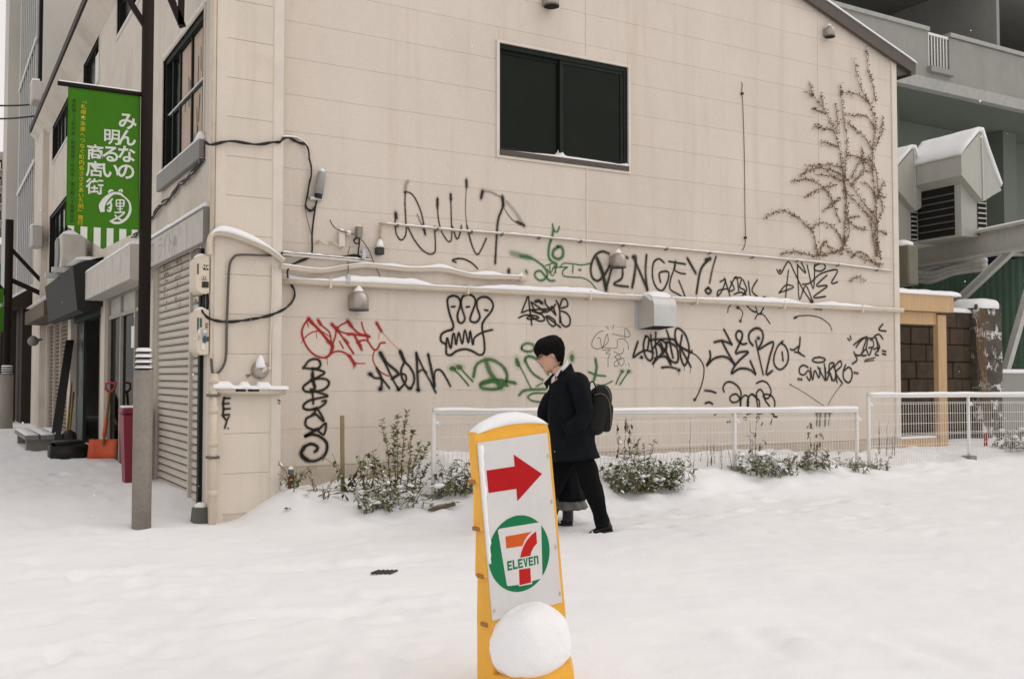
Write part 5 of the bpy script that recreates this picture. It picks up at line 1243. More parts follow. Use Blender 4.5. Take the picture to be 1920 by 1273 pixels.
# panel
bm = B(); box(bm, (-SW/2, -.027, -SH/2), (SW/2, -.0195, SH/2)); bevel(bm, .003); panel = sobj('panel', bm, SWHITE)
def flat(name, pts, y, m, label=None):
    bm = B(); prism(bm, [(x, y, z) for x, z in pts], (0, .0006, 0)); return sobj(name, bm, m, False, label, panel)
RED = mat('sign_red', (0.42, 0.005, 0.008), 0.5, var=.06, spec=.15, fine=.04); GRN = mat('sign_green', (0.008, 0.17, 0.062), 0.5, var=.08, spec=.15, fine=.04); ORG = mat('sign_orange', (0.60, 0.10, 0.015), .5, var=.06, spec=.15); RED2 = mat('logo_red', (0.50, 0.012, 0.008), .5, var=.05, spec=.15)
def pl(x, y):
    """picture point -> panel coordinates"""
    Mi = SM.inverted(); o = Mi @ CP; d = (Mi.to_3x3() @ ray(x, y)); t = (-.027-o.y)/d.y; q = o+d*t
    return (q.x, q.z)
arrow = [pl(*p) for p in ((912, 882), (965, 874), (963, 852), (1016, 888), (970, 939), (968, 916), (916, 924))]
# true up the arrow in panel coordinates
cz = sum(p[1] for p in arrow)/7
flat('arrow', arrow, -.0282, RED)
cc = pl(974, 1037); ct = pl(974, 965); cb = pl(974, 1109); cl_ = pl(916, 1040); cr_ = pl(1032, 1034)
rz_, rx_ = (ct[1]-cb[1])/2, (cr_[0]-cl_[0])/2
flat('logo_disc', [(cc[0]+rx_*math.cos(t), cc[1]+rz_*math.sin(t)) for t in [2*math.pi*k/48 for k in range(48)]], -.0282, GRN)
LG = lambda a, b: pl(880+a/7.07, 950+b/7.07)
flat('logo_square', [LG(*p) for p in ((400, 288), (930, 202), (948, 215), (966, 930), (950, 948), (830, 980), (828, 1018), (655, 1050), (648, 1030), (515, 1048), (495, 1035), (376, 310))], -.0290, SWHITE)
flat('seven_bar', [LG(*p) for p in ((474, 392), (822, 328), (770, 380), (730, 440), (700, 515), (488, 548))], -.0298, ORG)
flat('seven_stroke', [LG(*p) for p in ((882, 322), (893, 480), (850, 530), (815, 600), (806, 645), (670, 672), (685, 600), (715, 520), (760, 440), (820, 370))], -.0298, RED2)
flat('seven_foot', [LG(*p) for p in ((655, 830), (804, 806), (814, 1000), (662, 1035))], -.0298, RED2)
# ELEVEn letters as plain strokes
def letters():
    S = {'E': [(0, 0, .32, 1), (.32, .78, 1, 1), (.32, .40, .88, .60), (.32, 0, 1, .20)], 'L': [(0, 0, .34, 1), (.34, 0, 1, .22)]}
    p0, p1, p2 = LG(505, 845), LG(925, 752), LG(495, 720)
    p3 = LG(915, 640)
    def at(u, v):
        a = (p0[0]+(p1[0]-p0[0])*u, p0[1]+(p1[1]-p0[1])*u); b = (p2[0]+(p3[0]-p2[0])*u, p2[1]+(p3[1]-p2[1])*u)
        return (a[0]+(b[0]-a[0])*v, a[1]+(b[1]-a[1])*v)
    u = 0.0; wl_ = .145; gap = .022
    for ch in 'ELEVEN':
        bm = B()
        if ch in S: polys = [[(a, b), (c, b), (c, d), (a, d)] for a, b, c, d in S[ch]]
        elif ch == 'V': polys = [[(.0, 1), (.32, 1), (.52, .25), (.36, 0)], [(.68, 1), (1, 1), (.64, 0), (.36, 0), (.52, .25)]]
        else: polys = [[(0, 0), (.32, 0), (.32, .8), (.0, 1)], [(.68, 0), (1, 0), (1, .85), (.9, 1), (0, 1), (.32, .8), (.68, .8)]]
        for P in polys: prism(bm, [(at(u+wl_*a, b)[0], -.0298, at(u+wl_*a, b)[1]) for a, b in P], (0, .0006, 0))
        sobj('logo_letter', bm, GRN, False, None, panel); u += wl_+gap
letters()
# snow strip stuck down the left of the panel
bm = B(); rings = []
for i in range(30):
    z = .365-.5*i/29; wd = .018+.012*nz(i*.4, 5)+.012*(1-i/29)
    rings.append([(-SW/2+.001, -.0275, z), (-SW/2+.004, -.036, z), (-SW/2+wd*.7, -.034, z), (-SW/2+wd, -.0275, z)])
loft(bm, rings); sobj('stuck_snow', bm, SNOW, True)
# snow on top (dome) and heap on the foot
bm = B(); rings = []
l, r = outline(.4); l += .02; r -= .012
for i in range(25):
    t = i/24; x = l+(r-l)*t; prof = math.sin(math.pi*min(1, max(0, t)))**.55
    h_ = .006+.046*prof+.004*nz(i*.5, 2); zb = .41+.022*math.sin(math.pi*t)**.8
    rings.append([(x, .018+.042*math.cos(a), zb+h_*math.sin(a)**.8) for a in [math.pi*k/10 for k in range(11)]])
loft(bm, rings); sobj('top_snow', bm, SNOW, True)
hc = pl(994, 1195)
bm = B(); bmesh.ops.create_icosphere(bm, subdivisions=5, radius=1.0)
for v in bm.verts:
    n = v.co.copy(); k = 1+.06*nz(n.x*1.7+3, n.y*1.7, n.z*1.7)+.018*nz(n.x*6, n.y*6, n.z*6)+.006*nz(n.x*19, n.y*19, n.z*19)
    e = 0.82 if n.z > 0 else 0.7
    s = lambda q, p: math.copysign(abs(q)**p, q)
    v.co = Vector((hc[0]-.022+s(n.x, .78)*.188*k*(1-.16*max(0, n.z)), -.05+n.y*.15*k, hc[1]+.000+s(n.z, e)*.150*k))
sobj('heaped_snow', bm, SNOW, True)
# protruding foot tray that carries the heap
bm = B(); rings = []
for z, fr_ in ((-.76, -.17), (-.64, -.16), (-.60, -.14), (-.595, -.12)):
    l, r = outline(z); rings.append([(l, 0, z), (l+.01, fr_*.6, z), (l+.06, fr_, z), (r-.085, fr_, z), (r-.035, fr_*.6, z), (r-.02, 0, z)])
loft(bm, rings); sobj('foot_tray', bm, YEL)

# ------------------------------------------------------------------ street pole with banner
def street_pole(x, y, label, sc_=1.0, split=None, top=6.5):
    g = ground_z(x, y); root = thing('street_pole', label, 'street pole', (x, y, g), 'street poles')
    zs_ = split
    bm = B(); tube(bm, [(x, y, -0.1), (x, y, zs_)], 0.083*sc_, 20); obj('lower_sleeve', bm, POLEG, root, True)
    bm = B(); tube(bm, [(x, y, zs_), (x, y, top)], 0.052*sc_, 16); obj('shaft', bm, POLEB, root, True)
    for k in range(4):
        z = zs_+.005+.05*k; bm = B(); lathe(bm, [(0.085*sc_-.004*k, 0), (.078*sc_-.004*k, .012), (0.05*sc_, .03)], Matrix.Translation((x, y, z)), 18); rg = obj('collar_ring', bm, POLEB, root, True)
        bm = B(); lathe(bm, [(0.080*sc_-.004*k, .008), (.068*sc_, .026), (0.05*sc_, .045)], Matrix.Translation((x, y, z)), 18); obj('ring_snow', bm, SNOW, rg, True)
    return root
pb = onZ(0.02, 265, 988); PXp, PYp = pb.x, pb.y
spole = street_pole(PXp, PYp, 'brown street pole with grey sleeve in front of the roller shutter', 1.0, onY(PYp, 265, 694).z)
# steel arm brackets at the top of the picture
zt = onY(PYp, 265, 0).z
bm = B(); beam(bm, (PXp+.02, PYp, zt-.30), (PXp-.35, PYp, zt+.25), .03, .05); beam(bm, (PXp+.02, PYp, zt-.05), (PXp-.2, PYp, zt+.45), .03, .04); obj('arm_brace', bm, POLEB, spole)
pa = onY(PYp, 343, 52); bm = B(); beam(bm, (pa.x, PYp, pa.z), (PXp+.05, PYp, zt+.38), .03, .06); beam(bm, (pa.x-.02, PYp, pa.z+.02), (pa.x-.01, PYp, zt+.6), .03, .055); obj('arm_brace', bm, POLEB, spole)
# banner
BY = PYp
def bpt(x, y): p = onY(BY, x, y); return p.x, p.z
tl, tr = bpt(128, 161), bpt(262, 180)
ztop = (tl[1]+tr[1])/2
bl, bp_, br_ = bpt(125, 426), bpt(187, 467), bpt(250, 430)
ban = thing('street_banner', 'green banner with white and yellow Japanese lettering hanging from the brown pole', 'banner', (tl[0], BY, bl[1]))
xl, xr = tl[0], PXp-.055
bm = B(); tube(bm, [(PXp, BY, ztop+.012), (bpt(108, 160)[0], BY, ztop+.012)], .02, 10); ba = obj('banner_arm', bm, POLEB, ban, True)
bm = B(); snowline(bm, [(PXp-.06-(PXp-.06-bpt(110, 160)[0])*i/24, BY, ztop+.03) for i in range(25)], .035, lambda i: .012); obj('arm_snow', bm, SNOW, ba, True)
def wavey(x, z): return .012*math.sin((x-xl)*7+.6)*sst(ztop, ztop-.6, z)+.010*math.sin((z)*4.2)*sst(ztop, ztop-.4, z)
xpt, zpt, zside = (xl+xr)/2, bp_[1], (bl[1]+br_[1])/2
bm = B(); cols = 24; rows = 40; grid = []
for j in range(rows+1):
    row = []
    for i in range(cols+1):
        x = xl+(xr-xl)*i/cols; zb = zside+(zpt-zside)*(1-abs(2*i/cols-1)); z = ztop+(zb-ztop)*j/rows
        row.append(bm.verts.new((x, BY+wavey(x, z), z)))
    grid.append(row)
for j in range(rows):
    for i in range(cols): bm.faces.new((grid[j][i], grid[j][i+1], grid[j+1][i+1], grid[j+1][i]))
FABG = mat('banner_green', (0.050, 0.165, 0.014), .9, var=.06, scale=4, spec=.05)
fo = obj('cloth', bm, FABG, ban, True)
sd = fo.modifiers.new('s', 'SOLIDIFY'); sd.thickness = .002; sd.offset = 1
def drape(me, off=.0045):
    for v in me.vertices: v.co.y = BY+wavey(v.co.x, v.co.z)-off
def btext(name, s, x, y, size, m, bold=.0):
    me = textmesh(s, size, offset=bold); p = bpt(x, y)
    me.transform(Matrix.Translation((p[0], BY, p[1])) @ Matrix.Rotation(math.pi/2, 4, 'X')); drape(me)
    return obj(name, me, m, fo)
BWH = mat('banner_white', (0.60, 0.60, 0.55), .8, var=.05); BYL = mat('banner_yellow', (0.52, 0.40, 0.015), .8, var=.05); BDG = mat('banner_dark', (0.016, 0.05, 0.012), .8)
for ch, x, y in (('み', 239, 230), ('ん', 238, 261), ('な', 237, 292), ('の', 236, 324), ('明', 210, 259), ('る', 208, 291), ('い', 207, 322), ('商', 179, 288), ('店', 178, 319), ('街', 178, 352)):
    btext('banner_character', ch, x, y, .146 if ch in '明商店街' else .162, BWH, .0026 if ch in '明商店街' else .0038)
for i, ch in enumerate('「札幌市未来へつなぐ町内会ささえあい条例」施行'): 
    o = btext('banner_character', {'「': '﹁', '」': '﹂'}.get(ch, ch), 157-6.5*i/22, 191+228*i/22, .046, BYL, .0004)
for i, ch in enumerate('本町第１２町内会・西創成第７町内会・狸小路八丁目商店会'): btext('banner_character', ch, 139-4*i/26, 190+224*i/26, .036, BDG, .0002)
# emblem: rounded brush ring with the character inside
bm = B()
def brush(P, ws):
    P = smooth([Vector((bpt(x, y)[0], 0, bpt(x, y)[1])) for x, y in P], 5); prev = None; n = len(P)
    for i, p in enumerate(P):
        d = (P[min(i+1, n-1)]-P[max(i-1, 0)]).normalized(); s = Vector((-d.z, 0, d.x))
        t = i/(n-1)*(len(ws)-1); k = min(int(t), len(ws)-2); w_ = (ws[k]+(ws[k+1]-ws[k])*(t-k))*.0028
        row = [bm.verts.new((p.x+s.x*w_*q, BY, p.z+s.z*w_*q)) for q in (-1, 1)]
        if prev: bm.faces.new((prev[0], prev[1], row[1], row[0]))
        prev = row
Z3 = lambda a, b: (100+a/3.74, 140+b/3.74)
brush([Z3(345, 965), Z3(340, 920), Z3(370, 870), Z3(420, 835), Z3(470, 840), Z3(490, 860)], [6, 9, 7, 4, 4, 2])
brush([Z3(490, 855), Z3(530, 900), Z3(535, 960), Z3(510, 1010), Z3(465, 1040), Z3(420, 1040), Z3(395, 1025)], [2, 3, 4, 4, 4, 4, 2])
brush([Z3(385, 830), Z3(400, 815), Z3(420, 815)], [2, 4, 2]); brush([Z3(455, 820), Z3(475, 812), Z3(480, 828)], [2, 4, 2])
for P, w_ in (([(415, 870), (390, 900), (375, 915)], 3), ([(400, 890), (405, 920), (395, 960), (375, 950)], 3.2), ([(410, 915), (385, 940)], 2.6), ([(440, 880), (440, 925)], 2.6), ([(440, 882), (490, 885), (490, 925)], 2.6), ([(440, 905), (488, 905)], 2), ([(440, 926), (492, 926)], 2.6), ([(466, 880), (466, 965)], 2.6), ([(425, 970), (500, 968)], 3), ([(445, 945), (485, 945)], 2), ([(430, 985), (450, 1010), (480, 1025)], 3), ([(495, 975), (460, 1000), (420, 1020), (395, 1035)], 3)):
    brush([Z3(*p) for p in P], [w_*.7, w_, w_*.8])
me = bpy.data.meshes.new('emblem'); bm.to_mesh(me); bm.free(); drape(me, .005); obj('emblem', me, BWH, fo)
# white stripes of the hem
for a, b in ((105, 145), (185, 228), (268, 312), (350, 393), (430, 475), (510, 550)):
    x0 = xl+(xr-xl)*(a-95)/465; x1 = xl+(xr-xl)*(b-95)/465; bm = B(); n = 6; prev = None
    for i in range(n+1):
        x = x0+(x1-x0)*i/n; u = (x-xl)/(xr-xl); zb = zside+(zpt-zside)*(1-abs(2*u-1)); z1 = zside+.003
        row = [bm.verts.new((x, BY, min(z1, z1-(z1-zb)*k/4))) for k in range(5)]
        if prev:
            for k in range(4): bm.faces.new((prev[k], prev[k+1], row[k+1], row[k]))
        prev = row
    me = bpy.data.meshes.new('stripe'); bm.to_mesh(me); bm.free(); drape(me, .0045); obj('stripe', me, BWH, fo)
# ------------------------------------------------------------------ people
SKIN = mat('skin', (0.56, 0.33, 0.235), .55, var=.05, scale=30)
HAIR = mat('hair_black', (0.009, 0.0075, 0.0065), .8, var=.5, scale=90, bump=.8, bscale=220, spec=.15)
COAT = mat('coat_navy', (0.0060, 0.0075, 0.0092), .9, var=.35, scale=9, bump=.35, bscale=300, spec=.12)
TROU = mat('trouser_black', (0.0055, 0.0055, 0.006), .9, var=.3, scale=12, spec=.1)
SHOE = mat('shoe_black', (0.008, 0.008, 0.008), .35, var=.2)
SHIRT = mat('shirt_white', (0.68, 0.67, 0.66), .8, var=.03)
PACK = mat('pack_black', (0.0065, 0.007, 0.006), .7, var=.2, bump=.3, bscale=200, spec=.3)
def person_frame(d, x0, y0):
    k = FPX/d; o = onp_ground(d, x0, y0); o.z -= .012
    M = Matrix(((-RT.x, -FH.x, 0, o.x), (-RT.y, -FH.y, 0, o.y), (0, 0, 1, o.z), (0, 0, 0, 1)))
    return M, (lambda x, y, s=0.0: Vector(((x0-x)/k, s, (y0-y)/k)))
def onp_ground(d, x, y):
    p = dep(d, x, y); return p
def sring(uf, ub, hw, z, n=28, p=2.4, lean=0.0):
    c, a = (uf+ub)/2, (uf-ub)/2; out = []
    for k in range(n):
        t = 2*math.pi*k/n; ct, st = math.cos(t), math.sin(t)
        out.append(Vector((c+math.copysign(abs(ct)**(2/p), ct)*a, math.copysign(abs(st)**(2/p), st)*hw, z+lean*math.cos(t))))
    return out
def crumple(rings, amp, sx=7.0, seed=0):
    for i, r in enumerate(rings):
        c = sum(r, Vector())/len(r)
        for j, q in enumerate(r):
            d = q-c; d.z = 0
            if d.length > 1e-6: r[j] = q+d.normalized()*amp*(nz(q.x*sx, q.y*sx+seed, q.z*sx*.6)+.5*nz(q.x*sx*2.3, q.y*sx*2.3, q.z*sx*1.6+seed))
    return rings
HEADP = [(-.115, .005, .070, .022), (-.108, -.012, .082, .036), (-.095, -.032, .088, .047), (-.075, -.052, .088, .056), (-.056, -.064, .090, .061), (-.038, -.072, .087, .065), (-.015, -.080, .086, .069),
         (.010, -.088, .087, .072), (.035, -.094, .089, .074), (.060, -.096, .090, .074), (.085, -.090, .083, .069), (.105, -.074, .066, .057), (.118, -.048, .042, .038), (.123, -.015, .012, .012)]
def head_x(z, t):
    pass
def nose(z): return .027*math.exp(-((z+.018)/.020)**2)*(1 if z < -.018 else 1)+.014*math.exp(-((z-.008)/.022)**2)+.006*math.exp(-((z+.060)/.012)**2)+.005*math.exp(-((z+.103)/.012)**2)
def head_rings(M, n=32, grow=0.0, hp=HEADP):
    R = []
    zs_ = []
    for i in range(len(hp)-1):
        for s in range(2):
            t = s/2; zs_.append(tuple(hp[i][j]+(hp[i+1][j]-hp[i][j])*t for j in range(4)))
    zs_.append(hp[-1])
    for z, b, f, hw in zs_:
        r = sring(f+grow, b-grow, hw+grow, z, n, 2.2)
        if grow == 0:
            for j, q in enumerate(r):
                if q.x > 0:
                    q.x += nose(z)*math.exp(-(q.y/.013)**2)*(1 if z > -.05 else .7)
                    if .0 < z < .03: q.x -= .010*math.exp(-((abs(q.y)-.030)/.014)**2)*math.exp(-((z-.014)/.010)**2)
        R.append([M @ q for q in r])
    return R
def hair_shell(M, seed=1, length=-.06, fringe=.045):
    n, m = 56, 22; rr = random.Random(seed); bm = B(); g = []
    for j in range(m+1):
        row = []
        for i in range(n):
            a = 2*math.pi*i/n; ca = math.cos(a)
            zmin = fringe if ca > .72 else (fringe+(.000-fringe)*sst(.72, .35, ca) if ca > .35 else (.0+(.012)*sst(.35, .1, ca) if ca > .0 else .012+(length-.012)*sst(.0, -.45, ca)))
            zmin += .016*nz(i*.9, seed*3.3)+.012*nz(i*2.7, seed)
            z = zmin+(.1235-zmin)*(j/m)**.85
            zl = min(max(z, -.09), .1229)
            for k in range(len(HEADP)-1):
                if HEADP[k][0] <= zl <= HEADP[k+1][0] or k == len(HEADP)-2:
                    t = (zl-HEADP[k][0])/(HEADP[k+1][0]-HEADP[k][0]); _, b, f, hw = tuple(HEADP[k][q]+(HEADP[k+1][q]-HEADP[k][q])*t for q in range(4)); break
            gr = .019+.006*nz(i*.35, j*.35, seed)-.006*(1-j/m)
            if ca < -.2: gr += .006
            c, A = (f+b)/2, (f-b)/2
            x = c+math.copysign(abs(ca)**.91, ca)*(A+gr); y = math.copysign(abs(math.sin(a))**.91, math.sin(a))*(hw+gr)
            row.append(bm.verts.new(M @ Vector((x, y, z+.022*(j/m)**2))))
        g.append(row)
    for j in range(m):
        for i in range(n): bm.faces.new((g[j][i], g[j][(i+1) % n], g[j+1][(i+1) % n], g[j+1][i]))
    bm.faces.new(g[-1])
    Mi = M.inverted()
    for _ in range(170):                      # loose locks over the shell, some past its edge
        i = rr.randrange(n); j0 = rr.randrange(6, 18); pts = []
        for s_ in range(5):
            j = max(0, j0-s_*j0//4); q = Mi @ g[j][(i+(s_*rr.choice((0, 1)))//2) % n].co; k_ = 1+.05*math.sin(math.pi*s_/4)+.02*rr.random()
            pts.append(M @ Vector((q.x*k_, q.y*k_, q.z-(.010*rr.random() if s_ == 4 else 0))))
        tube(bm, pts, [.004, .0055, .005, .0035, .001], 4)
    return bm
def limb(bm, pts, rad, n=14, seed=0, amp=.006):
    P = smooth(pts, 6); R = []
    for i in range(len(P)):
        t = i/(len(P)-1)*(len(rad)-1); k = min(int(t), len(rad)-2); R.append(rad[k]+(rad[k+1]-rad[k])*(t-k))
    v0 = len(bm.verts); tube(bm, P, R, n); bm.verts.ensure_lookup_table()
    for v in bm.verts[v0:]: v.co += Vector((nz(v.co.x*14, v.co.y*14, v.co.z*9+seed), nz(v.co.x*14+5, v.co.y*14, v.co.z*9+seed), 0))*amp
def shoe(name, toe, heel, side, par, M, h=.09, w_=.045, m=SHOE, sole=True):
    """toe, heel: local points at sole level"""
    bm = B(); d = toe-heel; L = d.length; d = d/L; u = Vector((0, 0, 1)); s = u.cross(d).normalized(); u = d.cross(s)
    rings = []
    for t, ww, hh in ((0, .5, .55), (.04, .85, .9), (.2, .95, 1.0), (.38, .9, .95), (.55, 1.0, .62), (.75, 1.05, .45), (.92, .85, .33), (1, .35, .2)):
        c = heel+d*L*t; rings.append([c+s*w_*ww*math.cos(a)+u*(h*hh*(.5+.5*math.sin(a)) if math.sin(a) > -.99 else 0) for a in [2*math.pi*k/14 for k in range(14)]])
    loft(bm, rings); bm.transform(M); o = obj(name, bm, m, par, True)
    bm = B(); rings = [[heel+d*L*t+s*w_*1.08*ww*q+u*zz for q, zz in ((-1, 0.012), (1, 0.012), (1, -.012), (-1, -.012))] for t, ww in ((0, .6), (.1, .95), (.5, .95), (.75, 1.05), (.95, .8), (1.02, .4))]
    loft(bm, rings); bm.transform(M); obj('sole', bm, BLACKC, o)
    bm = B(); rr = random.Random(4)
    for _ in range(5):
        c = heel+d*L*rr.uniform(.3, 1)+s*w_*rr.uniform(.2, 1.0)+u*rr.uniform(0.0, .03); bmesh.ops.create_icosphere(bm, subdivisions=1, radius=rr.uniform(.008, .016), matrix=Matrix.Translation(c))
    bm.transform(M); obj('stuck_snow', bm, SNOW, o, True)
    return o

# --- man
MM, L = person_frame(8.78, 1080, 990)
man = thing('person', 'man in a long dark coat and glasses walking left past the graffiti wall, head bowed', 'person', MM.translation)
hc_ = L(1033, 663)
HM = MM @ Matrix.Translation(hc_) @ Matrix.Rotation(math.radians(20), 4, 'Y') @ Matrix.Rotation(math.radians(5), 4, 'Z') @ Matrix.Scale(1.16, 4)
# body: head, neck, trunk in one surface
bm = B(); R = head_rings(HM)
neck = []
for (x, y, uf, hw) in ((1052, 712, .075, .14), (1049, 702, .062, .075), (1046, 692, .060, .062), (1043, 684, .062, .060)):
    c = L(x, y); neck.append([MM @ (c+q) for q in sring(uf, -uf, hw, 0, 32, 2.1)])
trunk = []
for (xf, xb, y, hw) in ((1045, 1100, 850, .13), (1040, 1098, 800, .13), (1038, 1096, 760, .15), (1038, 1092, 730, .16)):
    a, b = L(xf, y), L(xb, y); trunk.append([MM @ q for q in sring(a.x, b.x, hw, a.z, 32, 2.3)])
loft(bm, trunk+neck+R); body = obj('body', bm, SKIN, man, True)
bm = B(); bmesh.ops.create_icosphere(bm, subdivisions=2, radius=1, matrix=HM @ Matrix.Translation((-.008, .076, -.002)) @ Matrix.Rotation(.25, 4, 'Y') @ Matrix.Diagonal((.017, .009, .030, 1))); obj('ear', bm, SKIN, man, True)
obj('hair', hair_shell(HM, 3, -.072, .030), HAIR, man, True)
bm = B(); gz = .010
ring_ = [Vector((.103-.010*abs(math.sin(t)), .034+.024*math.cos(t), gz+.018*math.sin(t))) for t in [2*math.pi*k/18 for k in range(19)]]
tube(bm, ring_, .0015, 5); tube(bm, [Vector((q.x, -q.y, q.z)) for q in ring_], .0015, 5); tube(bm, [(.104, .010, gz), (.107, 0, gz+.003), (.104, -.010, gz)], .002, 5)
tube(bm, [(.100, .058, gz+.004), (.085, .074, gz+.006), (.0, .082, gz+.004), (-.02, .080, -.01)], .0022, 5); tube(bm, [(.100, -.058, gz+.004), (.085, -.074, gz+.006), (.0, -.082, gz+.004)], .0022, 5)
bm.transform(HM); obj('glasses', bm, DKFRAME, man, True)
bm = B(); bmesh.ops.create_icosphere(bm, subdivisions=2, radius=.0055, matrix=HM @ Matrix.Translation((.083, .034, .012))); bmesh.ops.create_icosphere(bm, subdivisions=2, radius=.0055, matrix=HM @ Matrix.Translation((.083, -.034, .012))); obj('eyes', bm, HAIR, man, True)
bm = B(); tube(bm, [HM @ Vector(p) for p in ((.094, .022, -.062), (.100, .0, -.060), (.094, -.022, -.062))], .0035, 5); obj('mouth', bm, mat('lip', (.40, .17, .13), .5), man, True)
# shirt collar and coat collar: slanted bands round the neck
def band(name, c, r0, r1, slope, z0, z1, m, fx=1.0, n=28, thick=.006):
    bm = B(); rings = []
    for r, z in ((r0, z1), ((r0+r1)/2, (z0+z1)/2), (r1, z0)):
        rings.append([MM @ (c+Vector((r*fx*math.cos(t), r*math.sin(t), z-slope*(math.cos(t)+1)/2))) for t in [2*math.pi*k/n for k in range(n)]])
    loft(bm, rings, False); o = obj(name, bm, m, man, True); s_ = o.modifiers.new('s', 'SOLIDIFY'); s_.thickness = thick; return o
nc = L(1047, 690)
band('shirt', nc, .074, .100, .19, -.03, .085, SHIRT, 1.12)
band('coat_collar', nc+Vector((-.022, 0, -.02)), .090, .140, .17, -.06, .075, COAT, 1.05, thick=.014)
# coat
tab = [(701, 1036, 1066, .10, -.075), (706, 1031, 1078, .16, -.05), (712, 1029, 1088, .195, -.03), (719, 1028, 1096, .21, -.012), (730, 1028, 1103, .218), (748, 1028, 1106, .215), (770, 1027, 1107, .21), (795, 1027, 1109, .212), (820, 1028, 1114, .22), (842, 1030, 1120, .228), (858, 1032, 1126, .232)]
rings = [sring(L(f, 0).x, L(b, 0).x, hw, L(0, y).z, 44, 2.5, lean=(ln[0] if ln else (-.02 if y > 850 else 0.0))) for y, f, b, hw, *ln in tab]
dense = []
for i in range(len(rings)-1):
    for s in range(3): dense.append([p.lerp(q, s/3) for p, q in zip(rings[i], rings[i+1])])
dense.append(rings[-1]); crumple(dense, .020, 7, 3)
inner = [[p.lerp(sum(dense[-1], Vector())/44, .06)+Vector((0, 0, .03)) for p in dense[-1]]]
bm = B(); loft(bm, [[MM @ q for q in r] for r in dense+inner]); coat = obj('coat', bm, COAT, man, True)
bm = B(); fr_ = [L(1031, y, s) for y, s in ((706, .05), (728, .065), (760, .055), (800, .05), (850, .05))]      # front edge of the overlap
tube(bm, [MM @ q for q in smooth(fr_, 4)], .010, 6); obj('coat_edge', bm, COAT, man, True)
bm = B(); prism(bm, [MM @ q for q in (L(1040, 694, .05), L(1020, 716, .02), L(1027, 730, .03), L(1036, 722, .07), L(1042, 706, .09))], MM.to_3x3() @ Vector((.0, -.05, .0))); obj('lapel', bm, COAT, man)
bm = B(); prism(bm, [MM @ q for q in (L(1052, 690, .10), L(1040, 712, .10), L(1034, 748, .085), L(1046, 728, .13), L(1058, 704, .14))], MM.to_3x3() @ Vector((0, -.02, 0))); obj('lapel', bm, COAT, man)
bm = B(); limb(bm, [L(1076, 705, .165), L(1083, 722, .225), L(1090, 750, .245), L(1092, 772, .25), L(1082, 788, .245), L(1068, 797, .225), L(1060, 801, .20)], [.06, .088, .082, .076, .070, .062, .055], 18, 3, .018); bm.transform(MM); obj('sleeve', bm, COAT, man, True)
bm = B(); limb(bm, [L(1064, 708, -.17), L(1050, 730, -.25), L(1030, 760, -.27), L(1024, 780, -.26), L(1034, 792, -.22), L(1044, 800, -.18)], [.06, .084, .078, .070, .065, .055], 16, 8, .012); bm.transform(MM); obj('sleeve', bm, COAT, man, True)
bm = B(); prism(bm, [MM @ q for q in (L(1050, 799, .215), L(1073, 801, .232), L(1072, 807, .232), L(1049, 805, .216))], MM.to_3x3() @ Vector((0, .014, 0))); obj('pocket_flap', bm, COAT, man)
bm = B()
for y in (735, 765, 795): lathe(bm, [(.0, .008), (.010, .006), (.012, 0)], MM @ Matrix.Translation(L(1036, y, .105)) @ Matrix.Rotation(-math.pi/2, 4, 'X'), 8)
obj('buttons', bm, SHOE, man)
# trousers and shoes
tr_ = B(); limb(tr_, [L(1076, 838, .07), L(1096, 868, .075), L(1108, 905, .08), L(1117, 935, .08), L(1124, 958, .08), L(1130, 982, .08)], [.105, .098, .085, .074, .068, .068], 16, 2, .018)
limb(tr_, [L(1074, 838, -.06), L(1056, 868, -.07), L(1042, 905, -.075), L(1028, 935, -.075), L(1018, 960, -.075), L(1008, 980, -.075)], [.105, .098, .085, .074, .068, .066], 16, 5, .016)
tr_.transform(MM); obj('trousers', tr_, TROU, man, True)
shoe('shoe', L(1104, 996, .085), L(1147, 989, .08), .08, man, MM)
shoe('shoe', L(984, 986, -.075), L(1024, 990, -.075), -.07, man, MM)
# backpack (carried)
bp0 = MM @ L(1120, 815)
pack = thing('backpack', 'black backpack worn by the man in the dark coat', 'backpack', bp0)
bm = B(); bmesh.ops.create_icosphere(bm, subdivisions=4, radius=1)
for v in bm.verts:
    n = v.co.copy(); s = lambda q, p: math.copysign(abs(q)**p, q)
    top = 1-.35*max(0, n.z)**2
    v.co = Vector((s(n.x, .62)*.105*top*(1+.06*nz(n.x*3, n.y*3, n.z*3)), s(n.y, .55)*.155, s(n.z, .5)*.225))+Vector((-.018*n.z, 0, 0))
bm.transform(MM @ Matrix.Translation(L(1121, 766)) @ Matrix.Rotation(math.radians(-9), 4, 'Y')); obj('main_bag', bm, PACK, pack, True)
bm = B(); bmesh.ops.create_icosphere(bm, subdivisions=3, radius=1)
for v in bm.verts:
    n = v.co.copy(); v.co = Vector((s(n.x, .6)*.05, s(n.y, .55)*.13, s(n.z, .5)*.13))
bm.transform(MM @ Matrix.Translation(L(1138, 780)) @ Matrix.Rotation(math.radians(-6), 4, 'Y')); obj('front_pocket', bm, PACK, pack, True)
for sd_ in (.155, -.155):
    bm = B(); P = smooth([L(1104, 722, sd_*.8), L(1095, 706, sd_), L(1080, 697, sd_*1.05), L(1063, 706, sd_*1.12), L(1052, 730, sd_*1.25), L(1058, 765, sd_*1.38), L(1082, 792, sd_*1.4), L(1102, 800, sd_*1.1)] if sd_ < 0 else [L(1104, 722, sd_*.8), L(1097, 706, sd_), L(1084, 698, sd_*1.05), L(1070, 699, sd_*1.1)], 5)
    tube(bm, [MM @ q for q in P], .014, 6); obj('strap', bm, PACK, pack, True)
bm = B(); tube(bm, [MM @ q for q in smooth([L(1104, 722, .05), L(1108, 714, .02), L(1114, 714, -.02), L(1118, 722, -.05)], 4)], .007, 6); obj('handle', bm, PACK, pack, True)
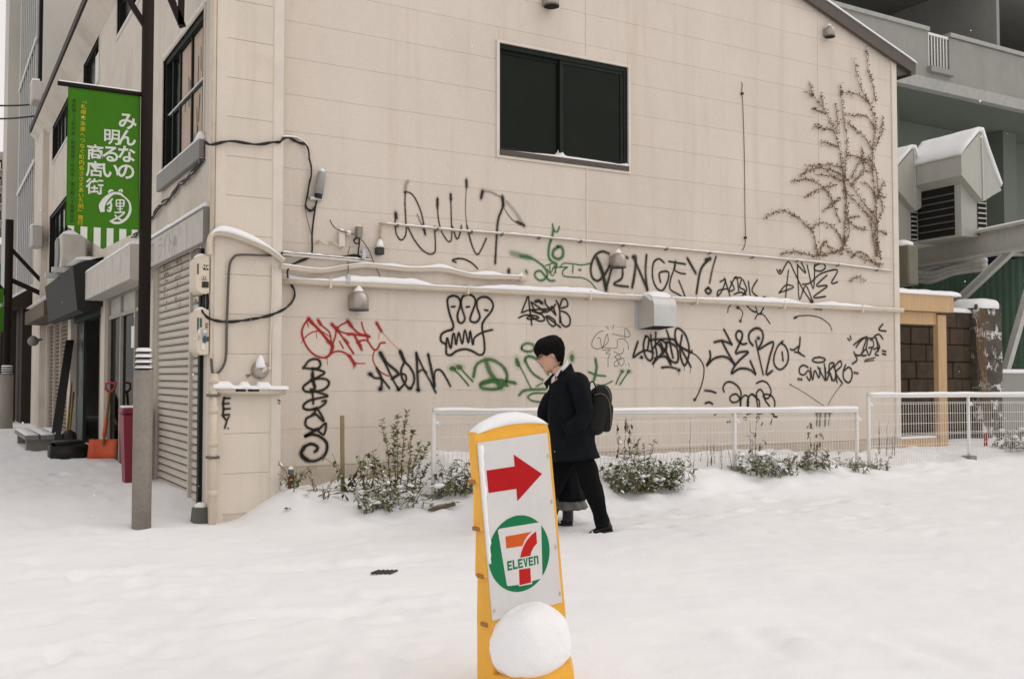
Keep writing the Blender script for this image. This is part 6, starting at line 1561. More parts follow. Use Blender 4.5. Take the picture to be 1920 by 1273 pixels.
bm = B(); tube(bm, [MM @ q for q in smooth([L(1132, 722, .12), L(1140, 732, .13), L(1143, 745, .13)], 4)], .006, 5); tube(bm, [MM @ q for q in smooth([L(1112, 738, .158), L(1125, 735, .158), L(1138, 745, .145), L(1143, 770, .14), L(1143, 800, .13)], 4)], .004, 5); obj('zip_line', bm, GREYC, pack, True)

# --- companion, mostly hidden behind the man
MW, L2 = person_frame(9.18, 1056, 978)
wom = thing('person', 'companion in black coat and pale grey skirt, mostly hidden behind the man', 'person', MW.translation)
HW = MW @ Matrix.Translation(L2(1036, 672)) @ Matrix.Rotation(math.radians(12), 4, 'Y') @ Matrix.Scale(.98, 4)
bm = B(); neck = [[MW @ (L2(x, y)+q) for q in sring(u, -u, hw, 0, 32, 2.1)] for x, y, u, hw in ((1050, 712, .07, .12), (1047, 704, .05, .06), (1043, 696, .048, .05))]
trunk = []
for xf, xb, y, hw in ((1036, 1076, 880, .12), (1034, 1074, 800, .11), (1034, 1070, 750, .12)):
    a, b = L2(xf, y), L2(xb, y); trunk.append([MW @ q for q in sring(a.x, b.x, hw, a.z, 32, 2.3)])
loft(bm, trunk+neck+head_rings(HW)); obj('body', bm, SKIN, wom, True)
obj('hair', hair_shell(HW, 8, -.11, .035), HAIR, wom, True)
def skirt(name, tab, m, seed, fold):
    rings = []
    for y, f, b, hw in tab:
        r = sring(L2(f, 0).x, L2(b, 0).x, hw, L2(0, y).z, 60, 2.2); t = sst(tab[0][0], tab[-1][0], y)
        c = sum(r, Vector())/60
        for j, q in enumerate(r): r[j] = c+(q-c)*(1+fold*t*math.sin(j*math.pi*2/60*11+seed))
        rings.append(r)
    d = []
    for i in range(len(rings)-1):
        for s_ in range(4): d.append([p.lerp(q, s_/4) for p, q in zip(rings[i], rings[i+1])])
    d.append(rings[-1]); d.append([p.lerp(sum(rings[-1], Vector())/60, .12)+Vector((0, 0, .05)) for p in rings[-1]])
    crumple(d, .008, 8, seed); bm = B(); loft(bm, [[MW @ q for q in r] for r in d]); return obj(name, bm, m, wom, True)
skirt('coat', [(700, 1040, 1060, .08), (712, 1030, 1070, .17), (740, 1026, 1072, .19), (790, 1026, 1074, .19), (840, 1024, 1080, .21), (890, 1030, 1090, .23), (932, 1032, 1098, .262)], COAT, 2, .02)
skirt('skirt', [(890, 1036, 1080, .17), (915, 1034, 1089, .215), (930, 1033, 1095, .245), (948, 1030, 1101, .262)], mat('skirt_grey', (.15, .142, .125), .9, var=.2, scale=25), 5, .05)
bm = B(); limb(bm, [L2(1052, 708, .15), L2(1040, 740, .2), L2(1022, 772, .2), L2(1016, 790, .17), L2(1024, 806, .12)], [.055, .07, .06, .055, .05], 14, 5); limb(bm, [L2(1052, 708, -.15), L2(1046, 740, -.2), L2(1032, 780, -.2), L2(1020, 806, -.15)], [.055, .07, .06, .05], 14, 6); bm.transform(MW); obj('sleeve', bm, COAT, wom, True)
bm = B(); limb(bm, [L2(1060, 900, .07), L2(1062, 930, .07), L2(1064, 958, .07), L2(1064, 972, .07)], [.06, .055, .05, .052], 14, 5, .004); limb(bm, [L2(1054, 900, -.07), L2(1044, 935, -.07), L2(1034, 968, -.07)], [.06, .055, .05], 14, 6, .004); bm.transform(MW); obj('boots', bm, SHOE, wom, True)
shoe('boot_foot', L2(1046, 979, .07), L2(1073, 977, .07), .07, wom, MW, .085, .04)
shoe('boot_foot', L2(1008, 974, -.07), L2(1036, 977, -.07), -.07, wom, MW, .085, .04)

# ------------------------------------------------------------------ things along the street front
# snow shovel leaning at the shop
s0 = onZ(.215, 190, 860); s1 = onX(CX-.02, 208, 716)
sh = thing('snow_shovel', 'orange snow shovel with wooden handle leaning against the shop front', 'shovel', (s0.x, s0.y, s0.z))
d = (s1-s0); bm = B(); tube(bm, [s0+d*.18, s0+d*.86], .018, 8); obj('handle', bm, mat('shovel_wood', (.30, .13, .03), .6), sh, True)
ORA = mat('shovel_orange', (.60, .10, .035), .5, var=.1); REDG = mat('grip_red', (.45, .03, .04), .5)
bm = B(); dn = d.normalized(); sd_ = Vector((1, -.45, 0)).normalized(); up_ = sd_.cross(dn).normalized()
rings = [[s0+dn*(t*.27)+sd_*(q*.19)+up_*(-.05*math.cos(q*1.4)+.02*t) for q in (-1, -.6, -.2, .2, .6, 1)]+[s0+dn*(t*.27)+sd_*(q*.19)+up_*(-.05*math.cos(q*1.4)+.02*t+.006) for q in (1, .6, .2, -.2, -.6, -1)] for t in (0, .3, .7, 1)]
loft(bm, rings); obj('blade', bm, ORA, sh, True)
bm = B(); tube(bm, [s0+dn*.3, s0+dn*.55], .028, 8); obj('socket', bm, ORA, sh, True)
e = s0+d*.86; bm = B(); tube(bm, [e, e+dn*.05+sd_*.06, e+dn*.13+sd_*.065, e+dn*.14, e+dn*.13-sd_*.065, e+dn*.05-sd_*.06, e], .016, 7); obj('grip', bm, REDG, sh, True)
# red bin
b0 = onX(CX-.2, 250, 880)
bx, by = b0.x, b0.y; BINR = mat('bin_red', (.20, .012, .03), .45, var=.08)
rb = thing('rubbish_bin', 'tall dark red bin standing behind the street pole', 'bin', (bx, by, .15))
bm = B(); loft(bm, [[(bx-w_, by-w_, z), (bx+w_, by-w_, z), (bx+w_, by+w_, z), (bx-w_, by+w_, z)] for w_, z in ((.10, .12), (.135, .92))]); obj('tub', bm, BINR, rb)
bm = B(); box(bm, (bx-.15, by-.15, .93), (bx+.15, by+.15, 1.0)); bevel(bm, .02); lid = obj('lid', bm, BINR, rb)
bm = B(); box(bm, (bx-.135, by-.135, .995), (bx+.135, by+.135, 1.02)); bevel(bm, .012); obj('lid_snow', bm, SNOW, lid, True)
# black boards leaning, brooms
for k, (xb, xt, lab) in enumerate(((98, 128, 'left black board leaning against the far shutter'), (106, 134, 'right black board leaning against the far shutter'))):
    p, q = onX(CX-.5, xb, 836), onX(CX-.05, xt, 640)
    bm = B(); beam(bm, p, q, .06, .08, (1, 0, 0)); o = obj('leaning_board', bm, BLACKC); tag(o, lab, 'board', 'leaning boards')
for k, (xb, yb, xt, yt, lab) in enumerate(((126, 812, 134, 718, 'yellow handled broom left of the dark door'), (130, 810, 138, 736, 'second yellow handled broom beside the dark door'))):
    p, q = onX(CX-.3, xb, yb), onX(CX-.02, xt, yt); bm = B(); tube(bm, [p, q], .018, 7); o = obj('broom', bm, mat('broom_yellow', (.30, .17, .03), .6), None, True); tag(o, lab, 'broom', 'brooms by the door')
    bm = B(); lathe(bm, [(.12, -.18), (.10, -.02), (.02, .04)], Matrix.Translation(p), 10); obj('bristles', bm, BLACKC, o)
bx = onX(CX-.45, 128, 832); bm = B(); rr = random.Random(3)
box(bm, (bx.x-.25, bx.y-.3, .1), (bx.x+.25, bx.y+.3, .42)); bevel(bm, .06, 2); o = obj('dark_sack', bm, BLACKC, None, True); tag(o, 'dark bundle on the snow at the foot of the brooms', 'sack')
# bench of planks
p0 = onX(CX-.55, 92, 808)
bn = thing('plank_bench', 'low bench of planks under snow in front of the far pier', 'bench', (p0.x, p0.y, .2))
for k in range(3): bm = B(); box(bm, (p0.x-.35+.22*k, p0.y-.1, .36), (p0.x-.15+.22*k, p0.y+2.0, .42)); obj('plank', bm, GREYM, bn); bm = B(); box(bm, (p0.x-.345+.22*k, p0.y-.095, .421), (p0.x-.155+.22*k, p0.y+1.99, .45)); bevel(bm, .01); obj('plank_snow', bm, SNOW, bn, True)
for k in (0, 1): bm = B(); box(bm, (p0.x-.32, p0.y+1.7*k, .1), (p0.x+.26, p0.y+1.7*k+.15, .359)); obj('support', bm, GREYM, bn)
# air conditioner above the awning
a0, a1 = onX(CX-.45, 104, 452), onX(CX-.45, 104, 512)
ac = thing('air_conditioner', 'snow capped air conditioner standing above the dark awning', 'air conditioner', (CX-.25, a0.y, a1.z))
bm = B(); box(bm, (CX-.46, a0.y-1.0, a1.z), (CX-.10, a0.y, a0.z)); bevel(bm, .02); obj('case', bm, mat('ac_cream', (.46, .44, .39), .6), ac)
bm = B(); lathe(bm, [(.26, 0), (.26, .02), (.05, .03)], Matrix.Translation((CX-.462, a0.y-.5, (a0.z+a1.z)/2)) @ Matrix.Rotation(-math.pi/2, 4, 'Y'), 20); obj('fan_grille', bm, GREYM, ac)
bm = B(); snowline(bm, [(CX-.28, a0.y-.98+.96*i/10, a0.z-.01) for i in range(11)], .36, lambda i: .08); obj('snow_cap', bm, SNOW, ac, True)
boxo('bracket', (CX-.6, a0.y-1.1, a1.z-.08), (CX-.002, a0.y-1.0, a1.z-.002), GALV, ac); boxo('bracket', (CX-.6, a0.y-.1, a1.z-.08), (CX-.002, a0.y, a1.z-.002), GALV, ac)
# wall lamp and boxes on the far pier
q = onX(CX-.3, 62, 640); bm = B(); lathe(bm, [(.01, .12), (.06, .10), (.10, .05), (.115, 0), (.10, -.05), (.06, -.09), (.01, -.1)], Matrix.Translation(q), 20); o = obj('round_wall_light', bm, GREYM, None, True); tag(o, 'round grey wall light on the far pier', 'wall light')
bm = B(); tube(bm, [q, (CX-.12, q.y, q.z+.05)], .03, 8); obj('arm', bm, GREYM, o)

# second street pole and its banner, far along the street
P2 = onZ(.25, 11, 800); street = street_pole(P2.x, P2.y, 'distant dark street pole at the left picture edge', 1.6, onY(P2.y, 11, 702).z, onY(P2.y, 11, 412).z)
bm = B(); zt2 = onY(P2.y, 11, 480).z; beam(bm, (P2.x, P2.y, zt2-.5), (P2.x+1.0, P2.y, zt2-.95), .06, .10); beam(bm, (P2.x, P2.y, zt2-.9), (P2.x-.8, P2.y, zt2+.1), .06, .10); beam(bm, (P2.x, P2.y, zt2+.2), (P2.x+.95, P2.y, zt2-.85), .05, .08); obj('arm_brace', bm, POLEB, street)
b0, b1 = onY(P2.y-.1, -30, 540), onY(P2.y-.1, 6, 622); bm = B(); box(bm, (b0.x, b0.y, b1.z), (b1.x, b0.y+.01, b0.z)); o = obj('street_banner', bm, FABG); tag(o, 'distant green banner cut off by the left picture edge', 'banner')
bm = B(); c = onY(P2.y-.11, -4, 572); me = textmesh('み', .22); me.transform(Matrix.Translation((c.x, c.y, c.z)) @ Matrix.Rotation(math.pi/2, 4, 'X')); obj('banner_character', me, BWH, o)

# ------------------------------------------------------------------ left background buildings
PALE = mat('tower_pale', (.50, .475, .43), .85, var=.05, scale=.4, dirt=(.42, .40, .36), dscale=.3)
tw = thing('tower_block', 'tall pale tower with dark vertical louvres beyond the corner building', 'building', (6, 31, 0))
ty0, ty1 = 26.1, onX(CX, 21, 400).y
bm = B(); box(bm, (CX+.05, ty0, 0), (14, ty1, 34)); obj('wall', bm, PALE, tw)
yl0, yl1 = onX(CX-.05, 66, 400).y, onX(CX-.05, 34, 400).y
boxo('louvre_recess', (CX-.02, yl0, 3.4), (CX+.049, yl1, 33), HOLE, tw)
n_ = 9
for k in range(n_):
    y = yl0+(yl1-yl0)*(k+.5)/n_; boxo('louvre_fin', (CX-.075, y-.05, 3.4), (CX-.021, y+.05, 33), GALV, tw)
for z in (6.5, 9.5, 12.5, 15.5, 18.5, 21.5): boxo('louvre_rail', (CX-.10, yl0, z), (CX-.076, yl1, z+.12), GALV, tw)
boxo('edge_pier', (CX-.25, ty1-1.6, 0), (CX+.0495, ty1+.2, 34), PALE, tw)
boxo('panel_joint', (CX+.3, ty0-.004, 14.2), (13, ty0+.001, 14.26), GREYM, tw)
boxo('shopfront', (CX-.3, 26.3, 0), (CX+.0485, ty1-1.65, 3.0), mat('front_brown', (.028, .018, .012), .8), tw)
bm = B(); prism(bm, [(CX-.001, 26.1, 3.5), (CX-.55, 26.1, 3.15), (CX-.55, 26.1, 2.95), (CX-.001, 26.1, 2.95)], (0, ty1-26.1, 0)); cv = obj('canopy', bm, mat('front_brown', (0, 0, 0)), tw)
bm = B(); prism(bm, [(CX-.05, 26.1, 3.495), (CX-.57, 26.1, 3.155), (CX-.57, 26.1, 3.22), (CX-.05, 26.1, 3.58)], (0, ty1-26.1, 0)); obj('canopy_snow', bm, SNOW, cv)
for y in (27.2, 29.0, 31.0): boxo('shop_post', (CX-.5, y, 0), (CX-.36, y+.18, 2.94), mat('front_brown', (0, 0, 0)), tw)
for k, (y_, x_) in enumerate(((175, 58), (445, 57))):
    p = onX(CX-.35, x_, y_); bm = B(); box(bm, (p.x, p.y-.3, p.z-.22), (CX-.13 if p.y < YE else CX-.02, p.y+.3, p.z+.22)); bevel(bm, .02); o = obj('equipment_box', bm, PALE); tag(o, ('upper pale box on the wall under the tower louvres', 'lower pale box on the wall beside the street windows')[k], 'box', 'boxes on the far pier')
    bm = B(); box(bm, (p.x, p.y-.3, p.z+.221), (p.x+.15, p.y+.3, p.z+.26)); obj('snow_cap', bm, SNOW, o)
for k, (ya, yb) in enumerate(((192, 196), (219, 218))):
    p, q = dep(24, -60, ya), onX(CX-.2, 68, yb); bm = B(); pts = [p.lerp(q, i/12)-Vector((0, 0, .06*math.sin(math.pi*i/12))) for i in range(13)]; tube(bm, pts, .022, 5); o = obj('overhead_wire', bm, BLACKC, None, True); tag(o, ('upper' if k == 0 else 'lower')+' overhead wire crossing the sky at the left edge', 'wire', 'overhead wires')
# far flats
fd = 170; fp, fq = dep(fd, -140, 285), dep(fd, 17, 285)
FLAT = mat('flats_beige', (.34, .30, .26), .9, var=.05, scale=.1)
flt = thing('far_flats', 'distant beige block of flats with stacked balconies at the left edge', 'building', (fp.x, fp.y, 0))
ang = math.atan2(fq.y-fp.y, fq.x-fp.x); FM = Matrix.Translation((fp.x, fp.y, 0)) @ Matrix.Rotation(ang, 4, 'Z'); FL = (Vector((fq.x, fq.y))-Vector((fp.x, fp.y))).length
def fbox(nm, a, b, m, par): bm = B(); box(bm, a, b, FM); return obj(nm, bm, m, par)
fbox('wall', (0, 0, 0), (FL, 12, fp.z), FLAT, flt)
nf = 14
for k in range(nf):
    z = fp.z-2.0-k*2.9
    bal = fbox('balcony', (0, -1.4, z-1.2), (FL-.8, -1.2, z-.1), WHITEP, flt); fbox('balcony_slab', (0, -1.45, z-1.4), (FL-.6, -.01, z-1.21), FLAT, flt); fbox('window_band', (.5, -.05, z-1.0), (FL-1.2, -.012, z+.6), GLASSD, flt)
    for j in range(5): fbox('balcony_rail', (FL-1-j*2.2, -1.46, z-1.2), (FL-.85-j*2.2, -1.42, z-.05), FLAT, bal)
# low far shop closing the street
p, q = dep(60, -120, 500), dep(60, 19, 500)
fsh = thing('far_shop', 'far low shop with a teal fascia at the left edge', 'building', (p.x, p.y, 0)); FM = Matrix.Translation((p.x, p.y, 0)) @ Matrix.Rotation(math.atan2(q.y-p.y, q.x-p.x), 4, 'Z'); FL = math.hypot(q.x-p.x, q.y-p.y)
fbox('wall', (0, 0, 0), (FL, 8, 9.2), mat('far_grey', (.30, .29, .27), .9), fsh); fbox('fascia', (0, -.3, 6.4), (FL+.1, -.01, 8.0), mat('teal', (.03, .12, .13), .6), fsh); fbox('snow_cap', (-.1, -.5, 9.21), (FL+.2, 8, 9.6), SNOW, fsh); fbox('shop_window', (0, -.1, .4), (FL-1, -.012, 4.8), GLASSD, fsh); fbox('awning', (0, -1.4, 5.0), (FL, -.011, 5.3), mat('rust_awning', (.12, .06, .04), .8), fsh)

# ------------------------------------------------------------------ right background
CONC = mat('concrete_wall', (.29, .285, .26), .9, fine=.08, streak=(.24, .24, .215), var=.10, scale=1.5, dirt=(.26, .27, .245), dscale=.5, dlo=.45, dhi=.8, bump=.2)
CONC2 = mat('concrete_shade', (.15, .17, .14), .9, var=.08, scale=.8, dirt=(.11, .125, .10), dscale=.4, dlo=.45, dhi=.8)  # darker concrete copy: shade of the balcony recess put into the colour
AYp = 15.4
apt = thing('apartment_block', 'grey concrete apartment block with balconies behind the gabled building', 'building', (22, 18, 0))
def ax_(x, y): return onY(AYp, x, y)
p1, p2, p3 = ax_(1560, 14), ax_(1742, 60), ax_(1742, 146)
zt, zb = p2.z, ax_(1790, 158).z
gx0, gx1 = ax_(1741, 100).x, ax_(1780, 100).x
boxo('parapet', (12.5, AYp, zb), (gx0, AYp+.18, zt), CONC, apt)
boxo('parapet', (gx1, AYp, zb), (34, AYp+.18, zt-.02), CONC, apt)
boxo('parapet_foot', (gx0-.002, AYp+.002, zb+.001), (gx1+.002, AYp+.178, zb+.30), CONC, apt)
bm = B()
for a, b in ((12.5, gx0), (gx1, 34)): box(bm, (a, AYp-.05, zt), (b, AYp+.24, zt+.10))
obj('coping', bm, mat('coping', (.36, .36, .335), .8), apt)
bm = B()
for k in range(7):
    x = gx0+(gx1-gx0)*(k+.5)/7; box(bm, (x-.014, AYp+.03, zb+.30), (x+.014, AYp+.058, zt-.03))
box(bm, (gx0, AYp+.02, zt-.06), (gx1, AYp+.07, zt)); gl = obj('gate_grille', bm, WHITEP, apt)
boxo('threshold', (gx0-.05, AYp-.12, zb+.14), (gx1+.05, AYp-.001, zb+.27), CONC, apt)
boxo('slab_edge', (12.5, AYp-.03, zb-.28), (34, AYp+.6, zb-.002), mat('coping', (0, 0, 0)), apt)
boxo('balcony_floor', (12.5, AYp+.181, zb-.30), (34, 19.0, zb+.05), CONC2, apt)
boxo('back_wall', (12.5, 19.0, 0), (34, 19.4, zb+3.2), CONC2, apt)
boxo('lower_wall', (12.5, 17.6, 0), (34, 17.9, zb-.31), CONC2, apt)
boxo('upper_slab', (12.5, AYp-.1, zb+3.2), (34, 19.4, zb+3.7), CONC, apt)
for px_, w_ in ((1660, .35), (1875, .5)):
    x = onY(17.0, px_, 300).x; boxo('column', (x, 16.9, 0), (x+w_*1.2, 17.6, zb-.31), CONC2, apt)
x = onY(19.0, 1662, 30).x; boxo('partition', (x, AYp+.19, zb+.05), (x+.12, 18.99, zb+3.19), CONC, apt)
x = onY(18.5, 1900, 60).x; boxo('stair_wall', (x, 17.2, zb+.05), (x+3, 18.99, zb+2.4), CONC, apt)
boxo('balcony_doors', (16, 18.93, zb+.06), (30, 18.995, zb+2.2), DKFRAME, apt)
x = onY(18.9, 1800, 22).x
for k, (px_, py_) in enumerate(((1728, 8), (1787, 24))):
    q = onY(18.4, px_, py_); bm = B(); lathe(bm, [(.02, .2), (.15, .16), (.17, -.1), (.04, -.16)], Matrix.Translation(q), 12); o = obj('hanging_ornament', bm, mat('pot_red', (.12, .03, .02), .7), None, True); tag(o, ('left' if k == 0 else 'right')+' dark red round ornament hanging over the upper balcony', 'ornament', 'hanging ornaments')
    bm = B(); tube(bm, [(q.x, q.y, q.z+.15), (q.x, q.y, zb+3.2)], .012, 5); obj('cord', bm, GREYC, o)

# steel platform with two snow covered duct hoods
STL = mat('steel_white', (.47, .47, .43), .6, var=.08, dirt=(.33, .32, .28), dscale=2, dlo=.55, dhi=.8)
fr = thing('steel_frame', 'pale steel frame carrying the duct hoods beside the gabled building', 'steel frame', dep(17.5, 1912, 800))
pA, pB = dep(20.5, 1660, 492), dep(16.2, 1960, 418)
pB.z = pA.z
dirA = (pB-pA).normalized(); sideA = dirA.cross(Vector((0, 0, 1))).normalized()
def ibeam(p, q, h, w_, nm='beam'):
    bm = B(); beam(bm, p+Vector((0, 0, h/2)), q+Vector((0, 0, h/2)), w_, .04); beam(bm, p-Vector((0, 0, h/2)), q-Vector((0, 0, h/2)), w_, .04); beam(bm, p, q, .03, h-.04); return obj(nm, bm, STL, fr)
ibm = ibeam(pA, pB, .42, .22)
bm = B(); snowline(bm, straight(pA, pB, 20), .20, lambda i: .05, 7, .23); obj('beam_snow', bm, SNOW, ibm, True)
ibeam(pA-sideA*2.6, pB-sideA*2.6, .42, .22)
for t in (.1, .5, .9): ibeam(pA.lerp(pB, t)+Vector((0, 0, .0)), pA.lerp(pB, t)-sideA*2.6+Vector((0, 0, .0)), .16, .14, 'cross_beam')
def steel(nm, p, q, w_=.14): bm = B(); beam(bm, p, q, w_, w_); o = obj(nm, bm, STL, fr); return o
pc = dep(16.9, 1916, 470); steel('column', Vector((pc.x, pc.y, 0)), Vector((pc.x, pc.y, pA.z-.22)), .2)
br1 = steel('brace', dep(16.9, 1908, 462), dep(18.6, 1788, 575), .09)
bm = B(); snowline(bm, straight(dep(16.9, 1908, 460), dep(18.6, 1788, 573), 12), .1, lambda i: .035, 6, .07); obj('brace_snow', bm, SNOW, br1, True)
steel('brace', dep(16.9, 1930, 540), dep(17.3, 1884, 700), .11)
bm = B()
for k in range(3): tube(bm, smooth([dep(19.5, 1700+k*6, 505+k*9), dep(19, 1745, 512+k*8), dep(18.5, 1790, 500+k*6), dep(18, 1850, 488+k*8)], 4), .05, 8)
o = obj('duct_pipes', bm, GALV, None, True); tag(o, 'bundle of grey pipes under the steel beam', 'pipes')
q = dep(15.6, 1703, 497); bm = B(); box(bm, (q.x-.12, q.y-.1, q.z-.32), (q.x+.12, q.y+.3, q.z+.3)); bevel(bm, .02); o = obj('cable_box', bm, mat('cabinet_olive', (.16, .15, .11), .7)); tag(o, 'small olive cabinet right behind the wall corner under the beam', 'cabinet')
bm = B(); lathe(bm, [(.17, 0), (.15, .06), (.05, .10), (0, .105)], Matrix.Translation((q.x, q.y+.1, q.z+.3)), 12); obj('snow_cap', bm, SNOW, o, True)
HOOD = mat('hood_grey', (.42, .42, .375), .6, streak=(.30, .29, .25), var=.05, scale=2, dirt=(.32, .33, .29), dscale=1)
def duct_hood(d, xr_, ytop, sc_, label):
    """gabled sheet metal hood; long axis runs away from the camera along the street direction"""
    o = dep(d, xr_, ytop)                       # front ridge point
    Y = Vector((0.10, 1, 0)).normalized()*-1; X = Vector((1, -.1, 0)).normalized(); Zv = Vector((0, 0, 1))
    P = lambda a, b, c: o+X*a*sc_-Y*b*sc_+Zv*c*sc_
    root = thing('duct_hood', label, 'duct hood', P(0, .8, -2.0), 'snow covered duct hoods')
    prof = [(0, 0), (.78, -.85), (.78, -1.02), (.40, -1.30), (0, -1.42), (-.40, -1.16), (-.78, -.98), (-.78, -.55)]
    # front gable (narrow end towards the right), body extruded back
    bm = B(); prism(bm, [P(a, 0, c) for a, c in ((0, 0), (.62, -1.22), (.40, -1.32), (.06, -1.50), (-.58, -.98), (-.58, -.55))], P(0, 1.5, 0)-P(0, 0, 0)); obj('shell', bm, HOOD, root)
    boxm = B(); prism(boxm, [P(a, .18, c) for a, c in ((-.40, -1.1), (.36, -1.1), (.36, -2.25), (-.40, -2.25))], P(0, 1.3, 0)-P(0, 0, 0)); cb_ = obj('cabinet', boxm, HOOD, root)
    bm = B(); prism(bm, [P(-.402, .35, -1.12), P(-.402, 1.35, -1.12), P(-.402, 1.35, -2.2), P(-.402, .35, -2.2)], X*-.01); obj('intake', bm, HOLE, cb_)
    for k in range(6): bm = B(); beam(bm, P(-.42, .35, -1.3-.15*k), P(-.42, 1.35, -1.3-.15*k), .03, .02); obj('louvre', bm, GREYC, cb_)
    bm = B(); prism(bm, [P(a, .176, c) for a, c in ((.08, -1.5), (.33, -1.38), (.33, -2.2), (.08, -2.2))], -Y*-.01); obj('grille_back', bm, HOLE, cb_)
    for k in range(7): bm = B(); beam(bm, P(.08, .16, -1.5-.11*k), P(.33, .16, -1.5-.11*k), .02, .025); obj('grille_bar', bm, STL, cb_)
    bm = B(); beam(bm, P(.205, .158, -1.4), P(.205, .158, -2.2), .02, .02); obj('grille_bar', bm, STL, cb_)
    bm = B(); beam(bm, P(.03, -.01, -.02), P(.05, -.01, -1.48), .03, .02, (0, 1, 0)); obj('seam', bm, STL, root)
    # snow: thick on both slopes, ragged on the right
    bm = B(); rings = []
    for i in range(15):
        b = -.02+1.54*i/14; row = []
        up_s = [(-.60, -.56), (-.45, -.38), (-.2, -.14), (-.05, .0), (.05, .0), (.2, -.36), (.4, -.76), (.60, -1.14)]
        for a, c in up_s: row.append(P(a, b, c+.005))
        for a, c in up_s[::-1]:
            h_ = .11*(1-.25*abs(a)/.6)+.025*nz(a*7+sc_, b*5, 2)
            row.append(P(a+(.04 if a > 0 else -.02), b, c+h_))
        rings.append(row)
    loft(bm, rings); obj('hood_snow', bm, SNOW, root, True)
    return root
duct_hood(17.6, 1838, 248, .82, 'larger snow covered duct hood on the steel frame')
duct_hood(18.3, 1712, 280, .76, 'smaller snow covered duct hood cut off by the wall corner')
# green corrugated shed with blue fascia
g0, g1 = dep(25, 1660, 538), dep(18.4, 1935, 474); zf = g0.z; g1.z = zf
shd = thing('green_shed', 'green corrugated metal shed with a blue roof edge behind the steel frame', 'shed', (g1.x, g1.y, 0))
dv = (Vector((g1.x, g1.y, 0))-Vector((g0.x, g0.y, 0))); Ls = dv.length; dv /= Ls; sn = Vector((dv.y, -dv.x, 0))
if sn.y > 0: sn = -sn
n_ = int(Ls/.06); bm = B(); prev = None
for i in range(n_+1):
    t = Ls*i/n_; of = .025 if (i % 4) in (0, 1) else -.005
    c = Vector((g0.x, g0.y, 0))+dv*t+sn*of
    row = (bm.verts.new(c), bm.verts.new(c+Vector((0, 0, zf))))
    if prev: bm.faces.new((prev[0], row[0], row[1], prev[1]))
    prev = row
so = obj('corrugated_wall', bm, mat('shed_green', (.16, .26, .19), .6, var=.12, scale=2), shd); sm_ = so.modifiers.new('s', 'SOLIDIFY'); sm_.thickness = .02
bm = B(); beam(bm, Vector((g0.x, g0.y, zf+.06))+sn*.08, Vector((g1.x, g1.y, zf+.06))+sn*.08, .06, .22); obj('blue_fascia', bm, mat('fascia_blue', (.012, .03, .11), .5), shd)
bm = B(); prism(bm, [Vector((g0.x, g0.y, zf+.17))+sn*.12, Vector((g1.x, g1.y, zf+.17))+sn*.12, Vector((g1.x, g1.y, zf+.25))-sn*2, Vector((g0.x, g0.y, zf+.25))-sn*2], (0, 0, .12)); obj('roof_snow', bm, SNOW, shd)
bm = B(); beam(bm, Vector((g0.x, g0.y, 1.35))+sn*.045, Vector((g1.x, g1.y, 1.35))+sn*.045, .02, .03); obj('wall_rail', bm, GREYC, shd)
# dark stone block wall with pillar
STN = mat('block_brown', (.058, .040, .024), .95, var=.35, scale=5, bump=.5, bscale=40, dirt=(.03, .026, .02), dscale=3)
STN2 = mat('block_grey', (.085, .075, .06), .95, var=.35, scale=5, bump=.5, bscale=40, dirt=(.62, .60, .58), dscale=5.5, dlo=.54, dhi=.60)
BWY = 10.45; xq0, xq1 = 12.25, onY(BWY, 1832, 700).x; ztp = onY(BWY, 1800, 585).z
bw = thing('block_wall', 'dark brown stone block wall with snow on top behind the wooden doorway', 'wall', (xq0, BWY, .2))
boxo('mortar', (xq0, BWY+.03, 0), (xq1, BWY+.3, ztp-.01), DKFRAME, bw)
rr = random.Random(17); nr = 8
for k in range(nr):
    z0, z1 = .2+(ztp-.2)*k/nr, .2+(ztp-.2)*(k+1)/nr; x = xq0-.2*(k % 2)
    while x < xq1:
        w_ = rr.uniform(.38, .52); a, b = max(x, xq0), min(x+w_, xq1)
        if b-a > .06: bm = B(); box(bm, (a+.006, BWY-rr.uniform(0, .025), z0+.006), (b-.006, BWY+.06, z1-.006)); bevel(bm, .012); obj('stone_block', bm, STN, bw)
        x += w_
bm = B(); snowline(bm, [(xq0+(xq1-xq0)*i/30, BWY+.15, ztp-.012) for i in range(31)], .36, lambda i: .10+.03*nz(i*.4, 3)); obj('wall_snow', bm, SNOW, bw, True)
xa, xb = onY(BWY-.1, 1831, 700).x, onY(BWY-.1, 1877, 700).x; zp = onY(BWY-.1, 1855, 572).z
bm = B(); box(bm, (xa, BWY-.12, 0), (xb, BWY+.4, zp)); bmesh.ops.subdivide_edges(bm, edges=bm.edges[:], cuts=6, use_grid_fill=True)
for v in bm.verts: v.co += Vector((nz(v.co.x*4, v.co.y*4, v.co.z*4), nz(v.co.x*4+7, v.co.y*4, v.co.z*4), 0))*.03
pil = obj('stone_pillar', bm, STN2); tag(pil, 'rough stone pillar plastered with snow at the end of the block wall', 'pillar')
bm = B(); bmesh.ops.create_icosphere(bm, subdivisions=4, radius=1)
for v in bm.verts: n = v.co.copy(); v.co = Vector(((xa+xb)/2+s(n.x, .6)*(xb-xa)*.54, BWY+.13+s(n.y, .6)*.3, zp-.01+s(max(n.z, -.3), .8)*.13*(1+.2*nz(n.x*2, n.y*2))))
obj('pillar_snow', bm, SNOW, pil, True)
bm = B(); rr = random.Random(5)
for _ in range(60):
    c = Vector((rr.triangular(xa-.05, xb, xa+.1), BWY-.125, .5+(zp-.5)*rr.random()**.7)); r = rr.uniform(.015, .06); bmesh.ops.create_icosphere(bm, subdivisions=1, radius=1, matrix=Matrix.Translation(c) @ Matrix.Diagonal((r*rr.uniform(.6, 1.6), .015, r, 1)))
bm.free()
bm = B()
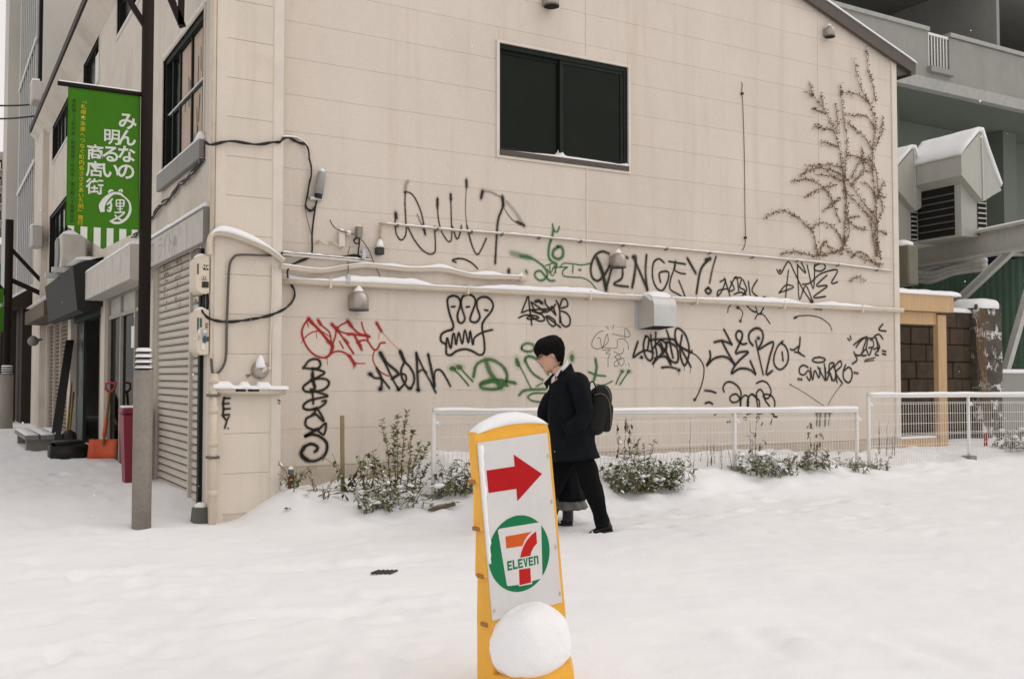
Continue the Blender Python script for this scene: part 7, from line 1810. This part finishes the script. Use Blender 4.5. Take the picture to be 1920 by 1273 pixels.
for k in range(6): tube(bm, smooth([(xa+.02+.03*k, BWY-.14, zp-.1), (xa-.06+.05*k, BWY-.15, zp*.75), (xa+.05+.03*k, BWY-.15, zp*.5), (xa+.1*k-.1, BWY-.15, .6)], 4), .007, 5)
o = obj('pillar_vine', bm, STEM); tag(o, 'bare vine strands hanging on the stone pillar', 'vine')
# low ledge right of the pillar
p = onY(10.4, 1878, 740); bm = B(); box(bm, (p.x, 10.4, 0), (p.x+4, 10.7, onY(10.4, 1890, 700).z)); o = obj('concrete_ledge', bm, CONC); tag(o, 'low concrete ledge with snow at the right picture edge', 'ledge')
zl = onY(10.4, 1890, 700).z; bm = B(); box(bm, (p.x-.03, 10.37, zl+.001), (p.x+4, 10.73, zl+.07)); bevel(bm, .02); obj('ledge_snow', bm, SNOW, o)
# wooden doorway
WOOD = mat('new_timber', (.52, .35, .19), .7, var=.10, scale=3, stretch=(6, 6, .6), dirt=(.45, .27, .12), dscale=2, dlo=.55, dhi=.8)
DYW = 9.66; dl, dr = WXR+.02, onY(DYW, 1776, 700).x; zlt = onY(DYW, 1740, 553).z; zlb = onY(DYW, 1740, 592).z
dw = thing('timber_doorway', 'new pale timber doorway frame with snow on its lintel against the wall end', 'doorway', ((dl+dr)/2, DYW, .3))
wj = (onY(DYW, 1776, 700).x-onY(DYW, 1755, 700).x)*.75
boxo('jamb', (dl, DYW, .1), (dl+.13, DYW+.25, zlb), WOOD, dw, .004); boxo('jamb', (dr-wj, DYW, .1), (dr, DYW+.09, zlb+.02), WOOD, dw, .004)
boxo('lintel', (dl-.02, DYW-.06, zlb+.06), (dr+.10, DYW+.3, zlt), WOOD, dw, .004)
boxo('head_board', (dl+.13, DYW+.03, zlb-.13), (dr-wj, DYW+.2, zlb+.055), WOOD, dw, .004)
boxo('threshold', (dl+.13, DYW+.02, .15), (dr-wj, DYW+.22, .42), WOOD, dw, .004)
bm = B(); box(bm, (dl+.13, DYW+.03, .421), (dr-wj, DYW+.2, .46)); bevel(bm, .015); obj('threshold_snow', bm, SNOW, dw)
bm = B(); snowline(bm, [(dl-.02+(dr+.27-dl)*i/20, DYW+.12, zlt-.006) for i in range(21)], .42, lambda i: .09+.02*nz(i*.4, 2), 9); obj('lintel_snow', bm, SNOW, dw, True)
# red marker in the snow
q = onY(9.3, 1848, 845); bm = B(); tube(bm, [(q.x, 9.3, .2), (q.x+.02, 9.3, .2+.30)], .028, 8); o = obj('red_marker', bm, mat('marker_red', (.32, .03, .02), .6), None, True); tag(o, 'short red marker peg in the snow behind the shorter fence', 'marker')

# ------------------------------------------------------------------ falling snow
rr = random.Random(77); bm = B()
for _ in range(90):
    c = dep(rr.uniform(2.5, 9), rr.uniform(0, 1920), rr.uniform(0, 1100)); bmesh.ops.create_icosphere(bm, subdivisions=1, radius=rr.uniform(.0016, .0036), matrix=Matrix.Translation(c))
o = obj('falling_snow', bm, SNOW, None, True); tag(o, 'sparse snowflakes drifting in the air', 'snowflakes', None, 'stuff')
